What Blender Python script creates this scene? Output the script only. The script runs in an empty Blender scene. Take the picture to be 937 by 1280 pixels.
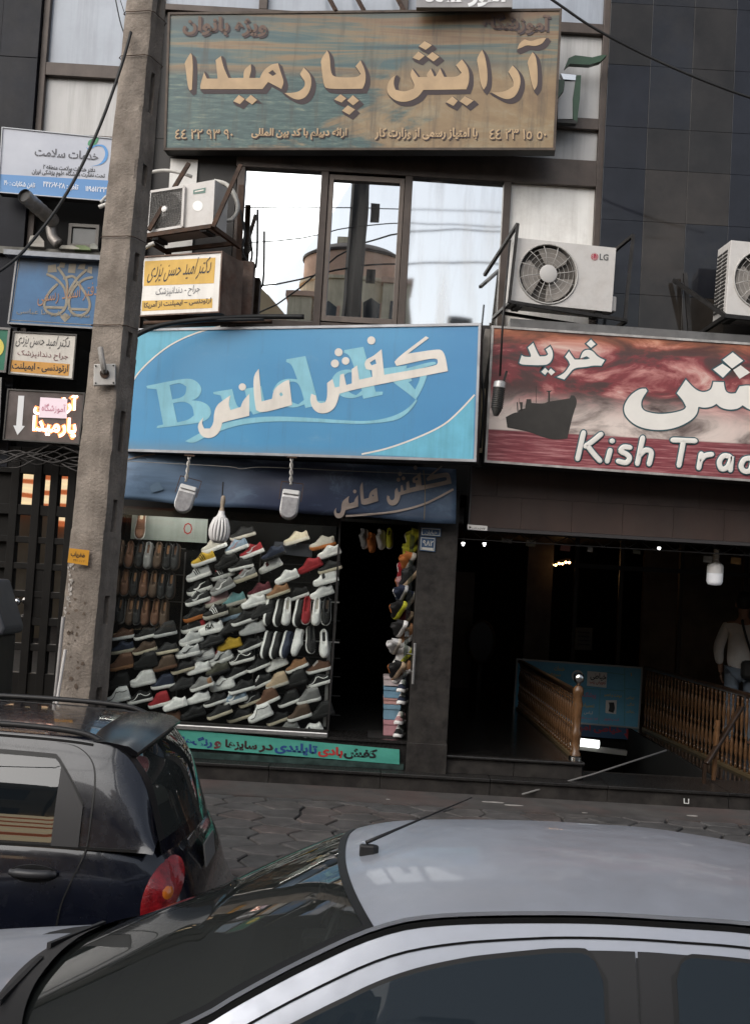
import bpy, bmesh, math, random
from mathutils import Vector, Matrix
from math import sin, cos, pi, radians as RAD

# ------------------------------------------------------------------ camera, sky, sun, exposure
SC = bpy.context.scene
COL = SC.collection
F_PX, CX, CY = 1500.0, 468.5, 640.0            # focal length and centre, in pixels of the 937 x 1280 photograph
CAM_H, PITCH, ROLL = 2.2, RAD(3.25), RAD(3.3)
cam = bpy.data.cameras.new('camera')
cam.sensor_fit = 'VERTICAL'; cam.sensor_height = 36.0; cam.lens = 36.0*F_PX/1280.0
cam.clip_start = 0.05; cam.clip_end = 2000
camo = bpy.data.objects.new('camera', cam); COL.objects.link(camo)
CAM_R = Matrix.Rotation(RAD(90)+PITCH, 3, 'X') @ Matrix.Rotation(ROLL, 3, 'Z')
CAM_P = Vector((0, 0, CAM_H))
camo.matrix_world = Matrix.Translation(CAM_P) @ CAM_R.to_4x4()
SC.camera = camo

SUN_EL, SUN_AZ = RAD(32), RAD(218)             # veiled sun to the left behind the camera: soft light on the shop front
world = bpy.data.worlds.new('World'); SC.world = world; world.use_nodes = True
wn, wl = world.node_tree.nodes, world.node_tree.links
wn.clear()
sky = wn.new('ShaderNodeTexSky'); sky.sky_type = 'NISHITA'; sky.sun_disc = False
sky.sun_elevation = SUN_EL; sky.sun_rotation = SUN_AZ
sky.air_density = 1.0; sky.dust_density = 2.0; sky.ozone_density = 1.0
hs = wn.new('ShaderNodeHueSaturation'); hs.inputs['Saturation'].default_value = 0.42
bg = wn.new('ShaderNodeBackground'); bg.inputs['Strength'].default_value = 0.10
wo = wn.new('ShaderNodeOutputWorld')
wl.new(sky.outputs[0], hs.inputs['Color']); wl.new(hs.outputs[0], bg.inputs[0]); wl.new(bg.outputs[0], wo.inputs[0])
sun = bpy.data.lights.new('sun', 'SUN'); sun.energy = 1.5; sun.angle = RAD(70); sun.color = (1.0, 0.96, 0.90)
suno = bpy.data.objects.new('sun', sun); COL.objects.link(suno)
_sd = Vector((sin(SUN_AZ)*cos(SUN_EL), cos(SUN_AZ)*cos(SUN_EL), sin(SUN_EL)))
suno.rotation_euler = _sd.to_track_quat('Z', 'Y').to_euler(); suno.location = (-40, -40, 60)
vs = SC.view_settings
vs.view_transform = 'Standard'; vs.look = 'None'; vs.gamma = 1.0; vs.exposure = 0.92; vs.use_curve_mapping = False
SC.cycles.use_denoising = True
SC.cycles.max_bounces = 7; SC.cycles.glossy_bounces = 4; SC.cycles.transparent_max_bounces = 10
SC.cycles.caustics_reflective = False; SC.cycles.caustics_refractive = False
SC.cycles.sample_clamp_indirect = 4.0

# ------------------------------------------------------------------ helpers: points
def ray(px, py):
    return (CAM_R @ Vector(((px-CX)/F_PX, -(py-CY)/F_PX, -1.0)))
def atY(px, py, Y):
    d = ray(px, py); return CAM_P + d*((Y-CAM_P.y)/d.y)
def atZ(px, py, Z):
    d = ray(px, py); return CAM_P + d*((Z-CAM_P.z)/d.z)

class Plane:
    """a standing plane through the point seen at (px,py) at distance Y, turned by yaw; local x right, y up, z to the street"""
    def __init__(s, px, py, Y, yaw=0.0, lean=0.0):
        s.o = atY(px, py, Y); a = RAD(yaw); b = RAD(lean)
        s.u = Vector((cos(a), -sin(a), 0)); n = Vector((-sin(a), -cos(a), 0))
        s.v = (Vector((0, 0, 1))*cos(b) + n*sin(b)).normalized(); s.n = s.u.cross(s.v)
        s.M = Matrix(((s.u.x, s.v.x, s.n.x, s.o.x), (s.u.y, s.v.y, s.n.y, s.o.y), (s.u.z, s.v.z, s.n.z, s.o.z), (0, 0, 0, 1)))
    def uv(s, px, py, off=0.0):
        d = ray(px, py); o = s.o + s.n*off
        t = (o-CAM_P).dot(s.n)/d.dot(s.n); p = CAM_P + d*t - s.o
        return (p.dot(s.u), p.dot(s.v))
    def W(s, x, y, z=0.0): return s.M @ Vector((x, y, z))

# ------------------------------------------------------------------ helpers: objects
MW = {}
def _mw(o): return MW.get(o.name, Matrix.Identity(4))
def tag(o, label=None, cat=None, group=None, kind=None):
    if label: o['label'] = label
    if cat: o['category'] = cat
    if group: o['group'] = group
    if kind: o['kind'] = kind
    return o
def thing(name, label, cat, M=None, group=None):
    o = bpy.data.objects.new(name, None); COL.objects.link(o)
    if M is None: M = Matrix.Identity(4)
    if isinstance(M, Vector): M = Matrix.Translation(M)
    o.matrix_world = M; MW[o.name] = M.copy(); o.empty_display_size = 0.1
    return tag(o, label, cat, group)
def link(name, mesh, mat, parent=None, M=None):
    """M: world matrix of the new object for top-level; children sit at identity in their parent"""
    o = bpy.data.objects.new(name, mesh); COL.objects.link(o)
    if mat is not None and len(mesh.materials) == 0: mesh.materials.append(mat)
    if parent is not None:
        o.parent = parent; MW[o.name] = _mw(parent).copy()
    else:
        if M is not None: o.matrix_world = M
        MW[o.name] = (M.copy() if M is not None else Matrix.Identity(4))
    return o

class MB:
    def __init__(s): s.v = []; s.f = []
    def add(s, vs, fs):
        b = len(s.v); s.v += [Vector(p) for p in vs]; s.f += [tuple(b+i for i in f) for f in fs]; return s
    def box(s, x0, x1, y0, y1, z0, z1, M=None):
        p = [(x0,y0,z0),(x1,y0,z0),(x1,y1,z0),(x0,y1,z0),(x0,y0,z1),(x1,y0,z1),(x1,y1,z1),(x0,y1,z1)]
        if M is not None: p = [M @ Vector(q) for q in p]
        return s.add(p, [(0,3,2,1),(4,5,6,7),(0,1,5,4),(1,2,6,5),(2,3,7,6),(3,0,4,7)])
    def prism(s, pts, z0, z1, M=None):
        n = len(pts)
        a = sum(pts[i][0]*pts[(i+1)%n][1]-pts[(i+1)%n][0]*pts[i][1] for i in range(n))
        if a < 0: pts = pts[::-1]
        p = [Vector((q[0],q[1],z0)) for q in pts] + [Vector((q[0],q[1],z1)) for q in pts]
        if M is not None: p = [M @ q for q in p]
        return s.add(p, [tuple(range(n-1,-1,-1)), tuple(range(n,2*n))] + [(i,(i+1)%n,n+(i+1)%n,n+i) for i in range(n)])
    def tube(s, path, r, n=8, cap=True):
        path = [Vector(p) for p in path]; m = len(path)
        rs = r if isinstance(r, (list, tuple)) else [r]*m
        vs = []; prev = None
        for i, p in enumerate(path):
            t = (path[min(i+1,m-1)]-path[max(i-1,0)])
            if t.length < 1e-9: t = Vector((0,0,1))
            t.normalize()
            if prev is None:
                a = Vector((0,0,1)) if abs(t.z) < .9 else Vector((1,0,0)); e = t.cross(a).normalized()
            else:
                e = (prev - t*prev.dot(t)); e = e.normalized() if e.length > 1e-6 else prev
            prev = e; g = t.cross(e)
            vs += [p + (e*cos(2*pi*k/n)+g*sin(2*pi*k/n))*rs[i] for k in range(n)]
        fs = [(i*n+k, i*n+(k+1)%n, (i+1)*n+(k+1)%n, (i+1)*n+k) for i in range(m-1) for k in range(n)]
        if cap: fs += [tuple(range(n-1,-1,-1)), tuple(range((m-1)*n, m*n))]
        return s.add(vs, fs)
    def lathe(s, prof, n=16, M=None, cap=True):
        m = len(prof)
        vs = [Vector((r*cos(2*pi*k/n), r*sin(2*pi*k/n), z)) for r, z in prof for k in range(n)]
        if M is not None: vs = [M @ p for p in vs]
        fs = [(i*n+k, i*n+(k+1)%n, (i+1)*n+(k+1)%n, (i+1)*n+k) for i in range(m-1) for k in range(n)]
        if cap: fs += [tuple(range(n-1,-1,-1)), tuple(range((m-1)*n, m*n))]
        return s.add(vs, fs)
    def grid(s, rows, close=False):
        n = len(rows[0]); vs = [p for r in rows for p in r]; m = len(rows)
        k = n if close else n-1
        return s.add(vs, [(i*n+j, i*n+(j+1)%n, (i+1)*n+(j+1)%n, (i+1)*n+j) for i in range(m-1) for j in range(k)])
    def poly(s, pts): return s.add(pts, [tuple(range(len(pts)))])
    def bar(s, a, b, w, h=None):
        """square bar from a to b"""
        a, b = Vector(a), Vector(b); h = h or w; t = (b-a).normalized()
        up = Vector((0,0,1)) if abs(t.z) < .9 else Vector((0,1,0))
        e = t.cross(up).normalized()*w/2; g = e.cross(t).normalized()*h/2
        p = [a-e-g, a+e-g, a+e+g, a-e+g, b-e-g, b+e-g, b+e+g, b-e+g]
        return s.add(p, [(0,3,2,1),(4,5,6,7),(0,1,5,4),(1,2,6,5),(2,3,7,6),(3,0,4,7)])
    def mesh(s, name='mesh', inv=None, smooth=False):
        me = bpy.data.meshes.new(name)
        vs = [inv @ p for p in s.v] if inv is not None else s.v
        me.from_pydata([tuple(p) for p in vs], [], s.f)
        if smooth:
            me.polygons.foreach_set('use_smooth', [True]*len(me.polygons))
        me.update(); return me
    def build(s, name, mat, parent=None, smooth=False, bevel=0.0, local=False, M=None, fix=True, split=None):
        """vertices are world points unless local=True (then in the frame of the parent / of M)"""
        inv = None
        if not local:
            if parent is not None: inv = _mw(parent).inverted()
            elif M is not None: inv = M.inverted()
        me = s.mesh(name, inv, smooth)
        if fix:
            bm = bmesh.new(); bm.from_mesh(me); bmesh.ops.recalc_face_normals(bm, faces=bm.faces); bm.to_mesh(me); bm.free()
        if smooth and split is not None:
            try: me.set_sharp_from_angle(angle=RAD(split))
            except Exception: pass
        o = link(name, me, mat, parent, M)
        if bevel:
            b = o.modifiers.new('bevel', 'BEVEL'); b.width = bevel; b.segments = 2; b.limit_method = 'ANGLE'; b.angle_limit = RAD(40)
        return o

def spl(pts, n=6, closed=False):
    """Catmull-Rom through points"""
    P = [Vector(p) for p in pts]; m = len(P); out = []
    rng = range(m) if closed else range(m-1)
    for i in rng:
        p0 = P[(i-1)%m] if closed else P[max(i-1,0)]; p1 = P[i]; p2 = P[(i+1)%m]; p3 = P[(i+2)%m] if closed else P[min(i+2,m-1)]
        for k in range(n):
            t = k/n
            out.append(0.5*((2*p1)+(-p0+p2)*t+(2*p0-5*p1+4*p2-p3)*t*t+(-p0+3*p1-3*p2+p3)*t**3))
    if not closed: out.append(P[-1])
    return out
def lerp(a, b, t): return a+(b-a)*t
def interp(xs, ys, x):
    if x <= xs[0]: return ys[0]
    for i in range(len(xs)-1):
        if x <= xs[i+1]:
            return lerp(ys[i], ys[i+1], (x-xs[i])/(xs[i+1]-xs[i]))
    return ys[-1]

# ------------------------------------------------------------------ helpers: materials
MATS = {}
def M_(name, col, rough=0.6, metal=0.0, var=0.0, vs=3.0, bump=0.0, bs=60.0, streak=0.0, sax='Z', dirt=None, damt=0.5, dscale=2.0,
       coat=0.0, emit=None, estr=0.0, spec=0.5, rvar=0.0, alpha=1.0, trans=0.0, ior=1.45):
    if name in MATS: return MATS[name]
    m = bpy.data.materials.new(name); m.use_nodes = True; MATS[name] = m
    nt = m.node_tree; N, L = nt.nodes, nt.links; b = N['Principled BSDF']
    b.inputs['Roughness'].default_value = rough; b.inputs['Metallic'].default_value = metal
    b.inputs['Specular IOR Level'].default_value = spec; b.inputs['IOR'].default_value = ior
    b.inputs['Base Color'].default_value = (*col, 1)
    if coat: b.inputs['Coat Weight'].default_value = coat; b.inputs['Coat Roughness'].default_value = 0.03
    if emit: b.inputs['Emission Color'].default_value = (*emit, 1); b.inputs['Emission Strength'].default_value = estr
    if trans: b.inputs['Transmission Weight'].default_value = trans
    if alpha < 1: b.inputs['Alpha'].default_value = alpha
    tc = N.new('ShaderNodeTexCoord')
    src = None
    def noise(scale, detail=5.0, mapping=None, rgh=0.6):
        t = N.new('ShaderNodeTexNoise'); t.inputs['Scale'].default_value = scale; t.inputs['Detail'].default_value = detail
        t.inputs['Roughness'].default_value = rgh
        if mapping:
            mp = N.new('ShaderNodeMapping'); mp.inputs['Scale'].default_value = mapping
            L.new(tc.outputs['Object'], mp.inputs[0]); L.new(mp.outputs[0], t.inputs['Vector'])
        else: L.new(tc.outputs['Object'], t.inputs['Vector'])
        return t.outputs['Fac']
    def ramp(fac, a, b_, lo=0.3, hi=0.7):
        r = N.new('ShaderNodeMapRange'); r.inputs['From Min'].default_value = lo; r.inputs['From Max'].default_value = hi
        r.inputs['To Min'].default_value = a; r.inputs['To Max'].default_value = b_
        L.new(fac, r.inputs['Value']); return r.outputs[0]
    def mixc(kind, fac, A, B):
        x = N.new('ShaderNodeMix'); x.data_type = 'RGBA'; x.blend_type = kind
        for s_, val in ((0, fac), (6, A), (7, B)):
            if hasattr(val, 'is_linked') or hasattr(val, 'links'): L.new(val, x.inputs[s_])
            elif isinstance(val, (int, float)): x.inputs[s_].default_value = val
            else: x.inputs[s_].default_value = (*val, 1)
        return x.outputs[2]
    cur = col
    if var:
        f = noise(vs); a = tuple(max(0, c*(1-var)) for c in col); c2 = tuple(min(1, c*(1+var)) for c in col)
        cur = mixc('MIX', ramp(f, 0, 1), a, c2)
    if streak:
        mp = {'Z': (9, 9, .5), 'Y': (9, .5, 9), 'X': (.5, 9, 9)}[sax]
        f = noise(1.0, 6.0, mp, 0.7)
        cur = mixc('MULTIPLY', ramp(f, 0, streak, .45, .75), cur, (.25, .22, .2))
    if dirt:
        f = noise(dscale, 8.0, None, 0.72)
        cur = mixc('MIX', ramp(f, 0, damt, .45, .72), cur, dirt)
    if not isinstance(cur, tuple): L.new(cur, b.inputs['Base Color'])
    if rvar:
        f = noise(vs*2.3); L.new(ramp(f, max(0.02, rough-rvar), min(1, rough+rvar)), b.inputs['Roughness'])
    if bump:
        f = noise(bs, 6.0); bp = N.new('ShaderNodeBump'); bp.inputs['Strength'].default_value = bump; bp.inputs['Distance'].default_value = 0.01
        L.new(f, bp.inputs['Height']); L.new(bp.outputs[0], b.inputs['Normal'])
    return m

def glass_mat(name, tint=(0.9, 0.95, 0.95), opacity=0.1, col=(0.02, 0.025, 0.03), refl=0.06, rough=0.01, fmul=1.0):
    """thin pane: see-through share, body colour share and Fresnel-like mirror share"""
    if name in MATS: return MATS[name]
    m = bpy.data.materials.new(name); m.use_nodes = True; MATS[name] = m
    N, L = m.node_tree.nodes, m.node_tree.links; N.clear()
    out = N.new('ShaderNodeOutputMaterial'); tr = N.new('ShaderNodeBsdfTransparent'); tr.inputs[0].default_value = (*tint, 1)
    df = N.new('ShaderNodeBsdfDiffuse'); df.inputs[0].default_value = (*col, 1)
    gl = N.new('ShaderNodeBsdfGlossy'); gl.inputs['Roughness'].default_value = rough; gl.inputs[0].default_value = (1, 1, 1, 1)
    m1 = N.new('ShaderNodeMixShader'); m1.inputs[0].default_value = opacity; L.new(tr.outputs[0], m1.inputs[1]); L.new(df.outputs[0], m1.inputs[2])
    fr = N.new('ShaderNodeFresnel'); fr.inputs[0].default_value = 1.5
    mx = N.new('ShaderNodeMath'); mx.operation = 'MULTIPLY_ADD'; mx.inputs[1].default_value = fmul; mx.inputs[2].default_value = refl
    mx.use_clamp = True
    L.new(fr.outputs[0], mx.inputs[0])
    m2 = N.new('ShaderNodeMixShader'); L.new(mx.outputs[0], m2.inputs[0]); L.new(m1.outputs[0], m2.inputs[1]); L.new(gl.outputs[0], m2.inputs[2])
    L.new(m2.outputs[0], out.inputs[0]); return m

# ------------------------------------------------------------------ helpers: lettering
_F = {}
def _reg(ch, iso, fin=None, ini=None, med=None): _F[ch] = (iso, fin, ini, med)
for ch, b_, n in (('ا',0xFE8D,2),('آ',0xFE81,2),('ب',0xFE8F,4),('ت',0xFE95,4),('ث',0xFE99,4),('ج',0xFE9D,4),('ح',0xFEA1,4),('خ',0xFEA5,4),
                 ('د',0xFEA9,2),('ذ',0xFEAB,2),('ر',0xFEAD,2),('ز',0xFEAF,2),('س',0xFEB1,4),('ش',0xFEB5,4),('ص',0xFEB9,4),('ض',0xFEBD,4),
                 ('ط',0xFEC1,4),('ظ',0xFEC5,4),('ع',0xFEC9,4),('غ',0xFECD,4),('ف',0xFED1,4),('ق',0xFED5,4),('ل',0xFEDD,4),('م',0xFEE1,4),
                 ('ن',0xFEE5,4),('ه',0xFEE9,4),('و',0xFEED,2),('پ',0xFB56,4),('چ',0xFB7A,4),('ژ',0xFB8A,2),('ک',0xFB8E,4),('گ',0xFB92,4),
                 ('ی',0xFBFC,4),('ئ',0xFE89,4)):
    _reg(ch, *[chr(b_+i) for i in range(n)])
def shape_fa(s):
    s = s.replace('لا', '\ue000'); out = []
    def joins_next(c): return c in _F and _F[c][2] is not None
    def joins_prev(c): return c == '\ue000' or (c in _F and _F[c][1] is not None)
    for i, c in enumerate(s):
        p = s[i-1] if i else ' '; n = s[i+1] if i+1 < len(s) else ' '
        jp = joins_next(p) and joins_prev(c)
        if c == '\ue000': out.append('\ufefc' if jp else '\ufefb'); continue
        if c == 'ـ': out.append(c); continue
        if c not in _F: out.append(c); continue
        jn = joins_next(c) and joins_prev(n); f = _F[c]
        out.append(f[3] if jp and jn else f[1] if jp else f[2] if jn else f[0])
    # visual order; digit runs stay left to right
    runs, cur = [], ''
    res = []
    i = 0
    while i < len(out):
        if out[i].isdigit():
            j = i
            while j < len(out) and (out[j].isdigit()): j += 1
            res.append(''.join(out[i:j])); i = j
        else: res.append(out[i]); i += 1
    return ''.join(res[::-1]).replace('\u200c', '')
def curve_mesh(cu):
    o = bpy.data.objects.new('tmp', cu); COL.objects.link(o)
    bpy.context.view_layer.update()
    me = bpy.data.meshes.new_from_object(o.evaluated_get(bpy.context.evaluated_depsgraph_get()))
    bpy.data.objects.remove(o); return me
TEMP_SCENE = None
def text_mesh(s, bold=0.0, raw=False, res=3):
    cu = bpy.data.curves.new('t', 'FONT'); cu.body = s if raw else shape_fa(s); cu.size = 1.0; cu.offset = bold; cu.resolution_u = res
    me = curve_mesh(cu); bpy.data.curves.remove(cu); return me
def write(parent, pl, s, L, R, h, mat, bold=0.0, z=0.004, raw=False, name='lettering', shear=0.0, shadow=None, res=2):
    """letters whose box stands on the line L-R (photo pixels) and is h pixels tall"""
    me = text_mesh(s, bold, raw, res)
    xs = [v.co.x for v in me.vertices]; ys = [v.co.y for v in me.vertices]
    x0, x1, y0, y1 = min(xs), max(xs), min(ys), max(ys)
    a = Vector(pl.uv(*L)); b = Vector(pl.uv(*R)); c = Vector(pl.uv(L[0], L[1]-h)); hv = abs(c.y-a.y)
    d = b-a
    for v in me.vertices:
        t = (v.co.x-x0)/(x1-x0); q = (v.co.y-y0)/(y1-y0)
        v.co = (a.x+d.x*t+shear*q*hv, a.y+d.y*t+q*hv, z)
    me.update()
    if shadow:
        sm = me.copy(); dx = hv*0.09
        for v in sm.vertices: v.co.x += dx; v.co.y -= dx; v.co.z = z-0.002
        link('lettering_shadow', sm, shadow, parent)
    parts = islands(me)
    if 1 < len(parts) <= 5 and not shadow: return [link(name, m_, mat, parent) for m_ in parts][0]
    return link(name, me, mat, parent)
def islands(me):
    n = len(me.vertices); par = list(range(n))
    def find(a):
        while par[a] != a: par[a] = par[par[a]]; a = par[a]
        return a
    for e in me.edges:
        a, b = find(e.vertices[0]), find(e.vertices[1])
        if a != b: par[a] = b
    g = {}
    for p in me.polygons: g.setdefault(find(p.vertices[0]), []).append(tuple(p.vertices))
    if len(g) < 2: return [me]
    out = []
    for fs in g.values():
        ids = sorted({i for f in fs for i in f}); k = {v: i for i, v in enumerate(ids)}
        m = bpy.data.meshes.new('letter'); m.from_pydata([tuple(me.vertices[i].co) for i in ids], [], [tuple(k[i] for i in f) for f in fs]); m.update(); out.append(m)
    return out
def soften(q, lim=52):
    n = len(q); out = []
    for i in range(n):
        p, a, b = Vector(q[i]), Vector(q[i-1]), Vector(q[(i+1) % n]); u, v = p-a, b-p
        if n > 5 and u.length > 1e-6 and v.length > 1e-6 and u.angle(v) < RAD(lim): out += [tuple(p-u*.25), tuple(p+v*.25)]
        else: out.append(tuple(p))
    return out
def shapes(parent, pl, polys, mat, z=0.004, off=0.0, name='lettering', crop=(0, 0, 1.0), smooth=False, shift=(0, 0)):
    """filled outlines (holes included) given in photo pixels (or pixels of a crop of it)"""
    cu = bpy.data.curves.new('s', 'CURVE'); cu.dimensions = '2D'; cu.fill_mode = 'BOTH'; cu.offset = off; cu.resolution_u = 3
    x0, y0, sc = crop
    for P in polys:
        q = [pl.uv(x0+(x+shift[0])/sc, y0+(y+shift[1])/sc) for x, y in P]
        if not smooth:
            for _ in range(2): q = soften(q)
        if smooth: q = [tuple(p) for p in spl([Vector((a, b)) for a, b in q], 5, True)]
        sp = cu.splines.new('POLY'); sp.points.add(len(q)-1); sp.use_cyclic_u = True
        for i, (a, b) in enumerate(q): sp.points[i].co = (a, b, 0, 1)
    me = curve_mesh(cu); bpy.data.curves.remove(cu)
    for v in me.vertices: v.co.z = z
    me.update(); parts = islands(me)
    if len(parts) == 1 or len(parts) > 14: return link(name, me, mat, parent)
    return [link(name, m_, mat, parent) for m_ in parts]
def strokes(parent, pl, paths, w, mat, z=0.003, crop=(0, 0, 1.0), name='lettering', smooth=True, flat=0.1):
    """round pen strokes, w in photo pixels"""
    x0, y0, sc = crop
    k = abs(pl.uv(x0, y0)[0]-pl.uv(x0+1, y0)[0]); r = w*k/2
    mb = MB()
    for P in paths:
        q = [Vector((*pl.uv(x0+x/sc, y0+y/sc), 0)) for x, y in P]
        if smooth and len(q) > 2: q = spl(q, 5)
        if len(q) == 1: q = [q[0]-Vector((r*.05,0,0)), q[0]+Vector((r*.05,0,0))]
        a = (q[0]-q[1]).normalized(); b = (q[-1]-q[-2]).normalized()
        path = [q[0]+a*r*.98, q[0]+a*r*.75] + q + [q[-1]+b*r*.75, q[-1]+b*r*.98]
        rs = [r*.15, r*.66] + [r]*len(q) + [r*.66, r*.15]
        t = MB().tube(path, rs, 10)
        for v in t.v: v.z = v.z*flat+z
        mb.add(t.v, t.f)
    return mb.build(name, mat, parent, smooth=True, local=True)
def circle_pts(cx, cy, r, n=14): return [(cx+r*cos(2*pi*i/n), cy+r*sin(2*pi*i/n)) for i in range(n)]
RND = random.Random(7)
# ------------------------------------------------------------------ materials shared by the setting
m_asphalt = M_('asphalt', (.045,.044,.043), .9, var=.35, vs=2, bump=.5, bs=180)
m_joint = M_("paving_bed", (.034,.031,.03), .95, var=.3, vs=6, bump=.4, bs=120)
m_pave = [M_('paving_stone_%d' % i, c, .82, var=.35, vs=7, bump=.5, bs=90, dirt=(.03,.028,.027), damt=.8, dscale=3)
          for i, c in enumerate([(.076,.070,.068), (.086,.078,.074), (.066,.063,.062), (.088,.072,.067), (.076,.071,.069)])]
m_cement = M_('cement_patch', (.06,.055,.052), .9, var=.35, vs=3, bump=.4, bs=60, dirt=(.12,.06,.05), damt=.5, dscale=1.6)
m_granite = M_('black_granite', (.016,.015,.0145), .28, spec=.3, var=.5, vs=40, rvar=.1, dirt=(.06,.055,.05), damt=.25, dscale=3)
m_granite_dull = M_('dull_black_granite', (.024,.0215,.02), .45, spec=.25, var=.35, vs=12, rvar=.15, dirt=(.09,.08,.07), damt=.4, dscale=4)
m_bronze = M_('bronze_aluminium', (.062,.046,.038), .45, metal=.2, var=.25, vs=6, streak=.4, dirt=(.12,.1,.085), damt=.35)
m_clad_l = M_('navy_cladding', (.014,.015,.02), .4, spec=.15, var=.25, vs=3, streak=.3, dirt=(.06,.055,.05), damt=.3)
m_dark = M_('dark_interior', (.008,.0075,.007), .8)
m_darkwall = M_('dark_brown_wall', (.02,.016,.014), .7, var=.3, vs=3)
m_white_wall = M_('plaster', (.35,.33,.3), .9, var=.2, vs=1.5)
m_alu = M_('brushed_aluminium', (.5,.49,.48), .35, metal=.9, var=.15, vs=20)
m_steel_dark = M_('dark_steel', (.03,.028,.027), .5, metal=.6, var=.3, vs=15)
m_rust = M_('rusty_steel', (.055,.034,.024), .75, metal=.2, var=.5, vs=14, dirt=(.1,.045,.02), damt=.7, dscale=9)
m_cable = M_('black_cable', (.008,.008,.008), .55)
m_mirror = None
def mirror_mat(name, col, rough, dirt=.25, bend=.02):
    m = bpy.data.materials.new(name); m.use_nodes = True; N, L = m.node_tree.nodes, m.node_tree.links
    b = N['Principled BSDF']; b.inputs['Base Color'].default_value = (*col, 1); b.inputs['Metallic'].default_value = 1; b.inputs['Roughness'].default_value = rough
    tc = N.new('ShaderNodeTexCoord'); n = N.new('ShaderNodeTexNoise'); n.inputs['Scale'].default_value = 1.3; n.inputs['Detail'].default_value = 1
    L.new(tc.outputs['Object'], n.inputs['Vector'])
    bp = N.new('ShaderNodeBump'); bp.inputs['Strength'].default_value = bend; bp.inputs['Distance'].default_value = .3
    L.new(n.outputs['Fac'], bp.inputs['Height']); L.new(bp.outputs[0], b.inputs['Normal'])
    d = N.new('ShaderNodeBsdfDiffuse'); d.inputs[0].default_value = (.6,.58,.54,1)
    n2 = N.new('ShaderNodeTexNoise'); n2.inputs['Scale'].default_value = 1; n2.inputs['Detail'].default_value = 7
    mp = N.new('ShaderNodeMapping'); mp.inputs['Scale'].default_value = (7, 7, .9); L.new(tc.outputs['Object'], mp.inputs[0]); L.new(mp.outputs[0], n2.inputs['Vector'])
    mr = N.new('ShaderNodeMapRange'); mr.inputs['From Min'].default_value = .45; mr.inputs['From Max'].default_value = .8; mr.inputs['To Max'].default_value = dirt
    L.new(n2.outputs['Fac'], mr.inputs['Value'])
    mx = N.new('ShaderNodeMixShader'); L.new(mr.outputs[0], mx.inputs[0]); L.new(b.outputs[0], mx.inputs[1]); L.new(d.outputs[0], mx.inputs[2])
    L.new(mx.outputs[0], N['Material Output'].inputs[0]); return m
m_mirror = mirror_mat('reflective_window_film', (.68,.70,.71), .008, .12, .003)
m_mirror_dirty = mirror_mat('dirty_reflective_film', (.70,.71,.71), .03, .5, .006)
m_mirror_dark = mirror_mat('dark_door_glass', (.42,.4,.38), .015, .06, .006)
m_frost = M_('frosted_panel', (.48,.47,.46), .35, var=.12, vs=2, streak=.45, dirt=(.22,.2,.18), damt=.35, dscale=2)
m_frost_w = M_('white_film_panel', (.82,.80,.76), .3, var=.1, vs=2, streak=.3, dirt=(.35,.3,.26), damt=.4, dscale=2.5)

YF = 11.0
# ------------------------------------------------------------------ ground
SW_Z = .35
g = MB(); g.poly([(-400,-400,0),(400,-400,0),(400,7.0,0),(-400,7.0,0)])
g.poly([(-400,24.0,0),(400,24.0,0),(400,400,0),(-400,400,0)])
g.build('road', m_asphalt); bpy.data.objects['road']['kind'] = 'structure'
sw = MB(); sw.box(-40, 40, 7.0, 10.9, 0, SW_Z-.02).build('sidewalk', m_joint); sw = bpy.data.objects['sidewalk']; sw['kind'] = 'structure'
kb = MB()
kerb = MB().box(-40, 40, 6.85, 7.0, 0, SW_Z+.004).build('kerb', M_('kerb_concrete', (.2,.19,.18), .9, var=.2, vs=5), bevel=.02); kerb['kind'] = 'structure'
# paving: irregular six-sided stones, each its own piece
def pave():
    r = .2; dx = r*1.5; dy = r*math.sqrt(3); rr = random.Random(3)
    cache = {}
    def vert(x, y):
        for (a, b), v in cache.items():
            if abs(a-x) < .03 and abs(b-y) < .03: return v
        cache[(x, y)] = (x+rr.uniform(-.055, .055), y+rr.uniform(-.05, .05))
        return cache[(x, y)]
    n = 0
    for i in range(-7, 15):
        for j in range(0, 11):
            cx, cy = i*dx, 7.25 + j*dy*.92 + (dy*.46 if i % 2 else 0)
            if cy > 10.15 or cx < -1.6-(11-cy)*.0 and False: continue
            P = [vert(cx+r*cos(pi/3*k), cy+r*.92*sin(pi/3*k)) for k in range(6)]
            P = [(cx+(x-cx)*.94, cy+(y-cy)*.935) for x, y in P]
            h = SW_Z + rr.uniform(-.004, .004)
            mb = MB()
            top = [(cx+(x-cx)*.95, cy+(y-cy)*.95, h) for x, y in P]; mid = [(x, y, h-.008) for x, y in P]; bot = [(x, y, h-.03) for x, y in P]
            mb.grid([bot, mid, top], close=True); mb.poly(top)
            mb.build('paving_stone', m_pave[rr.choice([0,0,1,2,2,3,4])], sw); n += 1
    # cement strip with old red tiles in front of the shop steps
    MB().box(-40, 40, 10.12, 10.9, SW_Z-.03, SW_Z+.003).build('cement_strip', m_cement, sw)
    return n
pave()
for cx, cy, sx, sy, mt in ((1.15, 10.45, .13, .035, 'p'), (1.32, 10.36, .1, .03, 'p'), (.25, 10.3, .02, .012, 'p'), (2.85, 10.35, .06, .03, 'p'), (1.9, 10.2, .03, .012, 'p')):
    P = [(cx+sx*cos(2*pi*k/9)*RND.uniform(.7, 1), cy+sy*sin(2*pi*k/9)*RND.uniform(.7, 1)) for k in range(9)]
    o = MB().prism(P, SW_Z+.0032, SW_Z+.006).build('paint_spot', M_('pale_spill', (.3,.28,.26), .8, var=.3, vs=12), sw)

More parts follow.
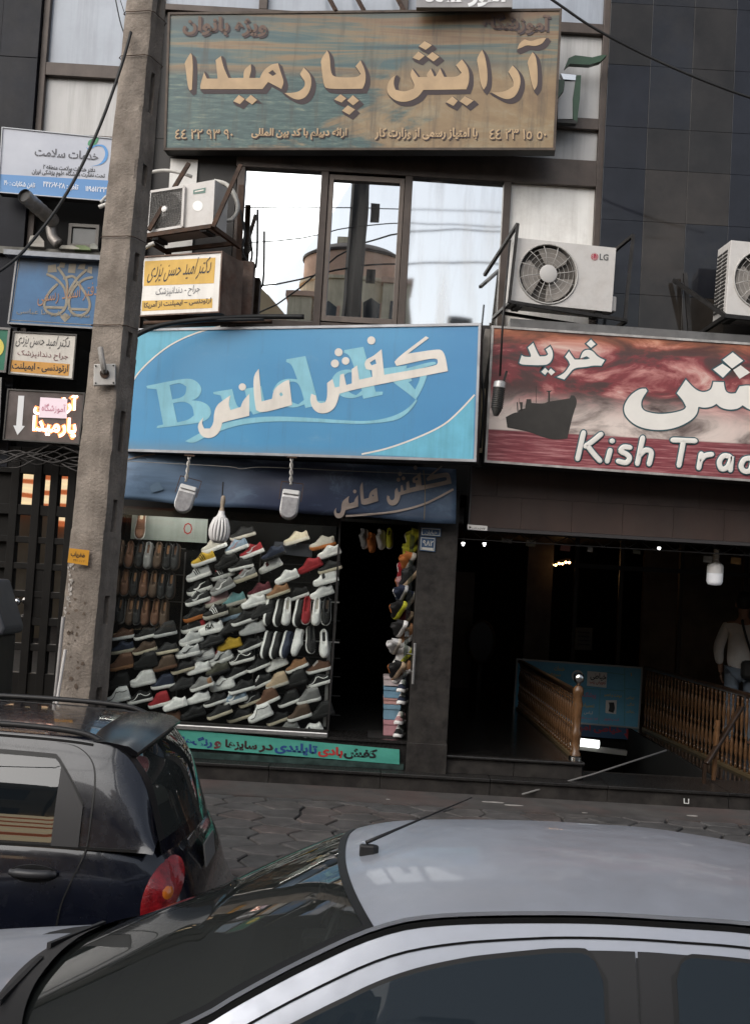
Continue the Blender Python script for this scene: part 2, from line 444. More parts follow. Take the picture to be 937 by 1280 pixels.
# ------------------------------------------------------------------ the shop building
B = thing('shop_building', 'dark clad commercial building with bronze window frames above two shopfronts', 'building', Vector((0, 11, .35)))
MB().box(-30, 30, 11.62, 26, 3.05, 13.0).build('wall', m_darkwall, B)
MB().box(-30, -2.62, 11.3, 26, .0, 3.05).build('wall', m_darkwall, B)
MB().box(7.0, 30, 11.3, 26, .0, 3.05).build('wall', m_darkwall, B)
MB().box(-2.62, 7.0, 22, 26, -2.6, 3.05).build('wall', m_dark, B)
# left cladding: tall navy panels
XL = atY(205, 100, 11.2).x
xa = atY(62, 60, 11.25).x; xs = [xa-.065-.36*(12-i) for i in range(13)]
zz = [3.05, 4.35, 5.65, 6.95, 8.25, 9.6]
x_l1 = xa
for i in range(len(xs)-1):
    for k in range(len(zz)-1):
        if xs[i+1] > x_l1+.02: continue
        MB().box(xs[i]+.0015, xs[i+1]-.0015, 11.12, 11.2, zz[k]+.004, zz[k+1]-.004).build('cladding_panel', m_clad_l, B)
MB().box(-30, xa-.06, 11.2, 11.62, 3.05, 9.6).build('backing_wall', m_dark, B); MB().box(xa-.06, -2.62, 11.32, 11.62, 3.05, 9.6).build('backing_wall', m_dark, B)
# right cladding: polished stone panels, slightly different tones
stone_m = [M_('stone_panel_%d' % i, c, r, spec=.38, var=.3, vs=2.2, rvar=.03, dirt=d, damt=.5, dscale=1.4) for i, (c, r, d) in enumerate([
    ((.012,.013,.018), .06, (.022,.022,.026)), ((.015,.016,.02), .07, (.04,.036,.032)), ((.028,.024,.021), .06, (.06,.05,.042)), ((.018,.0165,.0155), .07, (.04,.035,.032))])]
xr0 = 1.965
cols = [xr0+.40*i for i in range(13)]
rr = random.Random(11)
for i in range(12):
    z = 4.25+ [0, .12, .05, .2][i % 4]*0
    rows = [3.05, 4.42, 5.02, 5.72, 6.22, 6.62, 7.22, 7.82, 8.6, 9.6]
    for k in range(len(rows)-1):
        base = [0, 2, 2, 3][i % 4] if rows[k] < 6.2 else [0, 1, 3, 0][i % 4]
        mi = base if rr.random() < .7 else rr.choice([0, 1, 3])
        MB().box(cols[i]+.0008, cols[i+1]-.0008, 11.14+rr.uniform(0, .002), 11.2, rows[k]+.0008, rows[k+1]-.0008).build('stone_panel', stone_m[mi], B, bevel=.002)
MB().box(1.95, 30, 11.2, 11.62, 3.05, 9.6).build('backing_wall', m_dark, B)
# the glazed part between: frames and panes
YW = 11.25
def Xw(px, py): return atY(px, py, YW).x
def Zw(px, py): return atY(px, py, YW).z
xm = [Xw(297, 310), Xw(401, 315), Xw(506, 315), Xw(629, 315), Xw(751, 200)]
z_sill, z_head = Zw(450, 404), Zw(450, 222)
def frame(x0, x1, z0, z1, y0=YW-.07, y1=YW+.06, name='window_frame', mat=None):
    return MB().box(x0, x1, y0, y1, z0, z1).build(name, mat or m_bronze, B, bevel=.004)
for i, x in enumerate(xm[:-1]): frame(x-.035, x+.035, z_sill-.5, z_head+.02)
frame(xm[4]-.05, xm[4]+.05, 3.9, 9.5)
frame(-1.5, xm[4]-.05, z_head+.02, z_head+.27, y1=YW+.05)
frame(-1.5, xm[4]-.05, z_sill-.1, z_sill-.02, y0=YW-.05)
def pane(x0, x1, z0, z1, mat, y=YW, tilt=0.0, yaw=0.0, name='window_pane', parent=None):
    cx, cz = (x0+x1)/2, (z0+z1)/2
    T = Matrix.Translation((cx, y, cz)) @ Matrix.Rotation(RAD(yaw), 4, 'Z') @ Matrix.Rotation(RAD(tilt), 4, 'X')
    w, h = (x1-x0)/2, (z1-z0)/2
    return MB().box(-w, w, -.004, .004, -h, h, T).build(name, mat, parent or B)
pane(xm[0]+.035, xm[1]-.035, z_sill-.02, z_head+.02, m_mirror)
# casement of the second bay
wf = thing_frame = MB()
a, b = xm[1]+.035, xm[2]-.035
for q in ((a+.005, a+.05, z_sill-.01, z_head+.0), (b-.05, b-.005, z_sill-.01, z_head+.0)): wf.box(q[0], q[1], YW-.05, YW+.03, q[2], q[3])
wf.box(a+.05, b-.05, YW-.05, YW+.03, z_sill-.01, z_sill+.045); wf.box(a+.05, b-.05, YW-.05, YW+.03, z_head-.05, z_head)
cf = wf.build('casement', M_('casement_aluminium', (.13,.105,.09), .45, metal=.3, var=.2, vs=8, dirt=(.06,.045,.035), damt=.5), B, bevel=.003)
pane(a+.045, b-.045, z_sill+.04, z_head-.045, m_mirror, y=YW+.0, parent=cf)
pane(xm[2]+.035, xm[3]-.035, z_sill-.02, z_head+.02, m_mirror_dirty)
pane(xm[3]+.035, xm[4]-.05, z_sill-.5, z_head+.02, m_frost_w)
# upper right lights
zz_t = [Zw(720, 222), Zw(720, 157), Zw(725, 38)]
zr = [(Zw(700, 216), Zw(700, 163)), (Zw(715, 150), Zw(720, 45)), (Zw(730, 33), 9.4)]
x_u0 = Xw(560, 120)
for j, (z0, z1) in enumerate(zr):
    pane(x_u0, xm[4]-.05, z0, z1, m_frost if j != 2 else M_('blue_frosted_panel', (.33,.36,.41), .2, var=.12, vs=2, streak=.3))
for z0, z1 in ((zr[0][1], zr[1][0]), (zr[1][1], zr[2][0])): frame(x_u0, xm[4]-.05, z0, z1)
# upper left lights beside the navy cladding
xa, xb = Xw(62, 60), Xw(192, 60)
frame(xa-.06, xa, 4.2, 9.5); frame(xb, xb+.07, 4.2, 9.5)
zl = [(Zw(110, 172), Zw(110, 100)), (Zw(110, 84), 9.4)]
pane(xa, xb, *zl[0], m_frost); pane(xa, xb, *zl[1], MATS['blue_frosted_panel'])
pane(xa, xb, 5.0, zl[0][0]-.08, m_dark)
frame(xa, xb, zl[0][1], zl[1][0]); frame(xa, xb, zl[0][0]-.08, zl[0][0])
# dark spandrel behind the big upper sign, and light between it and the top
xs0, xs1 = xb+.07, x_u0
MB().box(xs0, xs1, YW, YW+.05, z_head+.27, Zw(450, 30)).build('spandrel', M_('dark_spandrel', (.02,.017,.015), .5, var=.3, vs=3), B)
MB().box(xs0, -1.5, YW+.005, YW+.055, 4.3, z_head+.27).build('spandrel', MATS['dark_spandrel'], B)
xq = [xs0, Xw(415, 5), Xw(560, 5)]
pane(xs0, xs1, Zw(450, 30)+.06, 9.4, MATS['blue_frosted_panel']); frame(xs0, xs1, Zw(450, 30), Zw(450, 30)+.06)
for px in (330, 505): frame(Xw(px, 5)-.04, Xw(px, 5)+.04, Zw(450, 30)+.06, 9.4)
MB().box(-2.62, 1.95, YW+.07, 11.62, 3.05, 9.6).build('backing_wall', m_dark, B)
# pale strip left of the small air conditioner
pane(Xw(213, 215), Xw(247, 215), Zw(230, 320), Zw(230, 200), m_frost_w, y=YW-.02)

# shop front structure -------------------------------------------------------
XS0, XS1, XD, XP1 = -2.40, .41, -.22, .765      # window left, door right, door left, pillar right
z_sill_shop, z_top = .78, 2.70
MB().box(XS1, XP1, 10.9, 11.35, .5, 3.06).build('pillar', m_granite_dull, B, bevel=.004)
MB().box(XS1-.004, XP1+.004, 10.89, 11.0, .5, .76).build('pillar_base', m_granite_dull, B, bevel=.003)
MB().box(-2.62, XS0, 10.98, 11.3, .35, 3.06).build('pillar', m_dark, B)
MB().box(-2.62, XS1, 11.0, 11.62, z_top+.05, 3.3).build('lintel', m_dark, B)
# base step along the whole front, in slabs
rr = random.Random(5)
x = -7.0
while x < 9:
    w = rr.uniform(.95, 1.1)
    MB().box(x+.002, x+w-.002, 10.78+rr.uniform(0,.004), 11.0, .34, .47).build('step_riser', m_granite_dull, B, bevel=.003)
    MB().box(x+.002, x+w-.002, 10.75+rr.uniform(0,.004), 11.5, .473, .503).build('step_tread', m_granite, B, bevel=.006)
    x += w
# shop plinth: black stone with metal sill
MB().box(XS0, XS1, 10.98, 11.5, .503, .74).build('plinth', m_granite, B)
MB().box(XS0, XD-.09, 10.93, 11.06, .755, .80).build('sill_rail', m_alu, B, bevel=.008)
MB().box(XS0, XD-.09, 10.96, 11.06, .80, .815).build('sill_rail', m_steel_dark, B)
MB().box(XD-.09, XS1, 10.95, 11.5, .74, .765).build('threshold', m_granite, B)
# display glass, its frames
fr = MB().box(XS0, XS0+.035, 10.95, 11.02, .81, z_top+.05).build('window_frame', m_alu, B, bevel=.004)
gx = [XS0+.035, -1.645, -.99, XD-.1]
m_shopglass = glass_mat('shop_glass', (.93,.95,.94), .005, (.3,.3,.3), .0, fmul=.2)
for i in range(3):
    MB().box(gx[i]+.002, gx[i+1]-.002, 11.0, 11.008, .815, z_top+.05).build('glass_pane', m_shopglass, B)
MB().box(XD-.1, XD-.085, 10.985, 11.02, .81, z_top+.05).build('window_frame', m_steel_dark, B)
MB().box(XD-.15, XD-.12, 11.3, 11.33, .81, 1.6).build('window_post', m_alu, B)
for i in range(3):
    MB().box(gx[i], gx[i+1], 11.001, 11.012, z_top-.03, z_top+.05).build('glass_clamp_rail', m_steel_dark, B)
# room behind: floor, ceiling, back and side walls
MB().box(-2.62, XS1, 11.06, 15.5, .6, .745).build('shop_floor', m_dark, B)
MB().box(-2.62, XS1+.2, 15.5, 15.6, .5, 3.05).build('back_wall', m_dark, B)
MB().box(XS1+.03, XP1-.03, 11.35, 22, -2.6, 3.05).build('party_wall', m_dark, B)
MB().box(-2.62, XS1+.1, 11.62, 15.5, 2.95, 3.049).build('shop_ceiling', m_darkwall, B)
MB().box(XS0+.02, XD-.14, 11.52, 11.56, .745, z_top+.05).build('display_back', M_('display_board', (.005,.0048,.0048), .7, spec=.2, var=.3, vs=5), B)
# frosted strip along the top of the display with red print
fb = MB().box(XS0+.1, -1.58, 11.4, 11.42, 2.46, 2.69).build('frosted_strip', M_('frosted_strip', (.30,.33,.30), .4, var=.15, vs=4, streak=.3), B)
# door handle on the open door leaf
dl = MB().box(.335, .375, 11.03, 11.04, .8, 2.68).build('door_leaf', glass_mat('door_glass', (.7,.75,.72), .1, (.05,.05,.05), .02), B)
h = MB(); a = atY(518.5, 804, 10.84); b_ = atY(515.5, 855, 10.84)
h.tube([a, b_], .012, 10)
for t in (.28, .7):
    p = a.lerp(b_, t); h.tube([p, p+Vector((-.06, .1, 0))], .006, 6)
h.build('door_handle', m_alu, B, smooth=True, split=50)

# brown lintel over the passage, in tiles
xl0, zl0, zl1 = .862, 2.715, 3.30
m_lint = M_('brown_tile', (.046,.027,.021), .5, var=.22, vs=2.5, streak=.25, dirt=(.07,.055,.048), damt=.4)
rr = random.Random(9)
cw = .46
for r_ in range(2):
    x = xl0 - (cw/2 if r_ else 0)
    while x < 6.8:
        x0, x1 = max(x, xl0), min(x+cw, 6.8)
        if x1-x0 > .05:
            MB().box(x0+.0012, x1-.0012, 10.86+rr.uniform(0,.002), 10.9, zl0+.02+.285*r_+.0012, zl0+.02+.285*(r_+1)-.0012).build('facing_tile', m_lint, B)
        x += cw
MB().box(xl0, 7.0, 10.9, 11.62, zl0+.005, 3.30).build('lintel', m_dark, B)
MB().box(xl0-.01, 7.0, 10.845, 10.9, zl0-.012, zl0+.018).build('edge_trim', M_('grey_trim', (.07,.065,.065), .4, metal=.5), B)
MB().box(xl0-.014, xl0+.0, 10.845, 10.95, zl0+.018, 3.3).build('edge_trim', MATS['grey_trim'], B)
tl = MB()   # folded lattice of the rolled-up grille under the lintel
x = .9
while x < 3.9:
    tl.bar((x, 11.02, 2.70), (x+.11, 11.02, 2.63), .008); tl.bar((x+.11, 11.02, 2.63), (x+.22, 11.02, 2.70), .008); x += .22
tl.build('lattice_grille', m_steel_dark, B)
MB().box(.78, 4.0, 10.99, 11.06, 2.62, 2.628).build('lattice_rail', m_steel_dark, B)

# passage interior -----------------------------------------------------------
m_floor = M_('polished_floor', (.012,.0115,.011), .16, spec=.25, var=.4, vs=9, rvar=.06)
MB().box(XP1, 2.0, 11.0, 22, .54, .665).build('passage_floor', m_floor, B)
x = XP1
for w in (.62, .615):
    MB().box(x+.002, x+w-.002, 10.96, 11.0, .503, .635).build('step_riser', m_granite_dull, B, bevel=.003); x += w
MB().box(XP1, 2.02, 10.92, 11.0, .64, .668).build('step_nosing', m_granite, B, bevel=.01)
MB().box(2.0, 2.02, 11.0, 15.6, -2.4, .66).build('stairwell_wall', m_dark, B)
MB().box(2.02, 3.42, 15.65, 22, .2, .665).build('passage_floor', m_floor, B)
MB().box(3.42, 7.0, 11.5, 22, .3, .5).build('passage_floor', m_floor, B)
MB().box(3.40, 3.42, 11.5, 15.6, -2.4, .49).build('stairwell_wall', m_dark, B)
for k in range(14):     # stairs going down from the street
    MB().box(2.02, 3.40, 11.5+k*.28, 11.5+(k+1)*.28+.02, -2.6, .47-.17*k).build('stair_step', m_granite_dull, B, bevel=.004)
MB().box(2.02, 3.4, 15.4, 22, -2.6, -2.3).build('basement_floor', m_floor, B)
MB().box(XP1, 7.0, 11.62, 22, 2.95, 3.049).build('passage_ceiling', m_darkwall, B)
# shop partitions in the depth of the passage
pm = M_('passage_partition', (.16,.135,.115), .5, var=.4, vs=2)
for (x0, x1, y, z0, z1) in ((.8, 1.55, 18.0, .67, 2.4), (2.25, 2.62, 17.4, .67, 2.95), (4.3, 7.0, 19, .5, 2.95)):
    MB().box(x0, x1, y, y+.1, z0, z1).build('partition', pm, B)
MB().box(2.65, 7.0, 15.9, 15.98, 2.52, 2.58).build('ceiling_beam', M_('beam_grey', (.06,.055,.05), .6), B)
for (x, w) in ((2.7, .05), (3.3, .05), (4.1, .05), (4.95, .06)):
    MB().box(x, x+w, 16.0, 16.08, .5, 2.95).build('partition_post', M_('dark_wood_post', (.03,.018,.01), .5), B)

# ------------------------------------------------------------------ the street door on the left
D = thing('street_door', 'black metal double door with rows of small mirrored panes, left of the pole', 'door', Vector((-3.0, 11.05, .5)))
P = Plane(50, 720, 11.1)
m_door = M_('black_door_paint', (.006,.0052,.0045), .5, spec=.2, var=.3, vs=6, dirt=(.016,.014,.012), damt=.4)
def bx(x0, x1, z0, z1, y0, y1, name, mat, par=D, bevel=.004): return MB().box(x0, x1, y0, y1, z0, z1).build(name, mat, par, bevel=bevel)
zd0, zd1 = .5, 3.25
bx(-4.1, -2.62, zd0, zd1, 11.2, 11.24, 'door_backing', m_door)
# columns and rows of the glazing bars
cxs = [-3.72, -3.50, -3.275, -3.045, -2.82, -2.62]
zrow = [(3.12, 2.78), (2.60, 2.33), (2.24, 1.97), (1.88, 1.60), (1.52, 1.28), (1.21, .96), (.88, .62)]
zrow = [(atY(60, a, 11.1).z, atY(60, b_, 11.1).z) for a, b_ in ((593, 632), (645, 672), (680, 705), (713, 740), (748, 773), (783, 806), (815, 843))]
xc = [atY(a, 660, 11.1).x for a in (14, 42, 63, 85, 107)]
for i, x in enumerate(xc):
    w = .075
    bx(x-w/2-.0, x+w/2, zd0, zd1, 11.12-(.008 if i == 1 else 0), 11.2, 'glazing_bar', m_door)
prev = zd1
for k, (a, b_) in enumerate(zrow):
    bx(-4.1, -2.62, a, prev, 11.13, 11.2, 'cross_bar', m_door); prev = b_
bx(-4.1, -2.62, zd0, prev, 11.13, 11.2, 'bottom_panel', m_door)
rr = random.Random(21)
for i in range(len(xc)-1):
    for k, (a, b_) in enumerate(zrow):
        if k in (3, 4) and i == 1: 
            bx(xc[i]+.03, xc[i+1]-.03, b_, a, 11.14, 11.2, 'lock_panel', m_door); continue
        if rr.random() < .1: continue
        cx, cz, w, h = (xc[i]+xc[i+1])/2, (a+b_)/2, (xc[i+1]-xc[i])/2-.03, (a-b_)/2
        T = Matrix.Translation((cx, 11.185, cz)) @ Matrix.Rotation(RAD(rr.uniform(-.6,.6)), 4, 'Z') @ Matrix.Rotation(RAD(rr.uniform(-.5,.5)), 4, 'X')
        MB().box(-w-.005, w+.005, -.003, .003, -h-.005, h+.005, T).build('glass_pane', m_mirror_dark, D)
kp = atY(23, 752, 11.08)
kn = MB(); T = Matrix.Translation(kp) @ Matrix.Rotation(RAD(90), 4, 'X')
kn.lathe([(.012,-.06),(.012,0),(.03,.01),(.036,.03),(.03,.05),(.012,.06)], 14, T); kn.build('door_knob', M_('chrome', (.6,.6,.6), .15, metal=1), D, smooth=True)
kp = atY(22, 771, 11.1); MB().lathe([(.014,-.03),(.014,.01),(.006,.015)], 10, Matrix.Translation(kp) @ Matrix.Rotation(RAD(90), 4, 'X')).build('lock_cylinder', MATS['chrome'], D, smooth=True)

# ------------------------------------------------------------------ across the street (seen in the panes and the car paint)
m_beige = M_('beige_stone', (.42,.36,.27), .85, var=.2, vs=.8, streak=.3)
m_brick = M_('reddish_render', (.36,.22,.16), .85, var=.2, vs=.8)
m_wing = M_('dark_window_glass', (.02,.022,.025), .1)
def far_building(name, label, x0, x1, y1, h, mat, floors, bays):
    t = thing(name, label, 'building', Vector(((x0+x1)/2, y1, 0)))
    MB().box(x0, x1, y1-9, y1, 0, h).build('wall', mat, t)
    MB().box(x0-.1, x1+.1, y1-.3, y1+.12, h-.25, h+.35).build('parapet', m_beige, t)
    fw = (x1-x0)/bays; fh = (h-4.2)/max(1, floors)
    for i in range(bays):
        for k in range(floors):
            wx, wz = x0+fw*(i+.5), 4.2+fh*k+fh*.2
            w = MB().box(wx-fw*.28, wx+fw*.28, y1-.05, y1+.02, wz, wz+fh*.6).build('window', m_wing, t)
            MB().box(wx-fw*.32, wx+fw*.32, y1, y1+.12, wz-.12, wz).build('sill', m_beige, w)
    return t
far_building('apartment_building', 'low pale building across the street, mirrored in the dirty window pane', .9, 14, -14, 9.2, m_white_wall, 2, 5)
far_building('apartment_building', 'brown building across the street, mirrored at the left of the panes', -15.5, -6.4, -14, 9.9, M_('brown_render', (.33,.25,.16), .85, var=.2, vs=.8), 2, 4)
far_building('apartment_building', 'long beige building far left across the street, outside the view', -40, -16, -15, 11, m_beige, 3, 7)
far_building('apartment_building', 'long grey building far right across the street, outside the view', 14.6, 40, -15, 10.5, m_white_wall, 3, 7)
# tower with a curved corner and a dark tiled cap
m_tow = M_('weathered_stone', (.8,.68,.48), .9, var=.25, vs=.9, streak=.4); m_tur = M_('faded_brick', (.72,.46,.33), .9, var=.25, vs=1.5)
T_ = thing('corner_tower', 'stone house with curved brick turret, mirrored in the casement pane', 'building', Vector((-1.1, -14, 0)))
MB().box(-2.75, .55, -22, -15.2, 0, 11.5).build('wall', m_tow, T_)
TT = Matrix.Translation((-1.1, -15.2, 0))
MB().lathe([(1.65, 0), (1.65, 11.3), (1.72, 11.32), (1.72, 11.42)], 40, TT).build('tower_wall', m_tow, T_, smooth=True, split=40)
MB().lathe([(1.6, 11.42), (1.6, 12.2)], 40, TT).build('turret', m_tur, T_, smooth=True, split=40)
MB().lathe([(1.66, 12.2), (1.66, 12.28), (1.3, 12.5), (.1, 12.62)], 40, TT).build('roof', M_('dark_roof_tile', (.05,.035,.03), .8), T_, smooth=True, split=40)
for x0, x1, z0, z1 in ((-2.1, -1.55, 9.0, 10.6), (-.75, -.2, 9.0, 10.8), (-2.1, -1.5, 5, 7.2), (-.8, -.1, 5, 7.2)):
    w = MB().prism([(x0, z0), (x1, z0), (x1, z1-.2), ((x0+x1)/2, z1), (x0, z1-.2)], -.02, .02, Matrix.Translation((0, -13.62, 0)) @ Matrix.Rotation(RAD(90), 4, 'X')).build('window', m_wing, T_)
    MB().box(x0-.1, x0, -13.95, -13.58, z0, z1-.15).build('window_jamb', m_tur, w); MB().box(x1, x1+.1, -13.95, -13.58, z0, z1-.15).build('window_jamb', m_tur, w)
MB().box(-3.0, -2.3, -15.0, -13.7, 0, 10.7).build('wing', m_tow, T_); MB().box(-3.08, -2.22, -15.1, -13.62, 10.7, 10.85).build('coping', m_tur, T_)
MB().box(-.15, .75, -15.0, -13.5, 0, 11.25).build('wing', m_tow, T_); MB().box(-.22, .82, -15.1, -13.42, 11.25, 11.4).build('coping', m_tur, T_)
MB().box(.1, .55, -13.5, -13.48, 9.4, 10.7).build('window', m_wing, T_); MB().box(-1.7, -1.2, -15.4, -15.0, 12.4, 13.0).build('chimney', m_tow, T_)
G_ = thing('gabled_house', 'brown house with sloping roof edge, mirrored at the bottom of the left pane', 'building', Vector((-4.6, -14, 0)))
MB().prism([(-6.35, 0), (-2.95, 0), (-2.95, 10.05), (-3.6, 10.75), (-4.4, 11.45), (-6.35, 11.9)], 0, 8, Matrix.Translation((0, -14.05, 0)) @ Matrix.Rotation(RAD(90), 4, 'X') @ Matrix.Rotation(RAD(0), 4, 'X')).build('wall', M_('brown_gable', (.62,.46,.28), .9, var=.2, vs=.9), G_)
for x in (-5.6, -4.2): MB().box(x, x+.8, -14.06, -14.02, 6, 7.6).build('window', m_wing, G_)
R_ = thing('roof_railing', 'pale roof rail with two flood lights, mirrored in the dirty pane', 'railing', Vector((2.4, -13.9, 9.55)))
MB().box(1.3, 4.2, -13.95, -13.88, 10.0, 10.06).build('rail', M_('pinkish_rail', (.5,.38,.33), .8), R_)
for x in (1.3, 2.3, 3.3, 4.15): MB().box(x, x+.05, -13.95, -13.9, 9.5, 10.0).build('post', MATS['pinkish_rail'], R_)
for x in (1.9, 3.4): MB().box(x, x+.7, -14.1, -13.8, 10.1, 10.4).build('flood_light', m_signframe_ if False else m_steel_dark, R_)
# striped fascia across the street; added emission stands in for sunlight on it
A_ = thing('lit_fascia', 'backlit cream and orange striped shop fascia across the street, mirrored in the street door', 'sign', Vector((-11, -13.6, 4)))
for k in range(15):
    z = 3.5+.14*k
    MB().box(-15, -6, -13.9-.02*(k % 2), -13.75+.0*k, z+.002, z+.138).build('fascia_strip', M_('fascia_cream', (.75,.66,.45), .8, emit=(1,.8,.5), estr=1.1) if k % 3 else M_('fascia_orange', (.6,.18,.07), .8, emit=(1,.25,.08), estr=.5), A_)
# ------------------------------------------------------------------ signs
m_signframe = M_('sign_frame_grey', (.16,.155,.15), .45, metal=.5, var=.3, vs=8, dirt=(.06,.05,.045), damt=.6)
m_signdark = M_('sign_box_dark', (.02,.018,.017), .6, var=.3, vs=5)
def quad_inset(Q, w):
    c = [Vector(q) for q in Q]; out = []
    for i in range(4):
        p, a, b = c[i], (c[(i+1)%4]-c[i]).normalized(), (c[(i-1)%4]-c[i]).normalized()
        out.append(p+a*w+b*w)
    return out
def sign(name, label, pl, corners, th, face_mat, frame_w=.03, frame_mat=None, box_mat=None, cat='sign', proud=.012, group=None):
    root = thing(name, label, cat, pl.M, group)
    Q = [pl.uv(*c) for c in corners]
    MB().prism(Q, -th, -.006).build('cabinet', box_mat or m_signdark, root, local=True, bevel=.004)
    I = quad_inset(Q, frame_w*.9) if frame_w else Q
    fc = MB().prism([tuple(q) for q in I], -.005, 0).build('face_panel', face_mat, root, local=True)
    if frame_w:
        I = quad_inset(Q, frame_w)
        for i in range(4):
            a, b, c, d = Vector(Q[i]), Vector(Q[(i+1)%4]), I[(i+1)%4], I[i]
            k = .0015*(i % 2)
            MB().prism([tuple(a), tuple(b), tuple(c), tuple(d)], -.02, proud+k).build('frame_bar', frame_mat or m_signframe, root, local=True)
    root['_q'] = 0; del root['_q']
    return root, fc

# --- node helper for painted faces
class NT:
    def __init__(s, name, rough=.5, coat=0):
        s.m = bpy.data.materials.new(name); s.m.use_nodes = True; s.N = s.m.node_tree.nodes; s.L = s.m.node_tree.links
        s.b = s.N['Principled BSDF']; s.b.inputs['Roughness'].default_value = rough
        s.tc = s.N.new('ShaderNodeTexCoord'); s.g = s.tc.outputs['Generated']; s.o = s.tc.outputs['Object']
        sx = s.N.new('ShaderNodeSeparateXYZ'); s.L.new(s.g, sx.inputs[0]); s.x, s.y = sx.outputs[0], sx.outputs[1]
    def noise(s, sc, detail=5, rough=.6, off=(0,0,0), dist=0):
        mp = s.N.new('ShaderNodeMapping'); mp.inputs['Scale'].default_value = sc; mp.inputs['Location'].default_value = off; s.L.new(s.g, mp.inputs[0])
        t = s.N.new('ShaderNodeTexNoise'); t.inputs['Scale'].default_value = 1; t.inputs['Detail'].default_value = detail; t.inputs['Roughness'].default_value = rough
        t.inputs['Distortion'].default_value = dist; s.L.new(mp.outputs[0], t.inputs['Vector']); return t.outputs['Fac']
    def math(s, op, a, b=0.0, c=0.0, clamp=False):
        n = s.N.new('ShaderNodeMath'); n.operation = op; n.use_clamp = clamp
        for i, v in enumerate((a, b, c)):
            if isinstance(v, (int, float)): n.inputs[i].default_value = v
            else: s.L.new(v, n.inputs[i])
        return n.outputs[0]
    def rng(s, v, lo, hi, a=0.0, b=1.0):
        r = s.N.new('ShaderNodeMapRange'); r.interpolation_type = 'SMOOTHSTEP'
        for i, q in enumerate((lo, hi, a, b)): r.inputs[i+1].default_value = q
        s.L.new(v, r.inputs[0]); return r.outputs[0]
    def mix(s, f, A, B, kind='MIX'):
        x = s.N.new('ShaderNodeMix'); x.data_type = 'RGBA'; x.blend_type = kind
        for i, v in ((0, f), (6, A), (7, B)):
            if isinstance(v, (int, float)): x.inputs[i].default_value = v
            elif isinstance(v, tuple): x.inputs[i].default_value = (*v, 1)
            else: s.L.new(v, x.inputs[i])
        return x.outputs[2]
    def ramp(s, f, stops):
        r = s.N.new('ShaderNodeValToRGB'); e = r.color_ramp.elements
        while len(e) < len(stops): e.new(.5)
        for i, (p, c) in enumerate(stops): e[i].position = p; e[i].color = (*c, 1)
        s.L.new(f, r.inputs[0]); return r.outputs[0]
    def done(s, c): s.L.new(c, s.b.inputs['Base Color']); return s.m

# 1. the big upper sign: a faded seascape
t = NT('faded_seascape', .45)
n1 = t.noise((1.7, 9, 1), 7, .62, dist=.9); n2 = t.noise((16, 46, 1), 5, .75, dist=.4); n3 = t.noise((2.4, 2.6, 1), 6, .62, (3, 1, 0), 1.6); n4 = t.noise((34, 1.0, 1), 6, .72); n5 = t.noise((5, 3.5, 1), 8, .7, (1, 4, 0), .8)
sky_c = t.ramp(n1, [(.30, (.02,.065,.10)), (.43, (.045,.12,.16)), (.50, (.14,.17,.16)), (.56, (.30,.20,.115)), (.66, (.20,.10,.05))])
sea_c = t.ramp(n2, [(.3, (.014,.05,.07)), (.48, (.035,.105,.13)), (.58, (.09,.17,.18)), (.7, (.25,.30,.27))])
c = t.mix(t.rng(t.y, .50, .60), sea_c, sky_c)
sand = t.ramp(n5, [(.3, (.24,.14,.07)), (.5, (.34,.225,.125)), (.66, (.40,.33,.24)), (.75, (.22,.25,.23))])
d = t.math('ADD', t.x, t.math('MULTIPLY', t.math('SUBTRACT', n3, .5), 1.1))
d = t.math('SUBTRACT', d, t.math('MULTIPLY', t.y, .30))
d2 = t.rng(t.y, .50, .72, 1.0, .12)
c = t.mix(t.math('MULTIPLY', t.rng(d, .30, .46), d2), c, sand)
c = t.mix(t.rng(t.y, .80, 1.0, 0, .6), c, t.ramp(n1, [(.35, (.06,.05,.04)), (.52, (.10,.08,.06)), (.62, (.2,.10,.05))]))
c = t.mix(t.math('MULTIPLY', t.rng(n4, .48, .70), .6), c, (.04,.034,.028), 'MIX'); c = t.mix(1.0, c, (.62,.61,.50), 'MULTIPLY')
m_sea = t.done(c)
P1 = Plane(455, 100, 10.88, 6)
S1, f = sign('upper_shop_sign', 'large weathered sign with faded seascape and beige outlined lettering, topmost on facade', P1,
             [(210.5,16),(702,11),(693.5,188),(205,188)], .15, m_sea, .022, M_('rusty_frame', (.06,.045,.035), .6, metal=.3, var=.4, vs=10))
m_lt = M_('faded_beige_letter', (.40,.275,.155), .5, var=.18, vs=4)
m_sh = M_('dark_maroon_shadow', (.045,.03,.032), .6)
CA, CB = (205, 0, 3.604), (450, 0, 3.604)
LA = [[(92,285),(120,240),(130,250),(133,320),(128,405),(118,411),(108,395),(97,300)],
      [(182,325),(195,355),(242,355),(233,272),(258,253),(270,305),(292,352),(358,352),(360,315),(392,290),(396,315),(386,352),(432,352),(448,318),(485,290),(515,286),(530,335),(543,372),(530,404),(470,372),(445,404),(165,404),(163,385)],
      [(472,330),(490,318),(505,335),(490,343)],
      [(312,458),(338,428),(366,448),(343,472)], [(366,452),(392,428),(422,452),(398,474)],
      [(612,335),(630,305),(660,335),(668,380),(650,430),(620,452),(585,450),(540,420),(600,418),(632,395),(636,370),(620,350)],
      [(705,270),(735,228),(748,250),(752,330),(770,350),(870,350),(885,335),(862,300),(885,272),(908,320),(910,370),(895,402),(735,405),(718,385),(708,300)],
      [(765,450),(795,425),(822,445),(800,465)], [(824,455),(850,430),(880,455),(852,478)], [(800,500),(828,475),(862,495),(835,520)]]
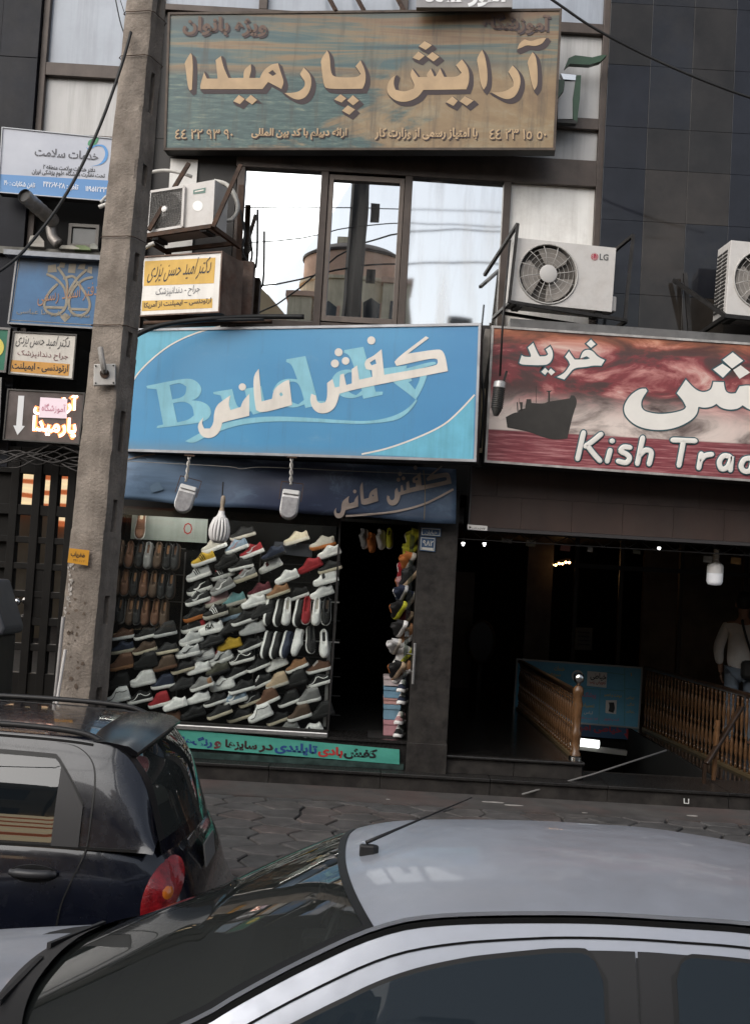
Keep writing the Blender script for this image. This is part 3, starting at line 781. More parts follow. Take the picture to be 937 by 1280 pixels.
LB = [[(750,280),(775,235),(792,255),(800,330),(798,390),(782,410),(770,380),(755,300)],
      [(705,225),(715,195),(740,178),(770,188),(800,175),(838,172),(820,200),(785,212),(750,205),(725,218)],
      [(665,325),(685,295),(715,325),(725,375),(705,430),(675,450),(640,447),(588,418),(650,415),(688,390),(688,365)],
      [(522,265),(548,225),(562,250),(575,330),(572,385),(555,408),(540,380),(530,300)],
      [(430,295),(458,268),(490,310),(492,370),(478,405),(285,408),(262,440),(215,462),(165,460),(125,430),(118,395),(135,355),(160,340),(150,375),(160,405),(200,415),(240,400),(245,385),(222,340),(235,310),(262,348),(300,348),(298,335),(318,310),(335,346),(342,342),(360,308),(378,347),(435,348),(455,330),(440,310)],
      [(385,462),(415,435),(440,456),(420,480)], [(446,458),(470,434),(512,455),(480,480)],
      [(262,210),(290,186),(325,205),(295,228)], [(235,262),(262,232),(292,253),(265,275)], [(298,257),(325,235),(358,258),(330,280)]]
for crop, LL in ((CA, LA), (CB, LB)):
    for k in range(4):
        shapes(S1, P1, LL, m_sh, z=.0025+.0008*k, off=.007, crop=crop, shift=(4*(4-k), 4*(4-k)), name='lettering_shadow')
    shapes(S1, P1, LL, m_lt, z=.009, off=-.002, crop=crop)
def w1(s, L, R, h, mat=m_lt, bold=.03, shadow=m_sh): write(S1, P1, s, L, R, h, mat, bold, z=.008, shadow=shadow)
w1('ویژه بانوان', (228,44), (333,47), 24, M_('brown_letter', (.11,.068,.05), .6), .035)
w1('آموزشگاه', (602,40), (686,44), 25, MATS['brown_letter'], .035)
w1('۴۴ ۲۲ ۹۳ ۹۰'[::1], (219,174), (291,174), 13, bold=.04) if False else None
write(S1, P1, '٤٤ ٢٢ ٩٣ ٩٠', (219,174), (291,174), 13, m_lt, .012, z=.008, raw=True, shadow=m_sh)
write(S1, P1, '٤٤ ٢٣ ١٥ ٥٠', (611,174.5), (682,174.5), 14, m_lt, .012, z=.008, raw=True, shadow=m_sh)
w1('ارائه دیپلم با کد بین المللی', (314,175), (433,175), 15, bold=.035)
w1('با امتیاز رسمی از وزارت کار', (468,175), (596,175), 15, bold=.035)
# brackets above it and the white sign edge behind
for px_ in (420, 455, 505): MB().bar(atY(px_, 14, 10.9), atY(px_-14, -12, 11.15), .03).build('mounting_bar', m_rust, S1)
PT = Plane(580, 0, 10.6, 2)
ST, f = sign('roof_sign', 'white letters of a sign cut off by the top edge above upper sign', PT, [(520,-60),(640,-60),(640,9),(520,9)], .08, M_('pale_board', (.26,.25,.25), .6, var=.2, vs=5), 0, None, M_('pale_board_box', (.2,.19,.19), .6))
write(ST, PT, 'آموزشگاه', (530,9), (634,9), 30, M_('white_letter', (.7,.7,.7), .5), .05, z=.006)

# 2. the blue sign
t = NT('blue_sign_print', .35)
n1 = t.noise((1.5, 1.2, 1), 3); n2 = t.noise((40, 1.1, 1), 6, .75); n3 = t.noise((6, 5, 1), 8, .75)
c = t.ramp(n1, [(.3, (.055,.24,.45)), (.7, (.075,.30,.52))])
c = t.mix(t.rng(t.x, .75, 1.0, 0, .35), c, (.045,.19,.42))
c = t.mix(t.math('MULTIPLY', t.rng(n2, .52, .78), .4), c, (.06,.13,.2))
c = t.mix(t.math('MULTIPLY', t.rng(n3, .55, .8), .35), c, (.2,.36,.48))
c = t.mix(t.math('MULTIPLY', t.rng(t.math('ADD', t.y, t.math('MULTIPLY', n3, .12)), .16, .05), .5), c, (.16,.2,.22))
m_blue = t.done(c)
P2 = Plane(380, 488, 10.35, 9)
S2, f = sign('shoe_shop_sign', 'bright blue sign with white Persian lettering over pale Latin letters, above shoe window', P2,
             [(168,411),(601,404),(595,577.5),(153,564)], .3, m_blue, .022, M_('pale_aluminium_frame', (.35,.36,.38), .4, metal=.6, var=.3, vs=8, dirt=(.1,.08,.07), damt=.6))
m_cy = M_('pale_cyan_print', (.24,.52,.62), .4, var=.1, vs=5, streak=.25, sax='Y')
m_wl = M_('white_print', (.72,.67,.6), .4, var=.08, vs=5, streak=.15, sax='Y')
m_cy2 = M_('light_blue_corner', (.13,.42,.56), .4, var=.12, vs=4, streak=.35, sax='Y')
CC, CD = (150, 400, 3.904), (370, 400, 3.904)
arc1 = spl([Vector(p) for p in ((45,335),(90,260),(170,180),(260,115),(370,65),(490,30))], 6)
arc2 = spl([Vector(p) for p in ((320,655),(450,625),(600,570),(720,510),(800,440),(870,365))], 6)
shapes(S2, P2, [[tuple(p) for p in arc1] + [(64,46)]], m_cy2, z=.0015, crop=CC, name='print')
shapes(S2, P2, [[tuple(p) for p in arc2] + [(862,682)]], m_cy2, z=.0015, crop=CD, name='print')
def ribbon(P, w):
    P = [Vector(p) for p in P]; a, b = [], []
    for i, p in enumerate(P):
        t_ = (P[min(i+1, len(P)-1)]-P[max(i-1, 0)]).normalized(); n_ = Vector((-t_.y, t_.x))*w/2
        a.append(tuple(p+n_)); b.append(tuple(p-n_))
    return a+b[::-1]
shapes(S2, P2, [ribbon(arc1, 7)], m_wl, z=.003, crop=CC, name='print'); shapes(S2, P2, [ribbon(arc2, 8)], m_wl, z=.003, crop=CD, name='print')
B_ = [[(130,322),(310,285),(365,290),(398,325),(398,355),(378,383),(350,392),(400,397),(438,420),(448,455),(430,485),(390,503),(180,528),(183,517),(212,510),(180,338),(134,334)],
      [(243,318),(295,305),(325,325),(322,362),(298,380),(256,388)], [(260,406),(315,396),(355,418),(362,465),(335,488),(280,500)]]
shapes(S2, P2, B_, m_cy, z=.003, crop=CC)
shapes(S2, P2, [[(455,352),(548,337),(568,420),(600,440),(625,430),(612,345),(600,338),(690,322),(712,430),(735,440),(650,462),(640,445),(600,460),(540,452),(510,425),(492,368),(458,362)]], m_cy, z=.003, crop=CC)
def dletter(ox, oy):
    return [[(ox+a, oy+b) for a, b in P] for P in
            ([(810,205),(812,192),(905,176),(965,395),(1000,395),(998,410),(905,430),(900,412),(860,428),(810,425),(765,395),(745,345),(770,302),(815,285),(865,290),(838,215)],
             [(880,325),(898,390),(870,412),(838,402),(812,365),(808,320),(830,300),(860,302)])]
shapes(S2, P2, dletter(0, 0), m_cy, z=.003, crop=CC)
shapes(S2, P2, dletter(282, -45), m_cy, z=.0033, crop=CC)
ytail = [(640,262),(630,300),(600,365),(560,420),(500,460),(420,485),(330,495),(200,488),(80,478),(0,474),(-100,470),(-200,475),(-300,490),(-420,525),(-540,592),
         (-500,604),(-440,570),(-380,545),(-290,515),(-190,500),(-80,494),(0,496),(100,498),(220,505),(330,508),(430,500),(505,485),(560,440),(590,395),(548,360),(480,310),(470,298),(560,285),(565,297),(548,303),(580,340),(600,300),(605,275),(590,268),(592,258),(640,250)]
shapes(S2, P2, [ytail], m_cy, z=.0036, crop=CD)
shapes(S2, P2, [[(380,255),(395,240),(540,222),(538,236),(520,242),(650,205),(680,205),(682,215),(620,235),(420,275)]], m_cy, z=.0039, crop=CD)
WORD_L = [[(408,475),(400,505),(412,530),(440,530),(458,505),(460,450),(475,415),(500,395),(540,368),(530,410),(540,440),(590,425),(600,395),(632,360),(632,468),(520,495),(500,502),(490,540),(470,565),(440,578),(405,572),(385,545),(380,510)],
          circle_pts(598,327,18), [(650,275),(678,238),(692,398),(742,385),(752,335),(800,300),(826,292),(840,415),(695,455),(665,440),(655,380)], [(778,362),(788,352),(796,366),(786,374)]]
WORD_R = [[(68,390),(75,360),(98,370),(100,395),(118,408),(142,402),(153,378),(152,308),(178,288),(190,330),(212,325),(215,268),(233,262),(245,318),(272,310),(272,240),(298,222),(308,292),(372,278),(370,246),(342,240),(332,215),(345,190),(375,178),(417,143),(430,268),(680,225),(692,208),(688,192),(665,186),(490,225),(480,205),(500,180),(632,80),(648,88),(545,165),(690,142),(715,150),(730,185),(740,250),(300,335),(212,360),(202,400),(185,435),(150,456),(110,456),(80,432)],
          [(360,208),(386,191),(392,214),(368,222)], circle_pts(208,158,20), circle_pts(190,213,20), circle_pts(242,200,19), circle_pts(367,100,20)]
shapes(S2, P2, WORD_L, m_wl, z=.0055, crop=CC); shapes(S2, P2, WORD_R, m_wl, z=.0055, crop=CD)

# 3. the tarpaulin under it
t = NT('tarpaulin_print', .55)
n1 = t.noise((2, 2.5, 1), 4); n2 = t.noise((9, 3, 1), 5, .7, dist=1.2)
c = t.mix(t.rng(t.x, .08, .5), (.15,.23,.34), (.034,.044,.085))
c = t.mix(t.rng(t.x, .55, 1.0, 0, .45), c, (.075,.14,.22))
c = t.mix(t.math('MULTIPLY', t.rng(n2, .5, .7), .5), c, (.11,.17,.25))
c = t.mix(t.math('MULTIPLY', t.rng(n1, .5, .75), .4), c, (.015,.018,.03))
m_tarp = t.done(c)
P3 = Plane(360, 612, 10.72, 0)
tp = thing('tarpaulin_awning', 'slack dark blue printed tarpaulin hanging under the bright blue sign', 'awning', P3.M)
qa, qb, qc, qd = [Vector(P3.uv(*p)) for p in ((146,566),(570,586),(569,655),(144,624))]
rows = []
nx, ny = 60, 10
for j in range(ny+1):
    row = []
    for i in range(nx+1):
        u, v = i/nx, j/ny
        p = qa.lerp(qb, u).lerp(qd.lerp(qc, u), v)
        sag = .012*sin(u*38)*v + .02*sin(u*11+v*3) + .03*sin(v*pi) + .015*sin(u*23-v*5)*(1-v)
        row.append((p.x, p.y+.008*sin(u*19)*v*(1 if 0 < i < nx else 0), sag))
    rows.append(row)
tm = MB().grid(rows).build('tarpaulin', m_tarp, tp, smooth=True, local=True, fix=False)
tm.data.flip_normals() if tm.data.polygons[0].normal.z < 0 else None
sm_ = tm.modifiers.new('thick', 'SOLIDIFY'); sm_.thickness = .002
def tmap(P, crop):
    x0, y0, sc = crop
    out = []
    for x, y in P:
        X, Y = x0+x/sc, y0+y/sc
        u, v = (X-247)/(560-247), (Y-420)/(548-420)
        out.append((417+u*147, 582+v*66+(1-u)*0))
    return out
m_tl = M_('tarp_letter', (.33,.27,.235), .6, var=.2, vs=6)
def drape(o):
    if isinstance(o, list): return [drape(k) for k in o]
    for v in o.data.vertices:
        u = (v.co.x-qa.x)/(qb.x-qa.x); w = (qa.lerp(qb, u).y-v.co.y)/max(.01, qa.lerp(qb, u).y-qd.lerp(qc, u).y)
        v.co.z = .012*sin(u*38)*w + .02*sin(u*11+w*3) + .03*sin(w*pi) + .015*sin(u*23-w*5)*(1-w) + .012
    return o
drape(shapes(tp, P3, [tmap(P, CC) for P in WORD_L], m_tl)); drape(shapes(tp, P3, [tmap(P, CD) for P in WORD_R], m_tl))
arc3 = spl([Vector(p) for p in ((432,645),(490,640),(530,630),(566,612))], 8)
drape(shapes(tp, P3, [ribbon(arc3, 2.6)], m_tl, name='print')); drape(shapes(tp, P3, [ribbon([(150,578),(175,571),(195,568)], 1.6)], m_tl, name='print'))
drape(shapes(tp, P3, [[(168,570),(182,570),(205,612),(190,616)]], M_('tarp_faint_letter', (.09,.14,.2), .6), name='print'))

# 4. the red sunset sign
t = NT('red_sunset_print', .3)
n1 = t.noise((5.2, 4.6, 1), 8, .62, (.4, .2, 0), .6); n2 = t.noise((9, 70, 1), 5, .7); n3 = t.noise((26, 1, 1), 6, .7)
sky_c = t.ramp(n1, [(.30, (.05,.032,.03)), (.46, (.085,.045,.042)), (.54, (.22,.045,.05)), (.62, (.50,.22,.2)), (.72, (.72,.6,.52))])
sea_c = t.ramp(n2, [(.3, (.11,.02,.028)), (.5, (.24,.06,.07)), (.68, (.5,.24,.24))])
glow = t.math('MULTIPLY', t.rng(t.y, .60, .34), t.rng(n1, .30, .55))
c = t.mix(t.math('MULTIPLY', glow, t.rng(t.x, .95, .45, .25, 1)), sky_c, (.72,.62,.56))
c = t.mix(t.math('MULTIPLY', t.rng(t.y, .85, 1.0), .6), c, t.ramp(n1, [(.4, (.14,.03,.015)), (.62, (.6,.25,.1))]))
hor = t.math('SUBTRACT', t.y, t.math('MULTIPLY', t.x, -.0))
c = t.mix(t.rng(hor, .275, .262), c, sea_c)
c = t.mix(t.math('MULTIPLY', t.rng(t.x, .45, .9), t.rng(t.y, .29, .24, 0, .6)), c, (.06,.035,.037))
c = t.mix(t.math('MULTIPLY', t.rng(n3, .55, .8), .3), c, (.12,.09,.085))
m_sun = t.done(c)
P4 = Plane(780, 500, 10.4, 0)
S4, f = sign('bazaar_sign', 'red sunset sign with dark ship and white lettering, above the passage', P4,
             [(614,407),(1120,441),(1114,615),(605,578)], .3, m_sun, .02, M_('worn_white_frame', (.4,.38,.36), .45, metal=.3, var=.35, vs=10, dirt=(.1,.08,.07), damt=.6))
CE, CF = (600, 400, 5.206), (760, 400, 5.294)
m_tl4 = M_('white_sign_letter', (.74,.71,.66), .4, var=.06, vs=4); m_te = M_('teal_outline', (.035,.085,.10), .5)
m_ship = M_('ship_print', (.038,.034,.03), .4, var=.2, vs=5)
shapes(S4, P4, [[(165,632),(215,605),(245,600),(250,585),(290,575),(295,545),(300,515),(330,515),(332,540),(415,545),(440,530),(440,470),(425,462),(468,458),(452,470),(452,530),(580,510),(590,490),(610,492),(632,530),(600,620),(565,772),(480,782),(390,758),(320,728),(175,700)],
                [(236,535),(244,535),(246,598),(240,600)], [(255,535),(275,535),(272,590),(262,590)], [(360,430),(363,430),(364,540),(360,540)], [(252,510),(254,510),(255,545),(252,545)]], m_ship, z=.002, crop=CE, name='ship_print')
KH = [[(268,230),(285,240),(325,242),(330,230),(308,180),(342,150),(372,218),(385,238),(428,236),(440,222),(424,192),(452,172),(470,205),(470,250),(445,288),(400,296),(268,292),(252,280)],
      [(395,338),(420,312),(441,332),(420,358)], [(438,337),(457,316),(485,340),(460,362)],
      [(575,205),(598,240),(612,258),(690,258),(712,250),(690,236),(648,252),(662,210),(690,192),(728,200),(760,240),(808,262),(785,298),(735,296),(690,306),(608,312),(575,352),(545,388),(497,372),(548,345),(582,292),(572,265),(550,240)],
      [(688,155),(718,128),(748,158),(718,182)]]
SH = [[(205,455),(245,455),(255,470),(220,520),(212,565),(225,595),(260,612),(340,625),(430,615),(500,595),(512,575),(490,530),(450,485),(510,395),(560,450),(600,475),(640,478),(680,460),(692,410),(760,412),(768,470),(800,490),(840,485),(865,440),(937,430),(1000,470),(1100,485),(1180,480),(1220,440),(1290,400),(1300,450),(1270,560),(1200,605),(1050,612),(937,600),(885,565),(850,590),(790,595),(740,580),(712,555),(680,575),(630,582),(592,575),(585,620),(550,660),(480,700),(400,725),(310,730),(220,715),(160,685),(115,640),(100,600),(105,560),(140,500)]]
SD = [[(752,265),(820,215),(888,270),(815,322)], [(690,328),(752,290),(808,328),(755,382)], [(822,332),(872,300),(935,348),(865,390)]]
for LL, cr in ((KH, CE), (SH, CF), (SD, CF)):
    shapes(S4, P4, LL, m_te, z=.0035, off=.012, crop=cr, name='lettering_outline'); shapes(S4, P4, LL, m_tl4, z=.006, crop=cr)
KE = [[(670,735),(632,902)], [(783,745),(735,785),(685,822)], [(692,815),(735,870),(775,915)], [(843,850),(824,918)], [(856,788)]]
KF = [[(140,845),(100,842),(80,868),(120,890),(138,915),(115,945),(65,935)], [(225,782),(190,950)], [(205,895),(245,862),(282,878),(268,952)],
      [(425,795),(570,801)], [(495,800),(465,962)], [(612,888),(596,978)], [(604,935),(635,900),(680,890)],
      [(800,905),(760,900),(732,940),(745,985),(780,978),(803,940),(812,902),(805,992)], [(935,915),(895,925),(875,970),(900,1002),(940,985),(968,850)], [(1000,925),(985,1005)], [(1030,930),(1018,1008)], [(1024,960),(1065,930),(1080,960),(1070,1010)], [(1150,945),(1110,940),(1100,985),(1130,1000),(1155,960),(1140,1060),(1100,1065)]]
for KK, cr in ((KE, CE), (KF, CF)):
    strokes(S4, P4, KK, 9.8, m_te, z=.003, crop=cr, name='lettering_outline', flat=.04); strokes(S4, P4, KK, 6.6, m_tl4, z=.0065, crop=cr, flat=.08)
MB().box(*[v for ab in zip(P4.uv(640,406), (P4.uv(1118,441)[0], 0)) for v in ab][:0] or (0,0,0,0,0,0)) if False else None
a, b = Vector((*P4.uv(640, 399), -.25)), Vector((*P4.uv(1118, 433), -.25))
MB().bar(P4.M @ a, P4.M @ b, .16, .09).build('top_flashing', m_signframe, S4)

# 5. white and blue clinic sign
P5 = Plane(70, 205, 10.85, 0)
t = NT('clinic_print', .4)
n1 = t.noise((3, 2, 1), 4)
c = t.mix(t.rng(t.y, .31, .305), t.ramp(n1, [(.3, (.46,.48,.54)), (.7, (.55,.57,.62))]), (.09,.27,.56))
m_clin = t.done(t.mix(1.0, c, (.8,.8,.82), 'MULTIPLY'))
S5, f = sign('clinic_sign', 'white clinic sign with blue lower band and green leaf emblem, behind the pole', P5, [(3,159),(152,174),(147,253),(-2,241)], .12, m_clin, .008, M_('white_frame', (.4,.41,.43), .5, metal=.2))
m_bk = M_('black_print', (.02,.02,.022), .5); m_gy = M_('grey_print', (.10,.10,.115), .5); m_wp = M_('white_band_print', (.75,.77,.8), .5)
write(S5, P5, 'خدمات سلامت', (43.5,195), (123,201), 11, m_gy, .022)
write(S5, P5, 'دفتر خدمات سلامت منطقه ۲', (54,213), (119,217), 7.5, m_bk, .02)
write(S5, P5, 'تحت نظارت دانشگاه علوم پزشکی ایران', (40,219.5), (131,225), 9, m_bk, .02)
write(S5, P5, 'تلفن شکایات : ۱۹۰', (5,233), (44,236.5), 8, m_wp, .02)
write(S5, P5, 'تلفن: ۴۴۲۶۷۰۲۸', (54,235.5), (98,239.5), 9, m_wp, .02); write(S5, P5, '۱۱۹۵۱۲۳۳۴۱۰', (107,239), (141,241), 7.5, m_wp, .02, raw=True)
CG = (0, 150, 6.247)
shapes(S5, P5, [[(688,195),(695,165),(730,145),(770,140),(765,170),(740,198),(710,203)]], M_('leaf_green', (.06,.24,.12), .5), crop=CG, smooth=True, name='leaf_print')
shapes(S5, P5, [[(675,212),(692,222),(720,205),(770,192),(815,200),(842,235),(845,280),(825,325),(780,352),(710,362),(770,348),(805,315),(822,275),(818,235),(795,208),(755,205),(715,225),(695,240)]], M_('logo_blue', (.09,.27,.56), .5), crop=CG, smooth=True, name='emblem_print')

# 6. faded blue notary sign
P6 = Plane(75, 365, 10.88, 0)
t = NT('faded_blue_print', .5)
n1 = t.noise((3, 2.5, 1), 5, .7); n2 = t.noise((5, 1.2, 1), 6, .7)
c = t.ramp(n1, [(.3, (.035,.105,.22)), (.7, (.05,.15,.3))]); c = t.mix(t.math('MULTIPLY', t.rng(t.math('ADD', t.y, t.math('MULTIPLY', n2, .4)), .85, 1.25), .8), c, (.06,.065,.075))
m_not = t.done(c)
S6, f = sign('notary_sign', 'faded blue sign with interlaced beige emblem, left of the pole', P6, [(21,319),(135,326),(128,412),(10,405)], .15, m_not, .015, M_('dull_silver_frame', (.2,.2,.205), .45, metal=.5, var=.2, vs=8))
a, b = Vector((*P6.uv(9, 318), .02)), Vector((*P6.uv(136, 326), .02))
MB().bar(P6.M @ a, P6.M @ b, .16, .045).build('top_ledge', M_('ledge_grey', (.23,.24,.26), .5, metal=.3, var=.25, vs=9), S6)
CH = (0, 305, 6.693)
m_em = M_('beige_emblem', (.27,.235,.18), .6, var=.25, vs=8); m_or = M_('orange_script', (.36,.19,.11), .6)
strokes(S6, P6, [[(400,255),(470,290),(540,370),(560,480),(530,560),(460,590),(390,560),(375,490),(420,400),(480,340)],
                 [(770,280),(700,300),(620,370),(580,480),(600,570),(670,600),(740,560),(750,480),(700,390),(650,320)],
                 [(490,200),(560,310),(560,420)], [(720,220),(640,300),(560,430)], [(540,290),(600,270),(640,290)], [(390,530),(540,535)], [(580,545),(740,550)]], 3.4, m_em, crop=CH, name='emblem_print', flat=.02)
shapes(S6, P6, [[(505,610),(548,575),(592,612),(545,655)], [(400,240),(405,180),(470,170),(478,235)], [(490,195),(510,150),(550,160),(540,200)], [(570,240),(580,165),(640,165),(630,245)], [(650,210),(670,170),(720,165),(710,215)], [(730,235),(740,190),(775,190),(770,250)]], m_em, z=.0025, crop=CH, name='emblem_print')
write(S6, P6, 'دفتر اسناد رسمی', (47,383), (122,374), 22, m_or, -.002, z=.005)
write(S6, P6, 'سردفتر علیرضا عباسی', (21,393), (112,399), 8, m_em, 0, z=.005)
strokes(S6, P6, [[(25,322),(14,400),(128,407)]], .8, m_em, crop=(0,0,1), smooth=False, name='border_print', flat=.03)

# 7./8. the two dentist signs
m_cream = M_('cream_sign_face', (.58,.54,.48), .4, var=.08, vs=5, streak=.25, sax='Y'); m_yel = M_('yellow_band', (.6,.36,.06), .45, var=.1, vs=6, streak=.15, sax='Y')
m_rustbox = M_('rusty_sign_box', (.17,.12,.095), .7, metal=.2, var=.4, vs=6, dirt=(.10,.035,.018), damt=.85, dscale=4)
P7 = Plane(230, 355, 10.45, 22)
m_cream7 = M_('bright_sign_face', (.72,.69,.64), .35, var=.05, vs=5, streak=.2, sax='Y')
S7, f = sign('dentist_sign', 'rusty box sign with yellow bands and Persian script, below the left air conditioner', P7, [(175.5,321),(279,314),(275,391),(174,396)], .38, m_cream7, .012, m_rustbox, m_rustbox)
CJ = (170, 190, 5.82)
shapes(S7, P7, [[(65,795),(580,768),(568,955),(58,975)], [(47,1083),(558,1066),(555,1135),(43,1158)]], m_yel, z=.0015, crop=CJ, name='print_band')
write(S7, P7, 'دکتر امید حسن یزدی', (183,354), (260,348), 27, m_bk, -.004, shear=.25)
write(S7, P7, 'جراح - دندانپزشک', (194,373), (249,369), 13, m_gy, -.004, shear=.1)
write(S7, P7, 'ارتودنسی – ایمپلنت از آمریکا', (180,387), (264,380.5), 9.5, m_bk, .02)
P8 = Plane(55, 440, 10.9, 0)
S8, f = sign('dentist_sign', 'cream and orange dentist sign left of the pole, above the lit arrow sign', P8, [(17,414),(97,418),(92,475),(11,468)], .1, m_cream, .012, M_('dark_grey_frame', (.06,.056,.052), .5, metal=.4, var=.3, vs=9))
CK = (0, 380, 4.685)
shapes(S8, P8, [[(62,327),(410,352),(403,422),(57,395)]], M_('orange_band', (.55,.27,.055), .45, var=.1, vs=6), z=.0015, crop=CK, name='print_band')
write(S8, P8, 'دکتر امید حسن یزدی', (19,433), (85,438), 17, m_bk, -.006, shear=.2)
write(S8, P8, 'جراح دندانپزشک', (22,447), (85,452), 10, M_('maroon_print', (.16,.05,.055), .5), .0)
write(S8, P8, 'ارتودنسی - ایمپلنت', (15,464), (85,468), 12, m_bk, .02)

# 9. lit arrow sign
P9 = Plane(55, 520, 10.8, 0)
m_smoked = M_('smoked_acrylic', (.10,.085,.082), .22, var=.4, vs=4, dirt=(.16,.13,.125), damt=.5, dscale=3)
S9, f = sign('lit_arrow_sign', 'smoked sign with white arrow and glowing orange lettering, left of the pole', P9, [(10,486),(107,491),(100,556),(4,550)], .1, m_smoked, .012, MATS['dark_grey_frame'])
shapes(S9, P9, [[(110,537),(145,538),(132,712),(148,716),(105,768),(80,712),(97,712)]], M_('arrow_white', (.7,.7,.7), .5), crop=CK, name='arrow_print')
m_ledo = M_('glow_orange', (.6,.2,.08), .5, emit=(1.0,.26,.07), estr=1.1); m_ledw = M_('glow_white', (.9,.8,.75), .5, emit=(1.0,.8,.68), estr=1.2)
for mt, bd, z in ((m_ledo, .095, .004), (m_ledw, .03, .008)):
    write(S9, P9, 'آرایش', (42,519), (97,518), 24, mt, bd, z=z); write(S9, P9, 'پارمیدا', (40,546), (95,550), 27, mt, bd, z=z)
shapes(S9, P9, [[(240,547),(398,557),(395,672),(230,665)]], M_('pink_lit_card', (.72,.58,.63), .5, emit=(1,.8,.85), estr=.12), z=.012, crop=CK, name='card')
write(S9, P9, 'آموزشگاه', (52.5,516), (82,518), 12, M_('pink_print', (.55,.2,.28), .5), .01, z=.014)

# 10. the green sign cut by the left edge
P10 = Plane(3, 438, 10.9, 0)
S10, f = sign('green_sign', 'green sign with yellow disc cut off by the left edge', P10, [(-45,407),(14,410),(8,466),(-50,462)], .1, M_('green_face', (.012,.13,.075), .45, var=.15, vs=5), .02, m_signframe)
shapes(S10, P10, [circle_pts(-8, 434, 13.5, 24)], M_('yellow_disc', (.62,.52,.1), .5), name='disc_print')
P11 = Plane(0, 500, 10.9, 0)
S11, f = sign('small_sign', 'sliver of a grey framed sign at the left edge below the green sign', P11, [(-45,470),(3,472),(0,548),(-50,545)], .1, M_('pale_blue_face', (.2,.26,.33), .4), .02, m_signframe)

# 12. street number plates on the pillar
P12 = Plane(532, 680, 10.885, 0)
m_plate = M_('blue_enamel', (.035,.07,.13), .3, var=.15, vs=30)
def plate(label, c):
    r = thing('number_plate', label, 'sign', P12.M); MB().prism([P12.uv(*q) for q in c], -.004, 0).build('plate', m_plate, r, local=True)
    q = [P12.uv(*k) for k in c]; I = quad_inset(q, .008); J = quad_inset(q, .013)
    for i in range(4): MB().prism([tuple(I[i]), tuple(I[(i+1)%4]), tuple(J[(i+1)%4]), tuple(J[i])], 0, .002).build('border', M_('enamel_white', (.45,.43,.38), .4), r, local=True)
    return r
r = plate('upper small blue street plate on the dark pillar', [(526,659),(551,660.5),(550.5,671),(525.5,669.5)])
write(r, P12, 'خیابان', (531,668.5), (546,669), 6, MATS['enamel_white'], .0, z=.002)
r = plate('lower blue number plate reading 982 on the dark pillar', [(525,670.5),(544.5,672),(543.5,690),(524,688)])
write(r, P12, '۹۸۲', (528,682), (541,683), 7, MATS['enamel_white'], .02, z=.002, raw=True)
shapes(r, P12, [[(527,684),(541,685),(541,688),(527,687)]], MATS['enamel_white'], z=.002, name='print_band')
# white maker's sticker on the lintel end, green strip on the plinth
P13 = Plane(597, 659, 10.84, 0)
r = thing('maker_sticker', 'small white sticker on the lower corner of brown lintel', 'sticker', P13.M)
MB().prism([P13.uv(*q) for q in ((584,655.5),(609,657.5),(608.5,663.5),(584,661.5))], -.002, 0).build('sticker', M_('white_sticker', (.7,.68,.65), .5), r, local=True)
write(r, P13, 'تولیدی و نصب', (589,661.5), (606,662.5), 4, m_bk, .0, z=.002); shapes(r, P13, [[(586,657.5),(589,659),(586,661)]], m_bk, z=.002, name='mark_print')
P14 = Plane(350, 930, 10.95, 0)
t = NT('green_strip_print', .4); n1 = t.noise((8, 2, 1), 5)
m_strip = t.done(t.ramp(n1, [(.3, (.055,.27,.21)), (.7, (.085,.36,.28))]))
S14, f = sign('slogan_strip', 'turquoise strip with blue, red and black Persian slogan below shoe window', P14, [(150,905),(499,937),(499,955.5),(150,928)], .028, m_strip, 0, cat='sign')
f.data.materials[0] = m_strip
for s, x0, x1, mt, h in (('کفش', 429, 471, (.012,.012,.014), 15), ('بادی', 397, 428, (.4,.03,.03), 14), ('تایلندی', 343, 396, (.02,.06,.2), 15), ('در', 323, 341, (.035,.012,.014), 11), ('سایزها', 281, 321, (.035,.012,.014), 13), ('و', 267, 276, (.12,.025,.03), 10), ('رنگ\u200cهای', 215, 265, (.02,.05,.18), 14)):
    yb = lambda x: 951.5+(x-471)*.0765
    write(S14, P14, s, (x0, yb(x0)), (x1, yb(x1)), h, M_('slogan_%.2f_%.2f_%.2f' % mt, mt, .5), .045, z=.003)
# dusty glass skirt below the strip
MB().box(XS0, XS1-.02, 10.955, 10.978, .505, .56).build('plinth_band', M_('green_marble', (.03,.05,.045), .25, var=.5, vs=9), B)

# 15. green leaf-shaped logo letter on the upper right glazing
P15 = Plane(718, 100, 11.0, 0)
S15 = thing('logo_letter', 'green and white leaf-topped logo letter right of the upper sign', 'sign', P15.M)
CL = (690, 0, 3.05)
def solid(parent, pl, P, crop, z0, z1, name, mat):
    x0, y0, sc = crop; q = [pl.uv(x0+x/sc, y0+y/sc) for x, y in P]
    return MB().prism(q, z0, z1).build(name, mat, parent, local=True)
m_gl = M_('green_acrylic', (.022,.06,.03), .35, var=.2, vs=9)
solid(S15, P15, [(45,262),(60,225),(85,214),(120,218),(150,222),(190,212),(205,214),(180,238),(140,250),(100,248),(65,246)], CL, -.05, .02, 'leaf', m_gl)
solid(S15, P15, [(90,290),(108,290),(103,380),(92,470),(78,462),(76,380)], CL, -.05, .02, 'letter_side', m_gl)
solid(S15, P15, [(-5,300),(45,310),(40,350),(15,380),(-5,380)], CL, -.05, .02, 'letter_side', m_gl)
solid(S15, P15, [(46,312),(86,312),(76,380),(76,455),(20,455),(20,400),(42,350)], CL, -.05, .012, 'letter_face', M_('letter_grey', (.36,.36,.36), .4))
solid(S15, P15, [(30,284),(88,290),(86,310),(40,306)], CL, -.05, .025, 'letter_band', MATS['chrome'])
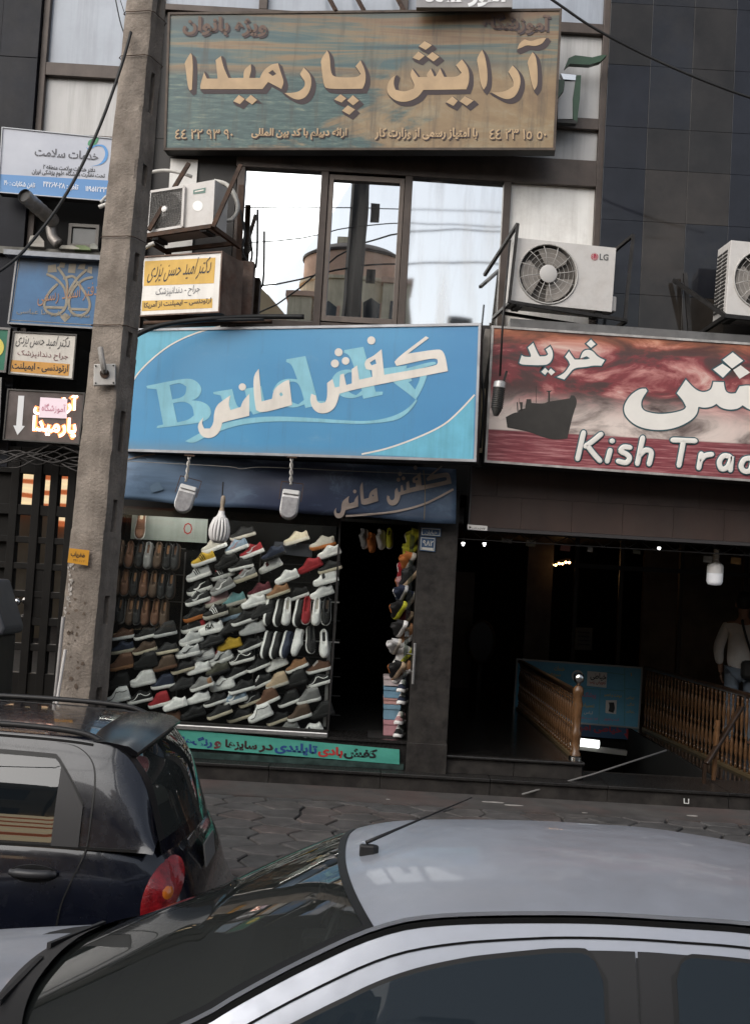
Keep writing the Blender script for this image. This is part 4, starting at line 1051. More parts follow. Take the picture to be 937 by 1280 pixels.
solid(S15, P15, [(18,456),(90,462),(90,474),(18,470)], CL, -.05, .022, 'letter_base', m_signdark)
# red print on the frosted strip
P16 = Plane(236, 660, 11.395, 0)
write(fb, Plane(236, 660, 11.395, 0), 'O', (229,668), (240,668.5), 15, M_('red_print', (.35,.03,.03), .5), .0, raw=True, z=0).data
# lettering under a part in world-aligned frame: bring the points from the plane into the frame of the part
for o in list(fb.children):
    inv = _mw(fb).inverted() @ P16.M
    for v in o.data.vertices: v.co = inv @ v.co
# ------------------------------------------------------------------ concrete pole
m_conc = M_('pole_concrete', (.25,.212,.178), .95, var=.3, vs=5, bump=1.0, bs=55, streak=.4, dirt=(.10,.08,.065), damt=.75, dscale=3.2)
pole_ax = lambda z: Vector((-1.985+(z-1.271)*.0228, 8.5+(z-1.27)*.004, z))
PO = thing('utility_pole', 'leaning grey concrete utility pole with slotted side in front of facade', 'pole', Vector((pole_ax(.35).x, 8.5, .35)))
def pole_mesh(ax, z0, z1, w0, w1, d0, d1, yaw, slots):
    mb = MB(); rings = []
    cy, sy = cos(RAD(yaw)), sin(RAD(yaw)); rr = random.Random(4)
    zs = [(z0, 0)]
    for a, b in slots: zs += [(a-.05, 0), (a, 0), (a+.012, 1), (b-.03, 1), (b, 0)]
    zs += [(z1, 0)]
    full = []
    for i in range(len(zs)-1):
        (a, fa), (b, fb_) = zs[i], zs[i+1]; n = max(1, int((b-a)/.12)) if fa == fb_ else 1
        for k in range(n): full.append((lerp(a, b, k/n), fa if fa == fb_ or k == 0 else fb_))
    full.append(zs[-1])
    for z, s in full:
        t = (z-.35)/9; w, d = lerp(w0, w1, t), lerp(d0, d1, t); j = lambda: rr.uniform(-.004, .004)
        q = [(-w/2, -d/2), (-w/2+.02, -d/2-.012), (0, -d/2-.014), (w/2-.02, -d/2-.012), (w/2, -d/2), (w/2, -d*.13), (w/2-.1*s, -d*.09), (w/2-.1*s, d*.12), (w/2, d*.16), (w/2, d/2), (-w/2, d/2)]
        c = ax(z); rings.append([Vector((c.x+(a+j())*cy-(b)*sy, c.y+a*sy+(b+j())*cy, z)) for a, b in q])
    mb.grid(rings, close=True); mb.poly(rings[-1]); return mb
slots = [(.55+.62*k+.05*sin(k*3), .55+.62*k+.22+.05*sin(k*5)) for k in range(14)]
pole_mesh(pole_ax, .3, 9.5, .275, .165, .30, .18, -14, slots).build('shaft', m_conc, PO, smooth=True, split=35)
# patches of flaked whitewash: real thin crusts
m_flake = M_('flaked_plaster', (.36,.33,.3), .95, var=.3, vs=14, bump=.5, bs=60); m_flake2 = M_('brown_crust', (.11,.08,.06), .95, var=.4, vs=14, bump=.6, bs=50)
PP = Plane(100, 760, 8.335, 0, 0)
rr = random.Random(2)
def blob(cx, cy, sx, sy, n=14): return [(cx+sx*cos(2*pi*k/n)*rr.uniform(.55, 1.1), cy+sy*sin(2*pi*k/n)*rr.uniform(.6, 1.1)) for k in range(n)]
FL = [(lerp(88,82,k/26)+rr.uniform(-3.5,3.5), 700+k*2.6+rr.uniform(-4,4), rr.uniform(.8,2.4), rr.uniform(1,3.2)) for k in range(27)]
FB = [(rr.uniform(84,106), rr.uniform(735,860), rr.uniform(1.2,3.4), rr.uniform(1.2,4)) for k in range(20)]
for mt, L_ in ((m_flake, FL), (m_flake2, FB)):
    for cx, cy, sx, sy in L_:
        s_ = shapes(PO, PP, [blob(cx, cy, sx, sy)], mt, z=.0, name='plaster_crust')
        if isinstance(s_, list): continue
        T = _mw(PO).inverted() @ PP.M
        for v in s_.data.vertices:
            v.co = T @ v.co
            z_ = v.co.z+.35; c_ = pole_ax(z_); x_ = v.co.x+_mw(PO).translation.x-c_.x
            t_ = (z_-.35)/9
            v.co.y = c_.y-8.5 - lerp(.30,.18,t_)/2*cos(RAD(14)) + sin(RAD(-14))*x_ -.026
# wire hoops round the pole
for py in (20, 75, 410, 300):
    c = atY(150, py, 8.5); c = pole_ax(c.z); mb = MB(); t_ = (c.z-.35)/9; w, d = lerp(.275,.165,t_)/2+.006, lerp(.30,.18,t_)/2+.02
    ring = []
    for k in range(21):
        a = 2*pi*k/20; x_, y_ = w*1.12*max(-1, min(1, 1.25*cos(a)))/1.0, d*1.05*max(-1, min(1, 1.25*sin(a)))
        ring.append((c.x+x_*cos(RAD(-14))-y_*sin(RAD(-14)), c.y+x_*sin(RAD(-14))+y_*cos(RAD(-14)), c.z+.012*sin(a)))
    mb.tube(ring, .0035, 5, False).build('wire_hoop', m_rust, PO)
# junction plate with conduit
PJ = Plane(131, 468, 8.29, -10)
J = thing('junction_plate', 'square white metal plate with bent conduit fixed to the pole', 'plate', PJ.M)
q = [PJ.uv(*p) for p in ((117.5,455),(144.5,454.5),(144.5,481),(117,482))]
MB().prism(q, -.05, 0).build('plate', M_('white_enamel_plate', (.55,.53,.5), .5, var=.12, vs=20, dirt=(.25,.2,.16), damt=.5, dscale=10), J, local=True, bevel=.006)
for p in ((120,457.5),(142,457),(142,478.5),(120,479)): MB().lathe([(.006,0),(.006,.004)], 8, Matrix.Translation((*PJ.uv(*p), 0))).build('screw', m_steel_dark, J, local=True)
MB().tube([Vector((*PJ.uv(131,466), -.01)), Vector((*PJ.uv(130.5,462), .05)), Vector((*PJ.uv(128,450), .06)), Vector((*PJ.uv(126,436), .035))], .02, 12).build('conduit', M_('grey_conduit', (.3,.28,.26), .6, var=.2, vs=20), J, smooth=True, local=True, split=50)
MB().lathe([(.032,0),(.032,.012)], 14, Matrix.Translation((*PJ.uv(131,467), 0))).build('collar', m_rust, J, local=True)
# orange sticker
PS = Plane(98, 696, 8.30, -12, -1.2)
stk = thing('orange_sticker', 'small orange sticker with black Persian print on the pole', 'sticker', PS.M)
MB().prism([PS.uv(*p) for p in ((87,685),(112,688),(110,707),(84.5,703))], -.012, 0).build('sticker', M_('orange_paper', (.62,.29,.025), .6), stk, local=True)
write(stk, PS, 'ظفریاب', (88.5,696.5), (106,699), 8, m_bk, .03, z=.0015)
write(stk, PS, '۸۸۲ ۴۴۵', (92,701.5), (106,703), 2.6, m_bk, .0, z=.0015)
# sticks leaning at the foot of the pole
def stick(name, label, a, b, Y, r, mats, cat='stick'):
    p, q_ = atY(*a, Y), atY(*b, Y); q_ = p + (q_-p)*((p.z-.36)/(p.z-q_.z)); s = thing(name, label, cat, q_)
    n = len(mats)
    for i, (m, t0, t1) in enumerate(mats): MB().tube([p.lerp(q_, t0), p.lerp(q_, t1)], r, 10).build('shaft', m, s, smooth=True, split=50)
stick('metal_pipe', 'thin grey metal pipe leaning at the left foot of the pole', (79.5,771), (68.5,880), 8.27, .013, [(M_('galvanised_pipe', (.36,.34,.33), .5, metal=.4, var=.2, vs=14), 0, 1)], 'pipe')
stick('broom_handle', 'white and orange broom handle leaning on the pole', (82,812), (73,868), 8.2, .011, [(M_('white_handle', (.55,.52,.5), .5), 0, .35), (M_('orange_handle', (.36,.16,.05), .5), .35, 1)], 'broom')

# ------------------------------------------------------------------ air conditioners
m_acw = M_('ac_white', (.58,.555,.53), .5, var=.06, vs=4, streak=.2, dirt=(.38,.33,.29), damt=.35, dscale=4)
m_acd = M_('ac_dark', (.03,.028,.026), .6); m_blade = M_('fan_blade', (.26,.235,.21), .5)
m_grille = M_('fan_grille', (.42,.4,.375), .5)
def ac_unit(label, pl, c, depth, fan, r, logo=None, side='R', mesh_grille=False, group=None):
    root = thing('air_conditioner', label, 'air conditioner', pl.M, group)
    Q = [Vector(pl.uv(*p)) for p in c]     # TL TR BR BL
    fx, fy = pl.uv(*fan); R = r
    # casing built as a ring round the fan opening plus box behind
    n = 40; circ = [Vector((fx+R*cos(2*pi*k/n), fy+R*sin(2*pi*k/n), 0)) for k in range(n)]
    def edge(a):      # point of the outline in direction a from fan centre
        d = Vector((cos(a), sin(a))); best = 9
        for i in range(4):
            p, q_ = Q[i], Q[(i+1)%4]; e = q_-p; den = d.x*e.y-d.y*e.x
            if abs(den) < 1e-9: continue
            w = p-Vector((fx, fy)); t_ = (w.x*e.y-w.y*e.x)/den; s_ = (w.x*d.y-w.y*d.x)/den
            if t_ > 0 and -1e-6 <= s_ <= 1+1e-6: best = min(best, t_)
        return Vector((fx+d.x*best, fy+d.y*best, 0))
    angs = sorted([2*pi*k/n for k in range(n)] + [math.atan2(q_.y-fy, q_.x-fx) % (2*pi) for q_ in Q])
    mb = MB()
    inner = [Vector((fx+R*cos(a), fy+R*sin(a), 0)) for a in angs]; outer = [edge(a) for a in angs]
    deep = [p+Vector((0,0,-.07)) for p in inner]; back = [p+Vector((0,0,-depth)) for p in outer]
    mb.grid([deep, inner, outer, back], close=True); mb.poly(back)
    mb.build('casing', m_acw, root, local=True, bevel=.008)
    MB().prism([tuple(p.xy) for p in circ], -.09, -.075).build('fan_recess', M_('fan_recess', (.085,.075,.066), .7), root, local=True)
    T = Matrix.Translation((fx, fy, -.05))
    for k in range(3):
        a0 = 2*pi*k/3+.5; P = []
        for i in range(7):
            t_ = i/6; P.append((R*.9*cos(a0+t_*1.5)*(1 if i not in (0,) else .8), R*.9*sin(a0+t_*1.5)))
        P = [(R*.2*cos(a0+.2), R*.2*sin(a0+.2))] + P + [(R*.2*cos(a0+1.0), R*.2*sin(a0+1.0))]
        mb = MB(); m_ = len(P)
        top = [T @ Vector((x, y, .02*sin(i/m_*pi)+.012*(i/m_))) for i, (x, y) in enumerate(P)]
        mb.poly(top); mb.poly([p-Vector((0,0,.006)) for p in top][::-1]); mb.build('fan_blade', m_blade, root, local=True)
    MB().lathe([(R*.22,-.06),(R*.22,-.02),(R*.16,-.012)], 20, Matrix.Translation((fx, fy, 0))).build('fan_hub', m_blade, root, local=True, smooth=True, split=50)
    gm = MB()
    for k in range(12):
        a = 2*pi*k/12+.13; gm.tube([(fx+R*.25*cos(a), fy+R*.25*sin(a), .006), (fx+R*.7*cos(a+.03), fy+R*.7*sin(a+.03), .012), (fx+R*1.0*cos(a+.08), fy+R*1.0*sin(a+.08), .0)], .0035, 5)
    for q_ in ([.4, .55, .7, .85] if not mesh_grille else [.25+.06*i for i in range(12)]) + [1.0]:
        gm.tube([(fx+R*q_*cos(2*pi*k/32), fy+R*q_*sin(2*pi*k/32), .008 if q_ < 1 else .003) for k in range(33)], .0016 if q_ < 1 else .009, 5, False)
    gm.build('grille', m_grille, root, local=True, smooth=True)
    MB().lathe([(R*.3,.004),(R*.3,.014),(R*.24,.02)], 20, Matrix.Translation((fx, fy, 0))).build('grille_hub', M_('ac_hub', (.5,.48,.46), .5), root, local=True, smooth=True, split=50)
    # feet, seam, side valve cover
    MB().prism([tuple(Q[3]+Vector((.06,-.03))), tuple(Q[3]+Vector((.12,-.03))), tuple(Q[3]+Vector((.12,.0))), tuple(Q[3]+Vector((.06,.0)))], -depth*.8, -.03).build('foot', m_acd, root, local=True)
    MB().prism([tuple(Q[2]+Vector((-.14,-.03))), tuple(Q[2]+Vector((-.08,-.03))), tuple(Q[2]+Vector((-.08,.0))), tuple(Q[2]+Vector((-.14,.0)))], -depth*.8, -.03).build('foot', m_acd, root, local=True)
    return root, Q
PA = Plane(704, 343, 10.55, -7)
A1, Q1 = ac_unit('white air conditioner with round fan and red logo above red sunset sign', PA, [(645.5,297),(769.6,310),(764,390),(638,377)], .3, (684.5,342.5), .268)
shapes(A1, PA, [circle_pts(742.5, 321, 4.6, 20)], M_('logo_red', (.36,.03,.06), .4), z=.003, name='logo_print')
write(A1, PA, 'LG', (748.5,325), (759.5,326), 8, M_('logo_grey', (.09,.09,.09), .4), .02, z=.003, raw=True)
strokes(A1, PA, [[(741,318.5),(741,323.5),(744,323.5)], [(745.5,321),(744.5,317.5),(741,317),(738.7,321),(741,325),(745,324),(745.8,321.5),(743.3,321.5)]], .5, m_wl, z=.0045, name='logo_print', smooth=False)
MB().box(Q1[2].x, Q1[2].x+.06, Q1[2].y+.02, Q1[2].y+.16, -.22, -.06).build('valve_cover', m_acw, A1, local=True, bevel=.012)
PB = Plane(925, 348, 10.5, -4)
A2, Q2 = ac_unit('white air conditioner cut off by the right edge, above the passage sign', PB, [(913,300),(1030,312),(1024,405),(906,393)], .32, (953,350), .265)
lm = MB()
for k in range(16):
    for j in range(2):
        y = lerp(Q2[3].y, Q2[0].y, .08+.84*k/16); lm.box(Q2[3].x+.03-.008+ (Q2[0].x-Q2[3].x)*(k/16)-.03, Q2[3].x+.03+(Q2[0].x-Q2[3].x)*(k/16)-.028, y, y+.017, -.06-.13*j-.11, -.06-.13*j)
lm.build('side_louvres', m_acd, A2, local=True)
PC = Plane(225, 260, 10.5, 20)
A3, Q3 = ac_unit('old white air conditioner with square mesh grille on the left bracket', PC, [(185.5,239),(268.8,224.4),(266,283),(181,295)], .26, (205.5,264), .175, mesh_grille=True)
# square dark grille cover and labels
m_meshd = M_('mesh_grille', (.10,.095,.09), .6, var=.3, vs=60)
cc = [Vector(PC.uv(*p)) for p in ((190,241),(232,234.5),(229.5,284),(186,291))]
mg = MB()
for i in range(22):
    a, b = cc[0].lerp(cc[3], i/21), cc[1].lerp(cc[2], i/21); mg.bar((*a, .02), (*b, .02), .004)
    a, b = cc[0].lerp(cc[1], i/21), cc[3].lerp(cc[2], i/21); mg.bar((*a, .024), (*b, .024), .004)
mg.build('wire_mesh', m_meshd, A3, local=True)
MB().prism([tuple(p) for p in cc], .003, .008).build('grille_plate', M_('grille_plate', (.075,.07,.066), .6, var=.2, vs=9), A3, local=True) if False else None
for i in range(4):
    a, b = cc[i], cc[(i+1)%4]; MB().bar((*a, .016), (*b, .016), .022, .03).build('grille_rim', m_acw, A3, local=True)
MB().lathe([(.026,0),(.026,.03),(.02,.034)], 16, Matrix.Translation((*PC.uv(208,263), .01))).build('hub_cap', M_('hub_white', (.75,.73,.7), .4), A3, local=True, smooth=True, split=50)
shapes(A3, PC, [circle_pts(247.5, 257.5, 6.5, 20)], M_('white_roundel', (.82,.8,.77), .4), z=.003, name='roundel_print')
shapes(A3, PC, [[(242,237.5),(257.5,234.5),(257,241),(241.5,243)]], M_('green_label', (.12,.2,.17), .5), z=.003, name='label_print')
strokes(A3, PC, [[(244.5,239.8),(254.5,237.8)]], 1.2, m_wl, z=.005, name='label_print')
# brackets of angle iron
def bracket(label, segs, w=.03, mat=None):
    o = thing('steel_bracket', label, 'bracket', Vector(segs[0][0]))
    for a, b in segs: MB().bar(a, b, w).build('angle_bar', mat or m_steel_dark, o)
    return o
def b3(pl, px, py, z): return pl.M @ Vector((*pl.uv(px, py), z))
bracket('dark steel bracket carrying the white air conditioner with red logo', [
    (b3(PA,636,379,.05), b3(PA,780,402,.05)), (b3(PA,636,379,.05), b3(PA,636,379,-.62)), (b3(PA,780,402,.05), b3(PA,772,410,-.55)), (b3(PA,636,382,-.3), b3(PA,775,404,-.3)),
    (b3(PA,634,380,.05), b3(PA,645,282,.05)), (b3(PA,645,282,.05), b3(PA,622,325,-.55)), (b3(PA,780,402,.0), b3(PA,791,294,.0)), (b3(PA,791,294,.0), b3(PA,770,312,-.5)), (b3(PA,780,403,.05), b3(PA,769,412,-.35))], .028)
bracket('dark steel bracket under the air conditioner at the right edge', [
    (b3(PB,902,396,.04), b3(PB,1030,409,.04)), (b3(PB,904,396,.04), b3(PB,869,330,-.6)), (b3(PB,904,397,.04), b3(PB,891,408,-.5)), (b3(PB,886,412,-.5), b3(PB,881,322,-.55)), (b3(PB,869,411,-.5), b3(PB,1030,420,-.5))], .035)
BR3 = bracket('rusty angle iron frame carrying the old air conditioner', [
    (b3(PC,180,298,.05), b3(PC,268,285,.05)), (b3(PC,268,285,.05), b3(PC,281,297,-.3)), (b3(PC,180,298,.05), b3(PC,192,306,-.3)), (b3(PC,192,291,.08), b3(PC,226,197,-.15)), (b3(PC,270,287,.06), b3(PC,288,197,-.2)), (b3(PC,190,304,-.25), b3(PC,278,294,-.25))], .035, m_rust)
# white hose loops beside it
m_hose = M_('white_hose', (.5,.48,.44), .6, var=.15, vs=12)
ho = thing('refrigerant_hose', 'coiled white hose hanging beside the old air conditioner', 'hose', b3(PC,290,250,-.2))
def hpath(L_, Y): return spl([atY(x, y, Y) for x, y in L_], 6)
MB().tube(hpath(((268,226),(284,231),(295,250),(296,265),(288,275),(278,272),(283,258),(280,240)), 10.65), .018, 8).build('hose_loop', m_hose, ho, smooth=True)
MB().tube(hpath(((278,276),(290,273),(298,260),(294,243),(286,232)), 10.72), .015, 8).build('hose_loop', m_hose, ho, smooth=True)
h2 = thing('drain_hose', 'white pipe curving from the pole over the old air conditioner', 'hose', atY(190, 216, 10.7))
MB().tube(hpath(((150,232),(165,222),(185,216),(206,213),(225,216),(240,221)), 10.7), .016, 8).build('hose', m_hose, h2, smooth=True)
h3 = thing('drain_hose', 'short white pipe ends poking out left of the pole', 'hose', atY(130, 255, 10.6))
MB().tube(hpath(((124,259),(132,256),(140,254),(150,256)), 10.6), .02, 8).build('hose', m_hose, h3, smooth=True)
MB().tube(hpath(((126,253),(134,245),(146,240)), 10.6), .014, 8).build('hose', m_hose, h3, smooth=True)
h4 = thing('drain_hose', 'grey pipe end under the old air conditioner bracket', 'hose', atY(185, 310, 10.6))
MB().tube(hpath(((172,316),(184,308),(193,304)), 10.5), .02, 8).build('hose', m_hose, h4, smooth=True)

# rusty steel box post right of it, at the window edge
rb = thing('rusty_box_section', 'tall rusty steel channel between dentist sign and window', 'steel channel', atY(302, 395, 11.0))
MB().box(-.12,.1,-.08,.08,-.02,.52, Matrix.Translation(atY(301, 398, 10.95))).build('channel', m_rustbox, rb, bevel=.01)
MB().bar(atY(302, 232, 10.95), atY(296, 400, 10.95), .05).build('post', m_rust, rb)
MB().tube(spl([atY(x, y, 10.9) for x, y in ((300,262),(306,290),(303,310),(308,325),(320,333),(322,262))], 4), .012, 6).build('cable', m_cable, rb)

# ------------------------------------------------------------------ flue window on the left
fl = thing('flue_pipe', 'short corrugated metal flue sticking out below the clinic sign', 'pipe', atY(60, 290, 11.0))
path = [atY(30,244,10.55).lerp(atY(67,277,11.0), t/12) for t in range(13)]
MB().tube(path, [.062+.006*(k % 2) for k in range(13)], 16, False).build('duct', M_('dull_tin', (.33,.31,.29), .45, metal=.6, var=.4, vs=9, dirt=(.14,.1,.07), damt=.6), fl, smooth=True)
MB().lathe([(.058,0),(.058,.002)], 16, Matrix.Translation(path[0]) @ (path[1]-path[0]).to_track_quat('Z','Y').to_matrix().to_4x4() @ Matrix.Translation((0,0,.03))).build('duct_inside', m_acd, fl)
MB().tube(spl([atY(64,278,11.02), atY(66,296,11.02), atY(74,305,11.0)], 4), .05, 14).build('duct_elbow', MATS['dull_tin'], fl, smooth=True)
MB().box(XL-1.75+.0, -2.35, 11.05, 11.11, atY(80,318,11.05).z-.02, atY(80,312,11.05).z).build('ledge', M_('cluttered_ledge', (.14,.135,.12), .8, var=.5, vs=9), B)
wv = thing('vent_window', 'small open grey window in the dark recess under clinic sign', 'window', atY(105, 312, 11.05))
w0, w1, zt, zb = atY(86,300,11.06).x, atY(124,300,11.06).x, atY(105,281,11.06).z, atY(105,310,11.06).z
fm = M_('grey_window_frame', (.12,.11,.1), .5, metal=.2, var=.2, vs=9)
for a in ((w0,w0+.03,zb,zt),(w1-.03,w1,zb,zt),(w0+.03,w1-.03,zt-.03,zt),(w0+.03,w1-.03,zb,zb+.03)): MB().box(a[0],a[1],11.03,11.08,a[2],a[3]).build('frame', fm, wv)
MB().box(w0+.03,w1-.03,11.06,11.066,zb+.03,zt-.03).build('pane', M_('dim_glass', (.07,.068,.062), .08, var=.3, vs=4), wv)
for i, (px, py, w, h, c) in enumerate(((46,310,.16,.12,(.3,.28,.25)), (88,313,.2,.04,(.35,.33,.28)), (104,314,.16,.05,(.16,.2,.1)), (118,313,.08,.06,(.25,.25,.22)))):
    p = atY(px, py, 11.03)
    r_ = thing('ledge_scrap', ['bent pale sheet leaning left on the ledge under the flue', 'pale scrap lying on the ledge right of the flue', 'olive scrap lying in the middle of the ledge under vent window', 'small grey scrap at the right end of the ledge by the pole'][i], 'scrap', p)
    MB().prism([(-w/2,0),(w/2,0),(w/2*.9,h*.5),(w*.1,h),(-w/2*.8,h*.9)], -.02, .03, Matrix.Translation(p) @ Matrix.Rotation(RAD(80), 4, 'X')).build('sheet', M_('scrap_%d' % i, c, .8, var=.3, vs=14), r_, bevel=.005)

# ------------------------------------------------------------------ flood lamps and bulbs
m_lampglass = M_('lamp_glass', (.2,.19,.19), .25, var=.25, vs=25); m_lampcase = M_('lamp_silver', (.42,.41,.4), .4, metal=.5, var=.2, vs=20)
def flood(label, top, bot, c, w, h, tilt, Y):
    p0, p1, pc = atY(*top, Y), atY(*bot, Y), atY(*c, Y)
    r_ = thing('flood_lamp', label, 'lamp', p0, 'flood lamps under the blue sign')
    T = Matrix.Translation(pc) @ Matrix.Rotation(RAD(tilt), 4, 'Y') @ Matrix.Rotation(RAD(-14), 4, 'X')
    MB().box(-.045,.045,-.02,.02,-.006,.006, Matrix.Translation(p0+Vector((0,0,.01)))).build('mounting_plate', m_rust, r_)
    tw = MB()
    for s in (0, pi):
        tw.tube([p0.lerp(p1, k/16)+Vector((.010*cos(s+k*.75), .010*sin(s+k*.75), 0)) for k in range(17)], .008, 6)
    tw.build('twisted_stem', M_('stem_pale', (.42,.4,.37), .5, metal=.3, var=.3, vs=25), r_, smooth=True)
    W, Hh = w/2, h/2
    br = MB(); 
    for s in (-1, 1): br.bar(T @ Vector((s*(W+.012), -.01, Hh+.06)), T @ Vector((s*(W+.012), -.01, .02)), .006)
    br.bar(T @ Vector((-(W+.012), -.01, Hh+.06)), T @ Vector((W+.012, -.01, Hh+.06)), .02, .006); br.build('bracket', m_rust, r_)
    out = [(W*cos(a), -Hh*.45+W*sin(a)*1.0) for a in [pi+pi*k/12 for k in range(13)]]
    body = [(-W, Hh)] + out + [(W, Hh)]
    M2 = T @ Matrix.Rotation(RAD(90), 4, 'X')
    MB().prism([(x*.97, y) for x, y in body], -.05, 0, M2).build('housing', m_lampcase, r_, bevel=.012)
    gl = [(x*.85, y*.9-.01) for x, y in [(-W, Hh*.55)] + out + [(W, Hh*.55)]]
    MB().prism(gl, .002, .012, M2).build('lens', m_lampglass, r_, bevel=.005)
    MB().prism([(-W*.85, Hh*.62), (W*.85, Hh*.62), (W*.85, Hh*.95), (-W*.85, Hh*.95)], .002, .02, M2).build('driver_cap', M_('lamp_white', (.55,.54,.52), .5), r_, bevel=.006)
flood('flood lamp with pale stem under the blue sign, left one', (237,571), (232.5,602), (231.5,622), .165, .235, 12, 10.42)
flood('flood lamp with pale stem under the blue sign, right one', (364.5,573), (363.5,606), (362,629), .165, .25, 4, 10.35)
# black ribbed flood lamp hanging on a rod in front of the red sign
p0, p1 = atY(637, 300, 10.05), atY(624.5, 470, 10.05); pc = atY(622, 498, 10.05)
r_ = thing('flood_lamp', 'black ribbed flood lamp hanging on a long rod at the left of red sign', 'lamp', p0)
MB().tube([p0, atY(628,402,10.05), p1], .009, 8).build('rod', m_steel_dark, r_, smooth=True)
T = Matrix.Translation(pc) @ Matrix.Rotation(RAD(4), 4, 'Y')
rib = MB()
for k in range(14): rib.lathe([(.052 if k < 11 else .052-.012*(k-10), .09-.0165*k), (.052 if k < 11 else .052-.012*(k-10), .082-.0165*k)], 16, T)
rib.lathe([(.042, .09), (.042, -.1), (.02, -.15)], 16, T); rib.build('ribbed_body', M_('lamp_black', (.05,.048,.045), .45, metal=.4), r_, smooth=True, split=40)
MB().lathe([(.03, .15), (.05, .14), (.053, .1), (.053, .092)], 16, T).build('driver_cap', m_lampcase, r_, smooth=True, split=40)
MB().bar(T @ Vector((.03,0,.15)), T @ Vector((.045,0,.24)), .02).build('bracket', m_steel_dark, r_)
# white ribbed bulb under the tarpaulin
pb = atY(274.5, 662, 10.5)
r_ = thing('ribbed_bulb', 'white ribbed bulb hanging on a cord below the tarpaulin', 'bulb', pb)
T = Matrix.Translation(pb) @ Matrix.Rotation(RAD(3), 4, 'Y')
MB().tube([pb+Vector((.005,0,.42)), pb+Vector((.004,0,.3)), pb+Vector((.002,0,.2))], .007, 6).build('cord', m_cable, r_)
MB().lathe([(.012,.30),(.02,.28),(.022,.24),(.016,.2),(.02,.17),(.028,.165)], 14, T).build('socket', M_('old_socket', (.3,.24,.18), .6, var=.3, vs=30), r_, smooth=True, split=50)
MB().lathe([(.026,.165),(.03,.14),(.042,.115),(.05,.11),(.05,.095)], 18, T).build('neck', M_('bulb_white', (.72,.7,.68), .4), r_, smooth=True, split=50)
prof = lambda z: interp([-.11,-.085,-.04,.02,.08,.1], [.035,.066,.086,.082,.06,.05], z)
for k in range(16):
    a = 2*pi*k/16; pts = [T @ Vector((prof(z)*cos(a), prof(z)*sin(a), z)) for z in (.1,.07,.03,-.01,-.05,-.085,-.11)]
    MB().tube(pts, .0115, 6).build('rib', MATS['bulb_white'], r_, smooth=True)
MB().lathe([(.03,.1),(.055,.0),(.05,-.06),(.02,-.105)], 16, T).build('core', M_('bulb_core', (.4,.39,.38), .5), r_, smooth=True)
MB().lathe([(.03,-.095),(.04,-.11),(.025,-.12)], 16, T).build('end_cap', MATS['bulb_white'], r_, smooth=True)
# jar-shaped bulb in the passage mouth
pb = atY(893, 715, 11.25)
r_ = thing('jar_bulb', 'white jar-shaped bulb hanging in the passage mouth', 'bulb', pb)
T = Matrix.Translation(pb) @ Matrix.Rotation(RAD(1), 4, 'Y')
MB().tube([pb+Vector((0,0,.5)), pb+Vector((0,0,.2))], .005, 6).build('cord', m_cable, r_)
MB().lathe([(.025,.215),(.03,.21),(.024,.19),(.032,.15),(.03,.12)], 14, T).build('socket', M_('beige_socket', (.5,.45,.38), .5), r_, smooth=True, split=50)
MB().lathe([(.03,.12),(.035,.095),(.07,.07),(.076,.045),(.076,-.01)], 20, T).build('housing', MATS['bulb_white'], r_, smooth=True, split=50)
MB().lathe([(.074,-.012),(.074,-.09),(.06,-.118),(.02,-.125)], 20, T).build('diffuser', M_('bulb_diffuser', (.8,.8,.82), .35, emit=(.95,.97,1), estr=.06), r_, smooth=True, split=60)

# ------------------------------------------------------------------ cables
def cable(label, P, r, mat=None, name='cable', cat='cable'):
    path = spl([Vector(p) for p in P], 8); o = MB().tube(path, r, 6).build(name, mat or m_cable, None, smooth=True, M=Matrix.Translation(path[0])); return tag(o, label, cat)
cable('thick black cable sagging from the pole down to the left edge', [atY(164,40,8.35), atY(152,82,8.3), atY(128,150,8.25), atY(100,212,8.2), atY(72,260,8.1), atY(40,302,8.0), atY(15,328,7.9), atY(-25,355,7.8)], .011)
cable('black overhead cable crossing the top right corner', [atY(560,-90,9.3), atY(690,0,9.4), atY(740,34,9.45), atY(800,66,9.5), atY(865,95,9.5), atY(937,122,9.5), atY(1020,145,9.5)], .011)
cable('thin cable hanging beside the upper left window', [atY(141,-20,11.0), atY(150,25,11.0), atY(158,48,11.0), atY(170,70,10.9)], .006)
cable('second thin cable hanging beside the upper left window', [atY(144,-20,11.05), atY(157,20,11.05), atY(165,45,11.05)], .004)
cable('black cable bundle along the top of the blue sign', [atY(160,470,10.2), atY(158,440,10.15), atY(165,424,10.15), atY(185,412,10.2), atY(215,404,10.25), atY(260,399,10.3), atY(320,396,10.4), atY(380,396,10.4)], .022)
cable('second black cable over the left corner of the blue sign', [atY(156,450,10.25), atY(170,418,10.2), atY(205,407,10.25), atY(250,401,10.3), atY(330,399,10.35)], .014)
cable('grey pipe lying along the top edge of the blue sign', [atY(180,404,10.5), atY(260,402,10.5), atY(340,402,10.5)], .02, m_rust)
rr = random.Random(13)
for k in range(9):
    y0 = rr.uniform(562, 582); P = []
    for i in range(7):
        P.append(atY(-20+i*22, y0+8*sin(i*1.2+k)+rr.uniform(-4, 5), 10.85+rr.uniform(-.06, .06)))
    cable('tangled thin wire among the bundle above the street door, left of the pole', P, rr.choice([.004, .006, .008]), M_('dusty_wire', (.05,.045,.042), .8))['group'] = 'tangled wires above the street door'
cable('long horizontal cable in the frame of red sign left end', [atY(603,415,10.45), atY(600,450,10.4), atY(604,500,10.4), atY(600,560,10.45)], .012)
pst = thing('sign_post', 'dirty pale steel strip between the blue and red signs', 'post', atY(601, 575, 10.6))
